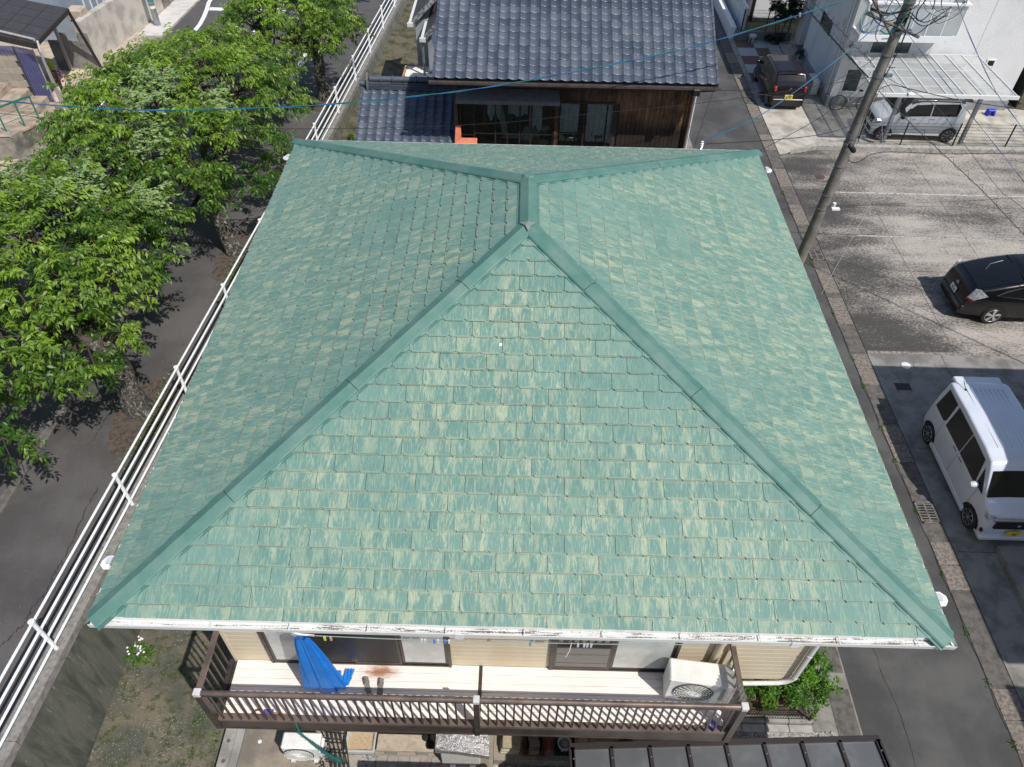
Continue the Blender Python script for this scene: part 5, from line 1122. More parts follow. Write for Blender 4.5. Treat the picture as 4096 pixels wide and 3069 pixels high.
# -- dark maroon car
mp=paintm('maroon_paint',(.011,.006,.009),.22)
mk=dict(L=3.395,W=1.475,belt=.90,tum=.14,rc=.10,crown=.03,paint=mp,pf=4,tf=.25,pr=7,tr=.14,wr=.275,wf=1.20,wb=-1.22,
 top=[(-1.70,.45),(-1.68,.95),(-1.58,1.15),(-1.36,1.42),(-1.25,1.455),(-.4,1.49),(.3,1.46),(.5,1.40),(1.05,.98),(1.2,.93),(1.55,.82),(1.66,.68),(1.70,.42)],
 win=[[(-1.0,.96),(-.20,.94),(-.20,1.33),(-.92,1.34)],[(-.16,.94),(.86,.94),(.42,1.30),(-.16,1.33)]],
 ws=(.56,1.02,.58,.67),rs=(-1.60,-1.39,.57,.50),handles=[(-.62,.83,.15),(.16,.82,.15)],seams=[(-.18,.3,.95),(.86,.34,.92),(-1.02,.4,.95)],mirror=(.80,.98,mp),rimm=plain('hubcap',(.30,.30,.31),None,.4,metal=.6),spokes=9,sw=(.010,.024))
mp.node_tree.nodes['Principled BSDF'].inputs['Coat Weight'].default_value=.35
t,hw,tz,side,onTop=car('small_car','small dark maroon hatchback with yellow number plate beside the white house','car',(15.72,27.85,0),math.pi/2,mk)
for sg in (1,-1): MB().rbox(-1.725,sg*.60-.05,.84,-1.60,sg*.60+.05,1.02,.02).build('tail_lamp',red,t)
plate(t,-1.715,.60,-1,0,'3 39','580',yel,inkm); ringlogo(t,-1.70,.92,-1,0,[(.045,.045,0,0),(.02,.04,0,0)],chrome)
MB().rbox(-1.72,-.62,.30,-1.62,.62,.50,.02).build('rear_bumper',mp,t); MB().beam((-1.44,-.5,1.455),(-1.44,.5,1.455),.05,.02).build('rear_spoiler',mp,t); MB().beam((-1.715,-.35,.72),(-1.715,.35,.72),.015,.02).build('garnish',black,t)
text('badge','ES',.07,chrome,t,Matrix.Translation((-1.70,-.42,.93))@Matrix.Rotation(-math.pi/2,4,'Z')@Matrix.Rotation(math.pi/2,4,'X')) if False else None
# -- black hatchback
bp=paintm('black_paint',(.003,.003,.004),.25); bp.node_tree.nodes['Principled BSDF'].inputs['Coat Weight'].default_value=.35
pr_=dict(L=4.46,W=1.745,belt=.90,tum=.20,rc=.12,crown=.05,paint=bp,pf=4,tf=.28,pr=4,tr=.24,wr=.315,wf=1.40,wb=-1.30,
 top=[(-2.23,.42),(-2.21,.72),(-2.12,.95),(-2.02,1.06),(-1.95,1.08),(-1.3,1.26),(-.6,1.42),(0,1.48),(.4,1.46),(.7,1.38),(1.45,.96),(1.7,.90),(2.05,.78),(2.2,.60),(2.23,.4)],
 win=[[(-1.42,1.00),(-.52,.95),(-.50,1.28),(-.75,1.27),(-1.2,1.12)],[(-.47,.95),(.35,.94),(.35,1.33),(-.42,1.29)],[(.40,.94),(1.25,.94),(.8,1.20),(.40,1.33)]],
 trim=[[(-1.49,1.0),(-.52,.925),(1.32,.915),(.80,1.24),(.3,1.36),(-.75,1.30),(-1.24,1.15)]],
 ws=(.75,1.42,.60,.74),rs=(-1.97,-.80,.60,.62),handles=[(-.35,.82,.17),(.55,.82,.17)],seams=[(-.49,.3,.95),(.38,.3,.95),(1.35,.4,.9)],mirror=(1.0,.98,bp),rimm=plain('rim_bright',(.66,.66,.67),None,.3,metal=.75),spokes=5,sw=(.020,.055))
t,hw,tz,side,onTop=car('hatchback_car','black hatchback with white number plate alone in the car park','car',(19.95,13.86,0),0,pr_)
for sg in (1,-1):
    P1=[Vector((-2.16,sg*.60,.80)),Vector((-2.02,sg*.72,.78)),Vector((-1.72,sg*.80,.98)),Vector((-1.92,sg*.70,1.12)),Vector((-2.05,sg*.62,1.10))]; MB().solid(P1,(-.02,sg*.06,.02)).build('tail_lamp',clearl,t); MB().solid([P1[0]+Vector((-.03,sg*.02,-.03)),P1[1]+Vector((-.02,sg*.05,-.04)),P1[1]+Vector((-.02,sg*.06,.0)),P1[0]+Vector((-.03,sg*.02,.01))],(0,sg*.03,0)).build('tail_lamp_red',red,t)
plate(t,-2.255,.66,-1,-.15,'78-41','300',plw,inkg); ringlogo(t,-2.215,.86,-1,-.35,[(.06,.04,0,0),(.022,.04,0,0),(.04,.015,0,.02)],chrome)
MB().tube([(-1.55,.10,1.25),(-1.35,.30,1.31),(-1.0,.36,1.39)],.012,6).build('rear_wiper',dgrey,t,smooth=True)
MB().tube([(-.45,0,1.50),(-.62,.0,1.60)],.009,6).lathe((-.43,0,1.49),[(.03,0),(.012,.03)],8).build('aerial',dgrey,t); MB().beam((-.78,-.62,1.405),(-.78,.62,1.405),.012,.05).build('glass_seam',black,t)
MB().rbox(-2.27,-.70,.38,-2.05,.70,.56,.05).build('rear_bumper',bp,t)

# =====================================================================
# UTILITY POLE AND CABLES
# =====================================================================
up_=thing('utility_pole','thick leaning concrete utility pole with steel bands and cable tangles','utility pole',(13.65,15.5,0))
polem=plain('pole_concrete',(.24,.225,.195),(.155,.145,.125),.85,2.5,bump=.25,bscale=60)
PL=lambda z:Vector((13.65+.056*z,15.5,z))
MB().tube([PL(z) for z in (0,3,6,9,12)],[.160,.146,.133,.121,.11],24).build('shaft',polem,up_,smooth=True)
for z,w_ in ((2.2,.03),(2.65,.03),(3.6,.03),(4.25,.05),(4.45,.12),(6.15,.10),(6.7,.05),(7.25,.06),(7.95,.05)):
    c=PL(z); r=.163-.0042*z; MB().lathe(c,[(r,0),(r+.012,0),(r+.012,w_),(r,w_)],24,cap=False).build('band',steel,up_)
for z in (4.5,6.2,6.7,7.3): MB().box(PL(z).x+.12,15.36,z-.02,PL(z).x+.30,15.44,z+.06).build('clamp',steel,up_)
for z in (3.1,5.0,6.4,7.1,7.6): MB().tube([PL(z),PL(z)+Vector((-.32 if int(z*10)%2 else .32,-.05,.0))],.012,6).build('step_bolt',dgrey,up_)
MB().tube([PL(7.4)+Vector((-1.0,-.2,.35)),PL(7.4)+Vector((0,-.18,0)),PL(7.4)+Vector((.5,-.15,-.2))],.035,8).build('cross_arm',plain('arm_brown',(.16,.13,.11),None,.6),up_)
MB().tube([PL(7.9)+Vector((-1.1,-.2,.3)),PL(7.2)+Vector((-.15,-.18,0))],.03,8).build('stay_arm',plain('arm_brown2',(.16,.13,.11),None,.6),up_)
MB().box(13.99,15.28,2.25,14.22,15.40,2.30).lathe((14.0,15.3,2.4),[(.05,0),(.05,.1)],12).build('sensor_lamp',white,up_)
MB().tube([PL(z)+Vector((.14+.02*math.sin(z*3),-.14,0)) for z in [2.6+.25*k for k in range(22)]],.008,5).build('riser_cable',plain('cable_grey',(.35,.36,.36),None,.5),up_)
MB().tube([PL(z)+Vector((.10+.06*math.sin(z*2),-.16,0)) for z in [4.4+.2*k for k in range(18)]],.011,5).build('riser_cable',black,up_)
cable_b=plain('cable_black',(.015,.015,.016),None,.55); cblue=plain('cable_blue',(.02,.09,.30),None,.45); cgreen=plain('cable_green',(.012,.16,.13),None,.45); cgrey=plain('cable_grey2',(.30,.31,.32),None,.5)
def spl(pts,n=10):      # Catmull-Rom
    P=[Vector(p) for p in pts]; P=[P[0]*2-P[1]]+P+[P[-1]*2-P[-2]]; out=[]
    for i in range(1,len(P)-2):
        for k in range(n):
            t=k/n; a,b,c,d=P[i-1:i+3]; out.append(.5*((2*b)+(c-a)*t+(2*a-5*b+4*c-d)*t*t+(3*b-a-3*c+d)*t**3))
    out.append(P[-2]); return out
def wire(pts,r,m,lab,twist=None,spiral=None,name='overhead_cable',ext0=0,ext1=0):
    r=r*.72
    P=[Vector(p) for p in pts]
    if ext0: P=[P[0]+(P[0]-P[1]).normalized()*ext0]+P
    if ext1: P=P+[P[-1]+(P[-1]-P[-2]).normalized()*ext1]
    C=spl(P); t=thing(name,lab,'cable',tuple(P[0]),'overhead cables')
    if twist:
        L=0; A=[];B=[];prev=C[0]; dense=[]
        for a,b in zip(C[:-1],C[1:]):
            k=max(1,int((b-a).length/.12)); dense+=[a.lerp(b,j/k) for j in range(k)]
        dense.append(C[-1])
        for i,p in enumerate(dense):
            L+=(p-prev).length; prev=p; ph=L*3.2; o=Vector((0,math.cos(ph),math.sin(ph)))*r*.95; A.append(p+o); B.append(p-o)
        MB().tube(A,r,6).build('strand',m,t,smooth=True); MB().tube(B,r,6).build('strand',twist,t,smooth=True)
    else: MB().tube(C,r,7).build('sheath',m,t,smooth=True)
    if spiral:
        S_=[];L=0;prev=C[0]
        for a,b in zip(C[:-1],C[1:]):
            k=max(1,int((b-a).length/.035))
            for j in range(k): 
                p=a.lerp(b,j/k); L+=(p-prev).length; prev=p; ph=L*2*math.pi/spiral; S_.append(p+Vector((.075*math.cos(ph),.02*math.sin(ph),.075*math.sin(ph)+.05)))
        MB().tube(S_,.005,4).build('hanger_spiral',m,t,smooth=True)
    return t
w1=[(-6.47,11.62,6.84),(-5.29,11.85,6.64),(-3.75,12.14,6.44),(-2.23,12.43,6.35),(-.32,12.79,6.30),(1.42,13.13,6.33),(3.25,13.47,6.42),(4.75,13.76,6.56),(7.77,14.33,6.97),(9.64,14.69,7.33),(12.47,15.23,8.07),(13.9,15.5,8.5)]
wire(w1,.014,cblue,'twisted blue and green cable crossing the whole view above the cherry trees',twist=cgreen,ext0=8)
wire([(-7.54,12.9,5.89),(-5.39,13.16,5.58),(-.72,13.73,5.24),(3.65,14.26,5.2),(5.76,14.51,5.32),(10.08,15.04,5.63),(13.9,15.47,6.15)],.009,cable_b,'thin black wire sagging below the blue cable',ext0=8)
wire([(13.95,15.45,6.3),(12.2,13.6,6.05),(10.7,12.1,6.1),(9.95,11.2,6.28)],.010,cable_b,'black service wire from the pole to the back right roof corner')
wire([(13.95,15.45,4.9),(12.4,13.9,5.35),(10.6,12.3,6.0),(8.8,11.25,6.42)],.012,cable_b,'black service wire from the pole to the white insulator knob')
wire([(13.9,15.45,7.9),(12.0,14.0,6.95),(10.2,12.5,6.45),(8.76,11.27,6.5)],.010,cblue,'pale blue and green wire falling to the white insulator knob',twist=cgreen)
wire([(9.75,14.98,6.1),(9.3,13.6,6.1),(8.6,11.25,6.4)],.009,cable_b,'short black wire between the tiled eave and the green roof')
wire([(13.56,21.48,5.87),(13.74,18.33,5.91),(13.88,15.77,5.99)],.026,cable_b,'thick black cable with coil hangers running back along the lane',spiral=.35,ext0=14)
wire([(13.72,20.43,6.12),(13.82,17.81,6.24),(13.87,15.6,6.35)],.007,cable_b,'thin wire with coil hangers above the thick lane cable',spiral=.45,ext0=14)
wire([(13.6,15.75,7.88),(14.52,14.98,7.05),(15.46,14.19,6.26),(17.18,12.74,4.83)],.009,cblue,'blue and green cable falling steeply across the carport',twist=plain('cable_slate',(.08,.10,.11),None,.5),ext1=6)
wire([(14.6,15.1,8.7),(14.96,14.92,8.13),(15.51,14.62,7.39),(16.38,14.15,6.38),(17.19,13.71,5.67)],.010,cgrey,'grey and blue cable crossing the white house wall at the far right',twist=cblue,ext1=6)
wire([(14.08,15.35,5.83),(15.1,14.49,5.17),(16.59,13.24,4.28),(17.64,12.35,3.56)],.014,cable_b,'black cable with coil hangers sagging over the car park',spiral=.5,ext1=5)
wire([(14.1,15.4,6.2),(15.21,14.53,5.86),(16.02,13.93,5.17),(17.02,13.18,4.32),(17.58,12.77,4.05)],.009,cable_b,'thin black wire over the car park beside the coil-hung cable',ext1=5)
wire([(14.17,15.57,5.77),(14.51,15.65,5.86),(15.17,15.81,5.68),(16.92,16.25,5.2),(19.03,16.77,4.74)],.015,cable_b,'black cable arching from the pole past the carport post to the right',ext1=6)
wire([(13.95,15.5,3.9),(14.06,15.49,3.74),(14.31,15.48,3.73),(14.84,15.45,4.05),(16.65,15.36,4.1),(18.61,15.27,4.23)],.014,cable_b,'low black cable with coil hangers along the forecourt kerb',spiral=.55,ext1=8)
wire([(14.05,15.4,7.2),(13.3,13.2,6.4),(12.2,10.0,6.3),(10.05,6.3,6.33)],.006,cgrey,'thin pale stay wire from the pole top down to the right gutter')
wire([(13.95,15.42,6.9),(13.2,14.9,6.6),(12.2,14.6,6.2),(11.4,14.5,6.0),(10.2,14.7,6.05),(9.45,15.5,5.6)],.008,cable_b,'thin black wire looping from the pole to the tiled house corner')
MB().lathe((13.62,14.9,4.55),[(.04,0),(.07,.04),(.07,.26),(.04,.30)],10,(.5,0,-.5)).build('cable_closure',black,smooth=True,label='black cable splice box hanging left of the pole',cat='splice box')
MB().rbox(15.08,15.72,5.52,15.26,15.84,5.60,.015).build('terminal_box',white,label='white terminal box with drooping black leads beside the pole',cat='terminal box')
tg=thing('cable_tangle','loose tangle of black, green and blue cable loops at the pole head','cable tangle',(14.1,15.2,7.8),'cables at the pole head')
rs=random.Random(5)
for k in range(17):
    cx_=14.05+rs.choice([-1,1])*rs.uniform(.25,1.0); cz=7.9+rs.uniform(-.45,.45); r1,r2=rs.uniform(.15,.42),rs.uniform(.12,.40); a0=rs.uniform(0,6.28); a1=a0+rs.uniform(2.5,6.8); ti=rs.uniform(-.5,.5)
    pts=[(cx_+r1*math.cos(a)+ti*.15*math.sin(a*2),15.15+.16*math.sin(a+k)+rs.uniform(-.01,.01),cz+r2*math.sin(a)) for a in [a0+(a1-a0)*j/18 for j in range(19)]]
    MB().tube(pts,rs.choice([.005,.007,.010,.013]),6).build('cable_loop',rs.choice([cable_b,cable_b,cable_b,cable_b,cblue,cgreen,cgrey]),tg,smooth=True)
for k in range(9):
    a=PL(7.6+rs.uniform(-.2,.4))+Vector((0,-.2,0)); b=a+Vector((rs.uniform(-1.1,1.1),rs.uniform(-.1,.1),rs.uniform(-.15,.5))); m_=(a+b)/2+Vector((0,0,-rs.uniform(.1,.3)))
    MB().tube(spl([a,m_,b],8),rs.choice([.012,.02,.026]),6).build('cable_tail',cable_b,tg,smooth=True)
MB().tube(spl([PL(7.9)+Vector((-.05,-.2,0)),PL(7.55)+Vector((-.12,-.25,0)),PL(7.3)+Vector((-.3,-.22,0)),PL(7.35)+Vector((-.5,-.2,0))],8),.02,7).build('green_lead',cgreen,tg,smooth=True)
td=MB()
for k in range(7): td.tube(spl([(15.1+k*.03,15.72,5.5),(15.0+k*.02,15.7,5.25),(15.12+k*.025,15.68,5.0),(15.3,15.72,5.2)],6),.012,5)
td.build('drop_leads',cable_b,label='bunch of short black leads below the white terminal box',cat='cable leads',kind='stuff')

# =====================================================================
# TREES AND PLANTS
# =====================================================================
def leafmesh(P,Dv,Nv,size,tone,name,m,wr=.42):
    n=len(P); Dv=Dv/np.linalg.norm(Dv,axis=1)[:,None]; Sv=np.cross(Dv,Nv); Sv/=np.linalg.norm(Sv,axis=1)[:,None]+1e-9; U=np.cross(Sv,Dv)
    L=size[:,None]; v=np.empty((n,6,3)); 
    v[:,0]=P; v[:,1]=P+Dv*L*.42+Sv*L*wr*.5+U*L*.08; v[:,2]=P+Dv*L-U*L*.14; v[:,3]=P+Dv*L*.42-Sv*L*wr*.5+U*L*.08; v[:,4]=P+Dv*L*.45-U*L*.0; v[:,5]=P
    V_=v[:,:5].reshape(-1,3); base=np.arange(n)*5
    tri=np.stack([base,base+1,base+4, base+1,base+2,base+4, base,base+4,base+3, base+4,base+2,base+3],1).reshape(-1)
    me=bpy.data.meshes.new(name); me.vertices.add(len(V_)); me.vertices.foreach_set('co',V_.ravel()); nt_=len(tri)//3
    me.loops.add(len(tri)); me.loops.foreach_set('vertex_index',tri); me.polygons.add(nt_); me.polygons.foreach_set('loop_start',np.arange(0,len(tri),3)); me.update(calc_edges=True)
    at=me.attributes.new('tone','FLOAT','FACE'); at.data.foreach_set('value',np.repeat(tone,4).astype(np.float32)); me.materials.append(m); me.validate(); return me
def crown_leaves(clumps,nleaf,r,droop=.55,lsize=.132):
    # twigs spread through clumps, leaves along twigs
    P=[];Dv=[];Nv=[];Tn=[]
    ntw=nleaf//16; ci=r.integers(0,len(clumps),ntw); C=np.array([c[0] for c in clumps]); R=np.array([c[1] for c in clumps]); CD=np.array([c[2] for c in clumps]); CT=np.array([c[3] for c in clumps])
    off=r.normal(0,1,(ntw,3)); off/=np.linalg.norm(off,axis=1)[:,None]; off*=(r.random(ntw)**.45)[:,None]; off[:,2]*=.55
    tp=C[ci]+off*R[ci][:,None]; td=CD[ci]*.9+off*.8+r.normal(0,.35,(ntw,3)); td[:,2]-=.05; td/=np.linalg.norm(td,axis=1)[:,None]; tl=r.uniform(.35,.8,ntw)*np.minimum(1,R[ci]/.7)
    for k in range(16):
        f=(k+.5)/16; p=tp+td*(tl*f)[:,None]+np.array([0,0,-.10])*(f*f); sgn=1 if k%2 else -1
        side=np.cross(td,np.array([0,0,1.])); side/=np.linalg.norm(side,axis=1)[:,None]+1e-9
        d=td*.45+side*sgn*.75+r.normal(0,.25,(ntw,3)); d[:,2]-=droop; d/=np.linalg.norm(d,axis=1)[:,None]
        nv=np.array([0,0,1.])+r.normal(0,.45,(ntw,3))+side*sgn*.4
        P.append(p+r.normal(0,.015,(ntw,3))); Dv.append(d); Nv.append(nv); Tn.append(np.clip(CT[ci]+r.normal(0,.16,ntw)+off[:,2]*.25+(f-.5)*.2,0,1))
    P=np.concatenate(P);Dv=np.concatenate(Dv);Nv=np.concatenate(Nv);Tn=np.concatenate(Tn); return P,Dv,Nv,r.uniform(.75,1.25,len(P))*lsize,Tn
def cherry(label,base,lean,fork,cc,rad,ncl,nleaf,seed,nind=0,flip=(),tr=.20,excl=None):
    r=np.random.default_rng(seed); rr=random.Random(seed); b=Vector(base); t=thing('cherry_tree',label,'tree',base,'cherry trees along the raised street')
    fk=b+Vector(lean)*fork+Vector((0,0,fork)); tk=MB(); N=14; rings=9; vs=[]
    for i in range(rings):
        f=i/(rings-1); c=b.lerp(fk,f)+Vector((.05*math.sin(f*7+seed),.05*math.cos(f*6+seed),-.15*(1-f)*(i==0))); R_=tr*(1.55-.75*f**.5 if f<.25 else 1.18-.35*f)
        for j in range(N): a=j*2*math.pi/N; k=R_*(1+.16*math.sin(3*a+seed+f*3)+.08*math.sin(5*a+f*9+seed)+rr.uniform(-.05,.05)); vs.append(c+Vector((math.cos(a)*k,math.sin(a)*k,0)))
    tk.add(vs,[(i*N+j,i*N+(j+1)%N,(i+1)*N+(j+1)%N,(i+1)*N+j) for i in range(rings-1) for j in range(N)]+[tuple((rings-1)*N+j for j in range(N))]); tk.build('trunk',bark_m,t,smooth=True)
    cr=bpy.data.objects.new('crown',None); 
    cc=np.array(cc); rad=np.array(rad); clumps=[]; ends=[]
    g=2.39996
    for i in range(ncl):
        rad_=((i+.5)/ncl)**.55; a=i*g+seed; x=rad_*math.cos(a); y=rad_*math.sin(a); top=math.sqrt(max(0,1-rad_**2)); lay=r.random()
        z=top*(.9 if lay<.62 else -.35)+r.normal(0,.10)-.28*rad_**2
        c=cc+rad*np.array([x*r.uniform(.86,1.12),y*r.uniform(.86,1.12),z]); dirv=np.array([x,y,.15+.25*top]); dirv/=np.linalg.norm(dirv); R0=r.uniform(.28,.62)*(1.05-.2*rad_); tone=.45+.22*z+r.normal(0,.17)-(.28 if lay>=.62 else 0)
        if excl and excl(c): continue
        clumps.append((c,R0,dirv,tone)); ends.append(Vector(c))
    # limbs
    lm=MB(); main=[]
    for k in range(7):
        a=k*2*math.pi/7+seed; e=Vector(cc+rad*np.array([.5*math.cos(a),.5*math.sin(a),-.2])); m1=fk.lerp(e,.45)+Vector((0,0,-.1)); pts=spl([fk-Vector((0,0,.15)),m1+Vector((rr.uniform(-.15,.15),rr.uniform(-.15,.15),.1)),e],5); lm.tube(pts,[tr*.62*(1-.78*i/(len(pts)-1)) for i in range(len(pts))],7); main.append(pts)
    for e in ends:
        pts=min(main,key=lambda P_:min((p-e).length for p in P_)); p0=min(pts,key=lambda p:(p-e).length); mid=p0.lerp(e,.5)+Vector((0,0,.12)); q=spl([p0,mid,e],4); lm.tube(q,[.032*(1-.75*i/(len(q)-1)) for i in range(len(q))],5)
        for j in range(3):
            d=Vector((rr.gauss(0,1),rr.gauss(0,1),rr.gauss(0,.5))).normalized()*rr.uniform(.25,.55); lm.tube([e,e+d*.5+Vector((0,0,.03)),e+d],[.011,.008,.004],4)
    lm.build('limbs',plain('limb_bark_%d'%seed,(.075,.06,.05),(.04,.034,.03),.9,5),t,smooth=True,kind='stuff')
    P,Dv,Nv,Sz,Tn=crown_leaves(clumps,nleaf,r)
    for fx,fy,fz,fr_ in flip:      # wind-turned sprays, undersides up and combed to the right
        m=np.linalg.norm(P-np.array([fx,fy,fz]),axis=1)<fr_; m&=(r.random(len(P))<.75); Dv[m]=np.array([.75,-.15,.05])+r.normal(0,.18,(m.sum(),3)); Nv[m]=np.array([.1,.25,-1.])+r.normal(0,.2,(m.sum(),3)); 
    cr_me=leafmesh(P,Dv,Nv,Sz,Tn,'foliage',leaf_m); link(cr,t)
    o=bpy.data.objects.new('foliage',cr_me); link(o,cr); o['kind']='stuff'
    # outermost leaves one by one
    if nind:
        camp=np.array([4.81,-3.94,14.57]); sc=np.linalg.norm(P-camp,axis=1)-1.2*P[:,2]*0; idx=np.argsort(sc)[:nind*3]; idx=r.choice(idx,nind,replace=False)
        one=leafmesh(np.zeros((1,3)),np.array([[0,1.,0]]),np.array([[0,0,1.]]),np.array([1.]),np.array([.6]),'leaf',leaf_m)
        for i in idx:
            d=Vector(Dv[i]).normalized(); n_=Vector(Nv[i]); s_=d.cross(n_).normalized(); u=s_.cross(d); Mx=Matrix((s_,d,u)).transposed().to_4x4()@Matrix.Scale(Sz[i],4); Mx.translation=Vector(P[i])+Vector((0,0,.03))
            o=bpy.data.objects.new('leaf',one); link(o,cr); o.matrix_basis=Mx
    return t
zt_=lambda x,y:(x,y,zL(y)+.05)
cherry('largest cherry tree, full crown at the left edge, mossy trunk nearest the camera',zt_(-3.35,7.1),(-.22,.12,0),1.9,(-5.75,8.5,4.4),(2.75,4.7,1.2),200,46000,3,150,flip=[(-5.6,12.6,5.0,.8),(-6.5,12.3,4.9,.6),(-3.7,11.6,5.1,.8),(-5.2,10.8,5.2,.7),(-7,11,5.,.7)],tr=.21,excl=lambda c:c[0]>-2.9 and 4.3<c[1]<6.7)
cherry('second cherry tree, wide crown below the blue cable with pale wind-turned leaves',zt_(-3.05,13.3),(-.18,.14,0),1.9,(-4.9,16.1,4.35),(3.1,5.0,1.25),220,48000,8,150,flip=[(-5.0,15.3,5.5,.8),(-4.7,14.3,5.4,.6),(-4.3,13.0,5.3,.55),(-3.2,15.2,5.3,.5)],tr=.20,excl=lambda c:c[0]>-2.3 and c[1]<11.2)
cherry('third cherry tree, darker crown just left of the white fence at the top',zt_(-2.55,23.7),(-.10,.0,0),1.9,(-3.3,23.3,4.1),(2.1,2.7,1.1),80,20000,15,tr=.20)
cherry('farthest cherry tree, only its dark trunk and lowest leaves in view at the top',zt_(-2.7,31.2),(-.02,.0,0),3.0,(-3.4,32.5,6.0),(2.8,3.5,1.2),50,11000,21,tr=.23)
def shrub(name,label,cat,cl,nleaf,seed,m,lsize=.06,stem=None,group=None,droop=.1):
    r=np.random.default_rng(seed); t=thing(name,label,cat,(float(cl[0][0][0]),float(cl[0][0][1]),0 if cl[0][0][0]>-2 else float(cl[0][0][2])),group)
    clumps=[]
    for (c,R0,k) in cl:
        for j in range(k):
            o=r.normal(0,1,3); o/=np.linalg.norm(o); o*=r.random()**.4*np.array(R0); o[2]=abs(o[2])*1 if o[2]>-.5*R0[2] else o[2]
            clumps.append((np.array(c)+o,r.uniform(.10,.22)*max(.6,R0[0]*1.2),np.array([*(o[:2]/ (abs(o[:2]).sum()+.01)),.6]),.5+r.normal(0,.2)+.4*o[2]/R0[2]))
    P,Dv,Nv,Sz,Tn=crown_leaves(clumps,nleaf,r,droop,lsize); o=bpy.data.objects.new('foliage',leafmesh(P,Dv,Nv,Sz,np.clip(Tn,0,1),'foliage',m)); link(o,t); o['kind']='stuff'
    s=MB(); c0=Vector(cl[0][0]); 
    for j in range(7): e=Vector(clumps[(j*7)%len(clumps)][0]); b=Vector((c0.x+.05*math.cos(j),c0.y+.05*math.sin(j),max(-.05,c0.z-cl[0][1][2]*1.05))); s.tube([b,b.lerp(e,.5)+Vector((0,0,.05)),e],[.02,.014,.006],5)
    s.build('stems',plain('stem_%d'%seed,(.08,.06,.04),None,.9),t,kind='stuff'); return t
shrub('hedge_bush','dense bright green bush behind the black mesh fence under the right eave','bush',[((10.35,2.25,.45),(.75,.70,.55),42),((10.6,3.1,.5),(.55,.6,.6),22),((9.7,1.9,.35),(.6,.35,.35),14)],15000,31,bush_m,.065)
shrub('bamboo_shrub','feathery yellow-green shrub reaching out from below the right gutter over the lane','shrub',[((10.85,3.35,.8),(.5,.4,.75),16)],4200,32,bush_m,.10,droop=.35)
shrub('dark_shrub','tall dark evergreen shrub between the entrance steps and the mesh fence','shrub',[((16.95,33.1,1.2),(.70,.45,1.5),60),((17.2,34.2,2.2),(.65,.6,1.5),40)],22000,33,leafd_m,.075)
shrub('dark_hedge','dark leafy hedge at the back right corner of the white house','hedge',[((26.1,28.2,.6),(.5,1.6,1.2),40)],9000,36,bush_m,.08)
shrub('potted_plant','small leafy plant at the foundation beside the maroon car roof','plant',[((17.35,30.7,.35),(.18,.25,.35),7)],700,34,leafd_m,.09)
for i,(x,y,s_,l) in enumerate([(-1.9,18.2,.5,'green weed clump on the bank beside the wing roof, farthest up'),(-1.55,15.0,.45,'green weed clump on the bank halfway along the wing roof'),(-1.7,14.2,.4,'weed clump on the bank just below the middle one'),(-1.6,12.9,.45,'weed clump on the bank nearest the green roof'),(-1.5,21.5,.55,'loose leafy sprout leaning over the fence wall at the top')]):
    shrub('weed_clump',l,'weed',[((x,y,max(.3,(zf(y)-.45)*.55+.15)),(.28*s_/.45,.35,.30),8)],900,40+i,bush_m,.07,group='weeds on the bank')
fl=thing('flowering_plant','small green plant with white flowers growing in the mossy yard','plant',(-2.35,2.35,.1))
P_=[];D_=[];N_=[];r=np.random.default_rng(9)
for k in range(150):
    a=r.uniform(0,6.28); rad_=r.random()**.6*.26; P_.append((-2.35+rad_*math.cos(a),2.35+rad_*math.sin(a)*.8,.12+r.uniform(0,.20))); D_.append((math.cos(a),math.sin(a),.2)); N_.append((0,0,1))
o=bpy.data.objects.new('foliage',leafmesh(np.array(P_),np.array(D_)+r.normal(0,.3,(150,3)),np.array(N_)+r.normal(0,.2,(150,3)),r.uniform(.06,.11,150),r.uniform(.3,.9,150),'foliage',bush_m)); link(o,fl); o['kind']='stuff'
flm=plain('petal_white',(.82,.80,.82),None,.6)
for k in range(26):
    a=r.uniform(0,6.28); rad_=.12+r.random()*.2; c=Vector((-2.42+rad_*math.cos(a)-.05,2.42+rad_*math.sin(a)*.8+(.05 if k%2 else -.1),.33+r.uniform(0,.05))); MB().lathe(c,[(.0,.002),(.018,.008),(.024,.0)],5,cap=False).build('flower',flm,fl)
for i in range(16):   # tufts in the channel crack
    y=-.5+i*1.35+random.uniform(-.3,.3); n_=26; P_=np.array([(14.2+random.uniform(-.04,.04),y+random.uniform(-.09,.09),.005) for _ in range(n_)]); D_=rng.normal(0,.6,(n_,3)); D_[:,2]=.8
    o=bpy.data.objects.new('weed_tuft',leafmesh(P_,D_,rng.normal(0,1,(n_,3)),rng.uniform(.03,.08,n_),rng.uniform(.2,.9,n_),'weed_tuft',bush_m)); link(o,None,label='green weed tuft in the channel crack, '+['at the very front end','second','third','fourth','fifth','sixth','seventh','eighth','ninth','tenth','eleventh','twelfth','thirteenth','fourteenth','fifteenth','sixteenth'][i]+(' one up from the front end' if i else ' by the bottom edge'),cat='weed',group='weed tufts in the channel crack')
def tufts(name,lab,cen,sx_,sy_,n,ls,z,m=bush_m):
    P_=np.column_stack([rng.normal(cen[0],sx_,n),rng.normal(cen[1],sy_,n),np.full(n,z)]); D_=rng.normal(0,.8,(n,3)); D_[:,2]=abs(D_[:,2])*.5+.3
    o=bpy.data.objects.new(name,leafmesh(P_,D_,rng.normal(0,1,(n,3)),rng.uniform(.5,1.2,n)*ls,rng.uniform(.1,.8,n),name,m)); link(o,None,label=lab,cat='ground plants',kind='stuff')
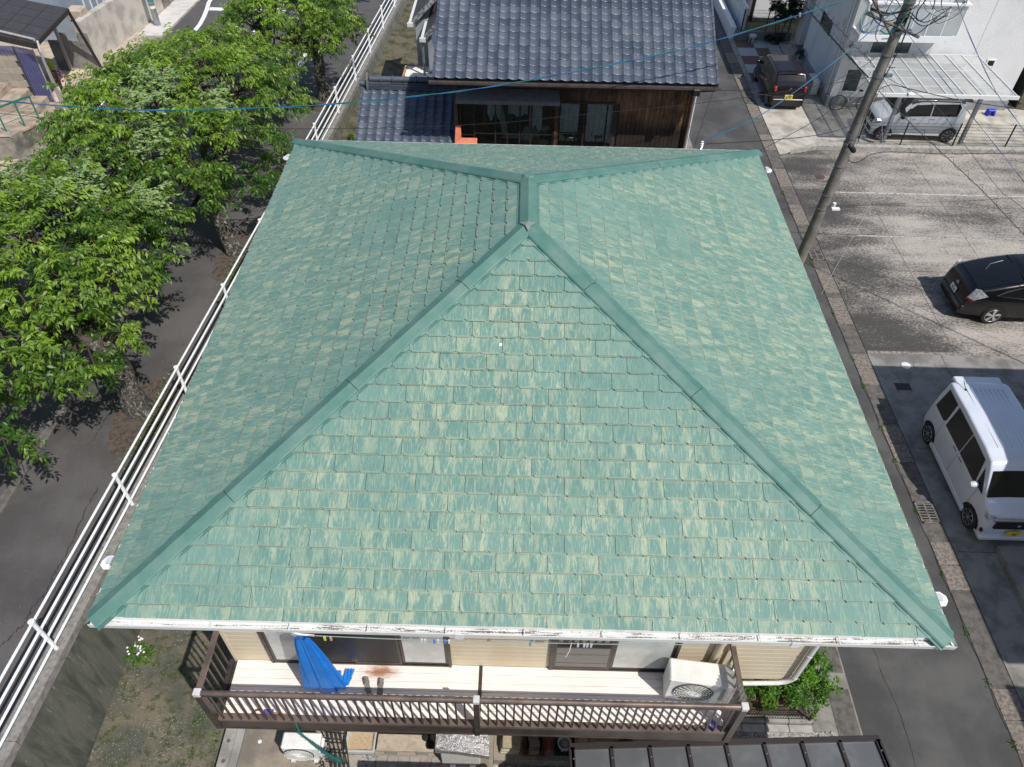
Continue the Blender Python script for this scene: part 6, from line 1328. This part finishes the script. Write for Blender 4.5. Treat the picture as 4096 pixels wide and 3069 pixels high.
tufts('moss_growth','low weeds and moss along the left foot of the balcony yard',(-.75,1.2),.16,.55,500,.05,.11); tufts('ground_cover','creeping weeds on the bank below the fence wall',(-1.3,20),.5,3.5,5000,.09,.12,leafd_m); tufts('leaf_weeds','fresh leaves sprouting beside the moss yard kerb',(-.45,1.05),.05,.25,60,.09,.12)
tufts('tree_bed_weeds','dry and green weeds in the strip at the fence foot',(-3.0,6.3),.12,1.2,700,.06,zL(6.3)+.12); tufts('tree_bed_weeds','dry weeds in the strip beside the second trunk',(-2.85,12.0),.10,.8,400,.06,zL(12)+.12)

# =====================================================================
# LEFT NEIGHBOUR: carport roof, block wall, steps, handrail
# =====================================================================
lc=thing('lean_to_roof','dark weathered panel lean-to roof with grey gutter at the top left','lean-to',(-14,24,1))
dk=plain('dark_panel',(.050,.044,.045),(.085,.060,.060),.55,3,bump=.3,lo=.5,hi=.75); dkl=plain('dark_batten',(.028,.026,.027),None,.6)
o0=Vector((-11.85,22.05,3.75)); e1=Vector((-12.14+11.85,25.32-22.05,-.05)); e2=Vector((-1.9,.45,-.02)); 
ex_=e1/5; ey_=Vector((-2.0,.75,.0))*.42
nrm=ex_.cross(ey_).normalized(); nrm=nrm if nrm.z>0 else -nrm
for i in range(5):
    for j in range(12):
        p=o0+ex_*i+ey_*j; m=.012; a=p+ex_*m*3+ey_*m; q=[p+ex_*.02+ey_*.02,p+ex_*.98+ey_*.02,p+ex_*.98+ey_*.98,p+ex_*.02+ey_*.98]; MB().solid([x+nrm*.0 for x in q],nrm*.012).build('roof_panel',dk,lc)
fr=MB(); 
for i in range(6): fr.beam(o0+ex_*i-nrm*.02,o0+ex_*i+ey_*12-nrm*.02,.05,.05)
for j in range(13): fr.beam(o0+ey_*j-nrm*.015,o0+ey_*j+ex_*5-nrm*.015,.035,.04)
fr.build('roof_frame',dkl,lc,kind='stuff')
MB().beam(o0-nrm*.06,o0+ex_*5-nrm*.06,.10,.14).build('edge_beam',dkl,lc); MB().beam(o0-nrm*.09,o0+ey_*12-nrm*.09,.10,.16).build('edge_beam',dkl,lc); MB().beam(o0+ex_*5-nrm*.03,o0+ex_*5+ey_*12-nrm*.03,.06,.06).build('edge_beam',dkl,lc)
pg=plain('grey_pipe',(.42,.39,.37),None,.5)
MB().tube([o0+ey_*12+Vector((.25,.25,.05))+ex_*.4,o0+ey_*.0+ex_*.25+Vector((-.05,.0,.07))],.05,9).build('gutter_pipe',pg,lc,smooth=True); MB().tube([o0+ex_*.2+Vector((.05,0,.04)),o0+Vector((.12,-.05,-.25)),o0+Vector((.05,-.0,-.6)),(-12.0,22.35,1.2)],.045,9).build('downpipe',pg,lc,smooth=True)
MB().tube([(-11.95,22.4,zL(22.4)),(-11.9,22.2,3.7)],.04,8).build('post',pg,lc); MB().box(-13.36,25.9,1.0,-13.26,26.0,3.6).build('post',pg,lc); MB().tube([o0+ex_*4.9,(-12.2,26.2,1.1)],.06,6).build('post',dkl,lc)
# side screens of the lean-to (grey sheets) and clutter
gs=plain('grey_sheet',(.27,.265,.26),(.19,.185,.18),.7,4)
for k in range(4): MB().box(-13.9+k*.42,26.12,1.05,-13.5+k*.42,26.15,2.2+.3*(k%2)).build('side_sheet',gs,lc)
heap(-13.3,24.9,1.1,.28,.5,plain('storage_red',(.35,.03,.04),(.5,.5,.48),.5,12,lo=.5,hi=.52),'garden_clutter','red and white garden things stacked under the lean-to','clutter',12); heap(-13.6,25.2,1.1,.20,.75,plain('lime_ball',(.45,.55,.05),None,.5),'lime_bag','lime green bag under the lean-to','bag',13)
MB().box(-14.6,25.0,1.04,-13.2,26.0,1.10).build('green_mat',plain('mat_green',(.02,.06,.025),(.03,.08,.03),.9,9),label='dark green mat on the concrete under the lean-to',cat='mat')
# lavender corrugated screen
ls_=thing('corrugated_screen','lavender blue corrugated plastic screen on top of the block wall','screen',(-13,23,1.2)); lav=frosted('lavender_sheet',(.20,.20,.44),.12)
def corr(p0,p1,z0a,z1a,z0b,z1b,n=60):
    p0,p1=Vector(p0),Vector(p1); d=(p1-p0); nn_=Vector((-d.y,d.x)).normalized(); m=MB(); m.grid(lambda u,v:(p0.x+d.x*u+nn_.x*.012*math.sin(u*n*3.14),p0.y+d.y*u+nn_.y*.012*math.sin(u*n*3.14),(z0a+(z0b-z0a)*u)*(1-v)+(z1a+(z1b-z1a)*u)*v),n*2,2); return m
corr((-12.86,22.36),(-12.22,22.36),1.55,3.52,1.40,3.40,12).build('sheet',lav,ls_); corr((-16.5,22.40),(-12.86,22.40),3.16,3.46,3.22,3.50,60).build('sheet',lav,ls_)
MB().beam((-12.22,22.36,1.4),(-12.22,22.36,3.42),.03,.03).build('edge_strip',pg,ls_); MB().beam((-12.86,22.34,1.5),(-12.86,22.34,3.5),.025,.02).build('edge_strip',dkl,ls_)
gt=thing('folding_gate','black folding gate rails beside the lavender screen','gate',(-12.1,23,1.2))
for k in range(4): MB().tube([(-12.05-.05*k,22.75+.12*k,zL(22.8)),(-12.05-.05*k,22.75+.12*k,zL(22.8)+1.15)],.025,7).build('upright',black,gt)
MB().tube([(-12.05,22.75,2.3),(-12.2,23.1,2.3)],.02,7).build('top_bar',black,gt); MB().tube([(-12.05,22.75,1.45),(-12.2,23.1,1.45)],.02,7).build('bottom_bar',black,gt)
# block wall (blocks one by one)
bw2=thing('block_wall','tan concrete block wall below the lavender screen','wall',(-14,22.4,1.2))
MB().box(-18,22.54,1.0,-12.9,22.68,3.15).build('mortar_core',greyc,bw2)
for r_ in range(9):
    for c_ in range(12):
        x1=-12.88-(c_*.40)-(.2 if r_%2 else 0); x0=x1-.39; z0=1.08+r_*.235; MB().rbox(x0,22.44,z0,x1,22.52,z0+.225,.006).build('block',block_m,bw2)
        if x0<-17.6: break
# stepped side of wall along the gate
struct('driveway',MB().add([(-11.75,22.9,zL(22.9)+.012),(-11.75,26.6,zL(26.6)+.012),(-15.5,26.6,1.08),(-15.5,22.9,1.16)],[(0,1,2,3)]),plain('driveway_concrete',(.62,.52,.43),(.36,.28,.21),.85,1.2,bump=.2,lo=.4,hi=.7))
# stairs
for i,(xa,xb,z1) in enumerate([(-12.42,-11.85,1.50),(-13.0,-12.42,1.74),(-13.6,-13.0,1.98),(-17.5,-13.6,2.2)]):
    MB().rbox(xa,21.2,1.0,xb,22.42,z1,.012).build('stair_step',plain('stair_concrete%d'%i,(.42,.34,.265),(.24,.20,.165),.9,2.4,bump=.5),label=['lowest concrete step at the street','second concrete step up from the street','third concrete step up from the street','top landing of the concrete stairs'][i]+' beside the block wall',cat='step')
rwl=thing('planter_wall','stained grey concrete retaining wall with sloping top under the green handrail','wall',(-11.8,19.6,1.3))
def wallseg(p,q,zp,zq,th,nv,name,m,zb=1.0):
    p,q=Vector(p),Vector(q); n_=Vector(nv)*th; return MB().add([(p.x,p.y,zb),(q.x,q.y,zb),(q.x,q.y,zq),(p.x,p.y,zp),(p.x+n_.x,p.y+n_.y,zb),(q.x+n_.x,q.y+n_.y,zb),(q.x+n_.x,q.y+n_.y,zq),(p.x+n_.x,p.y+n_.y,zp)],[(0,1,2,3),(7,6,5,4),(0,4,5,1),(1,5,6,2),(2,6,7,3),(3,7,4,0)]).build(name,m,rwl)
wallseg((-11.72,18.5),(-11.72,20.9),2.20,1.62,.55,(-1,0),'street_face',oldc); wallseg((-11.72,18.5),(-16,17.3),2.20,2.6,.5,(.3,.95),'side_face',oldc)
MB().add([(-11.69,18.47,2.23),(-11.69,20.92,1.65),(-12.35,20.92,1.66),(-12.4,18.9,2.22),(-16,17.9,2.62),(-16,17.25,2.62)],[(0,1,2,3),(0,3,4,5)]).add([(-11.69,18.47,2.17),(-11.69,20.92,1.59),(-11.69,20.92,1.65),(-11.69,18.47,2.23)],[(0,1,2,3)]).build('capping',plain('capping_tan',(.50,.38,.28),(.33,.26,.20),.85,2.5),rwl)
MB().add([(-12.3,18.9,2.0),(-12.3,21.2,1.55),(-17,21.2,2.1),(-17,18.2,2.5)],[(0,1,2,3)]).build('ramp',beigec,rwl)
hr=thing('handrail','teal green pipe handrail on the concrete planter wall','handrail',(-12,19.5,2)); tg_=plain('teal_paint',(.01,.20,.15),(.008,.15,.11),.4,9)
hp_=[(-15.5,17.7,2.62),(-13.4,18.2,2.40),(-11.95,18.80,2.17),(-11.92,19.75,1.94),(-11.90,20.6,1.73)]
hp_=[Vector(p) for p in hp_]
for p in hp_: MB().tube([p,p+Vector((0,0,.82))],.026,8).build('post',tg_,hr,smooth=True)
MB().tube([p+Vector((0,0,.84)) for p in hp_],.032,8).build('top_rail',tg_,hr,smooth=True)
for h in (.30,.56): MB().tube([p+Vector((0,0,h)) for p in hp_],.010,6).build('mid_rail',tg_,hr,smooth=True)
# concrete walls beyond the lean-to
bwl=thing('concrete_boundary_wall','tall pale concrete wall with chamfered cap beyond the lean-to','wall',(-12.5,28,1))
MB().add([(-12.6,26.6,.9),(-12.25,33.5,.7),(-12.25,33.5,2.3),(-12.6,26.6,2.75),(-12.9,26.6,.9),(-12.55,33.5,.7),(-12.55,33.5,2.3),(-12.9,26.6,2.75)],[(0,1,2,3),(7,6,5,4),(0,4,5,1),(1,5,6,2),(2,6,7,3),(3,7,4,0)]).build('wall_face',plain('pale_wall',(.55,.51,.45),(.38,.35,.31),.88,1.6,bump=.3),bwl)
MB().rbox(-13.35,27.15,2.6,-12.75,27.75,2.95,.03).build('pier_cap',beigec,bwl); MB().box(-13.3,27.2,.9,-12.8,27.7,2.6).build('pier',beigec,bwl)
sh2=thing('grey_blue_house','grey-blue metal house wall behind the pale concrete wall','house',(-15,30,1)); MB().box(-16.5,29,.9,-13.7,40,4.2).build('wall',plain('bluegrey_wall',(.30,.36,.42),(.24,.29,.34),.5,1),sh2)
for k in range(5): MB().box(-13.72,29.3+k*.55,1.2,-13.66,29.34+k*.55,4.1).build('wall_batten',white,sh2)
MB().box(-16.6,28.9,4.2,-13.5,40,4.3).build('eave',white,sh2)
ow=thing('old_stone_wall','dark weathered concrete wall along the street at the top','wall',(-12,31,1)); MB().add([(-12.2,33.6,.7),(-12.6,40,.4),(-12.6,40,1.6),(-12.2,33.6,1.9),(-12.5,33.6,.7),(-12.9,40,.4),(-12.9,40,1.6),(-12.5,33.6,1.9)],[(0,1,2,3),(7,6,5,4),(0,4,5,1),(1,5,6,2),(2,6,7,3),(3,7,4,0)]).build('wall_face',oldc,ow)
slab('white_kerbside',-12.2,-11.1,30,60,plain('pale_paving',(.62,.60,.57),(.5,.48,.46),.85,2),.03)
sp_=thing('striped_pole','grey utility pole with striped wrap on the far pavement','utility pole',(-11.75,31.3,.8)); MB().tube([(-11.75,31.3,.8),(-11.75,31.3,9)],.13,14).build('shaft',steel,sp_,smooth=True)
for k in range(6): MB().lathe((-11.75,31.3,1.6+k*.30),[(.136,0),(.136,.12)],14,cap=False).build('stripe',[white,plain('stripe_teal',(.05,.25,.3),None,.5)][k%2],sp_)
MB().tube([(-11.62,31.2,3.4),(-11.62,31.2,2.9)],.05,7).build('orange_marker',plain('marker_orange',(.8,.35,.03),None,.5),sp_)

# =====================================================================
# THINGS BELOW THE BALCONY
# =====================================================================
sandm=plain('sand_grain',(.55,.42,.26),(.42,.31,.18),.95,40,bump=1.,bscale=110)
tr_=thing('sand_tray','grey plastic tray filled with sand on the patio','tray',(2.25,.74,.3)); tp=plain('tray_grey',(.50,.50,.49),None,.5)
x0,x1,y0,y1=2.02,2.50,.58,.92
MB().box(x0,y0,.30,x1,y1,.33).box(x0,y0,.30,x0+.02,y1,.50).box(x1-.02,y0,.30,x1,y1,.50).box(x0+.02,y0,.30,x1-.02,y0+.02,.50).box(x0+.02,y1-.02,.30,x1-.02,y1,.50).build('bin',tp,tr_)
MB().box(x0-.025,y0-.025,.492,x1+.025,y0+.005,.512).box(x0-.025,y1-.005,.492,x1+.025,y1+.025,.512).box(x0-.025,y0+.005,.49,x0+.005,y1-.005,.512).box(x1-.005,y0+.005,.49,x1+.025,y1-.005,.512).build('rim',tp,tr_)
MB().grid(lambda u,v:(x0+.02+(x1-x0-.04)*u,y0+.02+(y1-y0-.04)*v,.455+.012*math.sin(u*7+v*5)+.006*math.sin(u*31+v*17)),24,18).build('sand',sandm,tr_,smooth=True)
bs=thing('stone_bench','wide tan concrete slab bench on low blocks under the balcony','bench',(3.0,.72,.3)); MB().rbox(2.56,.57,.52,3.56,.85,.60,.012).build('slab',plain('slab_tan',(.46,.39,.30),(.36,.30,.23),.9,9,bump=.6),bs); MB().box(2.7,.6,.3,2.9,.82,.52).build('support',greyc,bs); MB().box(3.25,.6,.3,3.45,.82,.52).build('support',greyc,bs)
MB().rbox(2.48,.88,.58,3.45,.97,.66,.01).build('timber_beam',plain('grey_timber',(.27,.24,.22),(.17,.15,.14),.9,10),label='grey weathered timber lying along the back of the slab bench',cat='timber')
for i,(x,y) in enumerate([(3.42,.80),(3.50,.68)]): MB().lathe((x,y,.60),[(.065,0),(.075,.03),(.06,.05),(.03,.055)],14).build('black_pot',black,smooth=True,label=['rear black round pot stand on the right end of the slab bench','front black round pot stand on the right end of the slab bench'][i],cat='pot',group='black pot stands')
gsl=plain('grey_slab',(.34,.31,.27),(.25,.23,.205),.92,7,bump=.5)
for i,(a,b) in enumerate([(1.95,2.30),(2.55,2.73),(2.74,2.92),(2.93,3.12),(3.13,3.31),(3.33,3.50),(3.52,3.66)]):
    MB().rbox(a,.18,.2,b-.008,.585,.31 if i%2 else .315,.006).build('paving_slab',gsl,label=['grey paving slab left of the others, in front of the sand tray','first of the narrow grey slabs below the stone bench, counted from the left','second narrow grey slab below the stone bench','third narrow grey slab below the stone bench','fourth narrow grey slab below the stone bench','fifth narrow grey slab, below the black pots','last narrow grey slab, beside the foil-covered unit'][i],cat='paving slab',group='grey paving slabs')
# foil covered unit
fc_=thing('foil_covered_unit','outdoor unit under a crumpled silver foil cover','outdoor unit',(4.0,.6,.3)); fo=plain('foil_silver',(.85,.85,.87),(.22,.22,.23),.28,85,bump=1.,bscale=90,metal=.8,lo=.42,hi=.6)  # pale and dark speckle in the colour paints the foil's sparkle
MB().rbox(3.70,.46,.3,4.38,.78,.90,.02).build('casing',plain('unit_cream',(.68,.67,.62),None,.5),fc_); rs=random.Random(2)
MB().grid(lambda u,v:(3.62+.92*u-.10*v*0,.44+.40*v-(.07*u*(1-v)),1.0+.035*math.sin(u*2.5)-.05*u*u+rs.uniform(-.006,.006)-(.06 if v<.02 else 0)),36,18).build('foil_cover',fo,fc_,smooth=True); MB().box(3.85,.40,.28,3.95,.84,.32).box(4.2,.40,.28,4.3,.84,.32).build('feet',white,fc_)
# stacked rubble blocks, pots, brick, basins
def blk(x0,y0,z0,x1,y1,z1,m,lab,grp='things stacked on the strip below the balcony'): MB().rbox(x0,y0,z0,x1,y1,z1,.01).build('stone_block',m,label=lab,cat='block',group=grp)
tan=plain('tan_stone',(.42,.35,.24),(.30,.25,.17),.92,10,bump=.6); pale=plain('pale_stone',(.48,.45,.36),(.36,.33,.26),.92,10,bump=.6)
struct('concrete_strip',MB().rbox(4.60,.56,.0,9.0,1.5,.28,.01),plain('strip_concrete',(.30,.26,.21),(.20,.18,.15),.9,4,bump=.4))
blk(4.72,.66,.28,5.06,.90,.36,pale,'lowest pale stone slab of the stacked pile right of the foil cover'); blk(4.74,.67,.36,5.07,.91,.42,pale,'second pale stone slab in the stacked pile'); blk(4.76,.70,.42,5.08,.95,.50,tan,'topmost tan stone block of the stacked pile')
po=thing('square_planter','dark square planter holding broken grey tiles','planter',(5.33,.8,.28)); tc2=plain('dark_pot',(.035,.022,.02),None,.5); trc=plain('terracotta',(.30,.09,.045),(.22,.06,.03),.8,8)
MB().box(5.16,.66,.28,5.50,.69,.44).box(5.16,.91,.28,5.50,.94,.44).box(5.16,.69,.28,5.19,.91,.44).box(5.47,.69,.28,5.50,.91,.44).box(5.19,.69,.28,5.47,.91,.32).build('pot',tc2,po); MB().box(5.13,.63,.27,5.53,.97,.30).build('saucer',trc,po)
for i,(a,b,c,d,z) in enumerate([(5.22,.84,5.40,.93,.47),(5.24,.74,5.42,.85,.50),(5.23,.65,5.41,.74,.45)]): MB().rbox(a,b,.32,c,d,z,.01).build('tile_fragment',plain('frag%d'%i,(.22,.20,.15),(.14,.13,.10),.9,14),label=['rear grey tile fragment in the square planter','middle ribbed tile fragment in the square planter','front broken tile fragment in the square planter'][i],cat='tile fragment',group='tile fragments in the planter')
MB().rbox(5.545,.72,.28,5.645,.95,.36,.008).build('red_brick',trc,label='single red brick lying right of the square planter',cat='brick')
ct=thing('black_crate','black slatted plastic crate holding a round pot','crate',(5.85,.8,.28))
MB().box(5.68,.66,.28,6.04,.96,.30).build('base',black,ct)
for k in range(5): MB().box(5.69+k*.075,.655,.28,5.73+k*.075,.67,.46).build('slat',black,ct)
MB().box(5.68,.66,.28,5.70,.96,.46).box(6.03,.66,.28,6.05,.96,.46).build('end_panel',black,ct)
MB().lathe((5.86,.80,.30),[(.09,0),(.12,.2),(.125,.22),(.105,.22),(.09,.12)],20,cap=False).build('white_pot',plain('pot_white',(.6,.6,.58),None,.4),smooth=True,label='round white pot with a pinkish lump inside standing in the black crate',cat='pot')
heap(5.86,.80,.38,.09,.12,plain('pink_lump',(.50,.42,.40),(.40,.33,.32),.8,12),'cloth_lump','pinkish crumpled bag inside the white pot','bag',22)
t=thing('metal_basin','round metal basin full of yellow grain','basin',(6.2,.86,.28)); MB().lathe((6.2,.86,.28),[(.10,0),(.145,.14),(.155,.145),(.135,.14)],24,cap=False).build('bowl',steel,t,smooth=True); MB().lathe((6.2,.86,.38),[(.13,0),(.08,.018),(0,.022)],20).build('grain',sandm,t,smooth=True)
blk(6.40,.78,.28,6.79,.90,.36,tan,'long tan stone block behind the dark roof edge'); MB().lathe((6.95,.86,.28),[(.10,0),(.14,.13),(.15,.13),(.13,.12),(.10,.03)],22,cap=False).build('terracotta_pot',trc,smooth=True,label='round terracotta pot half hidden by the dark roof',cat='pot'); MB().lathe((6.95,.86,.33),[(.11,0),(0,.01)],16).build('potting_soil',soil,label='dark soil filling the round terracotta pot',cat='soil')
# black trellis rack on the patio
tk=thing('black_trellis','leaning black plastic trellis rack right of the patio air conditioner','trellis',(1.85,.6,.3))
for k in range(5): 
    x=1.66+k*.075; MB().beam((x,.98,.95),(x+.16,.28,.35),.022,.03).build('slat',black,tk)
for k in range(6): MB().beam((1.62+k*.02,.92-k*.13,.9-k*.1),(1.99+k*.025,.90-k*.13,.88-k*.1),.016,.02).build('cross_slat',black,tk)
lt=MB(); rs=random.Random(3)
for k in range(34):
    a=Vector((rs.uniform(1.62,1.85),rs.uniform(.3,.95),0)); a.z=.4+.8*(a.y-.28)/.7*.7+rs.uniform(0,.1); lt.beam(a,a+Vector((rs.uniform(-.1,.1),rs.uniform(-.1,.1),rs.uniform(-.05,.08))),.014,.012)
lt.build('ornament_scrolls',black,tk,kind='stuff')
MB().lathe((.42,.76,.302),[(.035,0),(.03,.006),(0,.008)],9).build('white_shard',white,label='white round shard lying on the patio left of the air conditioner',cat='shard')
# gravel
def gravel(x0,x1,y0,y1,n,z,lab,r0=.012,r1=.03):
    base=np.array([(1,0,-.3),(-.5,.87,-.3),(-.5,-.87,-.3),(.25,.1,.55)]); fs=np.array([(0,1,3),(1,2,3),(2,0,3)]); cube=np.array([(1,0,0),(.3,.9,0),(-.8,.6,0),(-.7,-.7,0),(.4,-.9,0),(.1,.1,.7)]); f2=[(0,1,5),(1,2,5),(2,3,5),(3,4,5),(4,0,5)]
    s=rng.uniform(r0,r1,n); a=rng.uniform(0,6.28,n); c,si=np.cos(a),np.sin(a); st=rng.uniform(.7,1.3,(n,3)); v=cube[None]*s[:,None,None]*st[:,None,:]; vx=v[:,:,0]*c[:,None]-v[:,:,1]*si[:,None]; vy=v[:,:,0]*si[:,None]+v[:,:,1]*c[:,None]
    V_=np.stack([vx+rng.uniform(x0,x1,n)[:,None],vy+rng.uniform(y0,y1,n)[:,None],v[:,:,2]+z],2).reshape(-1,3); b=np.arange(n)*6; tri=np.concatenate([np.stack([b+q[0],b+q[1],b+q[2]],1)[:,None] for q in f2],1).reshape(-1)
    me=bpy.data.meshes.new('gravel'); me.vertices.add(len(V_)); me.vertices.foreach_set('co',V_.ravel()); me.loops.add(len(tri)); me.loops.foreach_set('vertex_index',tri); me.polygons.add(len(tri)//3); me.polygons.foreach_set('loop_start',np.arange(0,len(tri),3)); me.update(calc_edges=True)
    at=me.attributes.new('tone','FLOAT','FACE'); at.data.foreach_set('value',np.repeat(rng.random(n),5).astype(np.float32)); me.materials.append(gravel_m); me.validate(); link(bpy.data.objects.new('gravel',me),None,label=lab,cat='gravel',kind='stuff')
gravel(8.7,10.95,.2,1.27,9000,.025,'grey gravel between the low kerb and the dark roof edge'); gravel(3.66,6.0,-.1,.56,7000,.03,'grey gravel in front of the concrete strip below the balcony'); gravel(2.3,2.55,.0,.58,500,.31,'small gravel patch between the grey paving slabs')
# low wall and mesh fence round the bush
struct('plant_bed',MB().box(8.6,1.45,-.05,10.52,3.9,.16),plain('bed_soil',(.14,.10,.07),(.07,.055,.04),.95,9,bump=1.,bscale=30))
lw=thing('low_block_wall','low grey block wall edging the bush under the mesh fence','wall',(9.7,1.4,0))
for k in range(4): MB().rbox(8.75+k*.44,1.38,-.02,9.18+k*.44,1.50,.18,.008).build('block',greyc,lw)
for k in range(4): MB().rbox(8.75+k*.44,1.24,-.02,9.18+k*.44,1.37,.10,.008).build('foot_block',plain('foot_blk%d'%k,(.40,.38,.35),(.3,.28,.26),.9,5),lw)
for k in range(5): MB().rbox(10.42,1.52+k*.44,-.02,10.54,1.95+k*.44,.18,.008).build('block',greyc,lw)
meshfence('mesh_fence','short black wire mesh fence in front of the bright green bush',(8.8,1.44),(10.45,1.44),.42,.20,.05,posts=(.3,1.65)); meshfence('mesh_fence','short black wire mesh fence along the lane side of the bush',(10.48,1.5),(10.48,3.6),.42,.20,.05,posts=(1.0,2.0))
# dark ribbed roof at the bottom right
dr=thing('dark_ribbed_roof','dark grey flat ribbed car-shelter roof at the bottom edge','shelter',(8.2,-1.4,0)); drm=plain('roof_sheet_grey',(.125,.13,.135),(.18,.185,.19),.38,2.2,metal=.3,lo=.45,hi=.75); drb=plain('roof_rib_brown',(.030,.024,.024),None,.45)
a0,a1,b0_,b1_=(5.86,.16),(10.64,.40),(5.95,-3.2),(11.0,-3.0)
def rp_(u,v,z): x=(a0[0]+(a1[0]-a0[0])*u)*(1-v)+(b0_[0]+(b1_[0]-b0_[0])*u)*v; y=(a0[1]+(a1[1]-a0[1])*u)*(1-v)+(b0_[1]+(b1_[1]-b0_[1])*u)*v; return (x,y,z)
npn=8
for k in range(npn): MB().solid([rp_(k/npn,.0,2.17),rp_((k+1)/npn,.0,2.17),rp_((k+1)/npn,1,2.17),rp_(k/npn,1,2.17)],(0,0,.02)).build('roof_panel',drm,dr)
for k in range(npn+1): MB().beam(rp_(k/npn,0,2.205),rp_(k/npn,1,2.205),.055,.05).build('rib',drb,dr); 
for k in range(npn+1): MB().lathe(rp_(k/npn,.05,2.23),[(.012,0),(.008,.008)],7).build('screw',steel,dr)
MB().beam(rp_(-.01,-.005,2.17),rp_(1.01,-.005,2.17),.09,.12).build('front_beam',drb,dr); MB().beam(rp_(-.005,0,2.17),rp_(-.005,1,2.17),.07,.12).build('side_beam',drb,dr); MB().beam(rp_(1.005,0,2.17),rp_(1.005,1,2.17),.07,.12).build('side_beam',drb,dr)
for u in (.06,.94): p=rp_(u,.1,0); MB().box(p[0]-.05,p[1]-.05,0,p[0]+.05,p[1]+.05,2.15).build('post',drb,dr)
# neighbours just outside the frame (they shade the van and the garden)
n1=thing('right_neighbour_house','beige house beyond the right edge of the frame shading the van','house',(21,4,0)); MB().box(17.95,.05,0,26,7.9,5.8).build('wall',siding_m,n1); MB().box(17.72,-.2,5.8,26.3,8.13,6.0).build('roof',dgrey,n1)
n2=thing('right_neighbour_house','second beige house beyond the right edge, nearer the camera','house',(21,-5,0)); MB().box(17.95,-9,0,26,-1.1,5.8).build('wall',siding_m,n2); MB().add([(17.6,-9.3,6.0),(26.3,-9.3,6.0),(26.3,-1.6,6.0),(17.6,-.72,6.0),(17.6,-9.3,5.8),(26.3,-9.3,5.8),(26.3,-1.6,5.8),(17.6,-.72,5.8)],[(0,1,2,3),(7,6,5,4),(0,4,5,1),(1,5,6,2),(2,6,7,3),(3,7,4,0)]).build('roof',dgrey,n2)
n3=thing('garden_shed','low garden shed below the bottom edge of the frame','shed',(4.4,-2,0)); MB().box(3.35,-3,0,5.4,-.62,2.25).build('wall',siding_m,n3); MB().box(3.25,-3.1,2.25,5.5,-.52,2.33).build('roof',dgrey,n3)
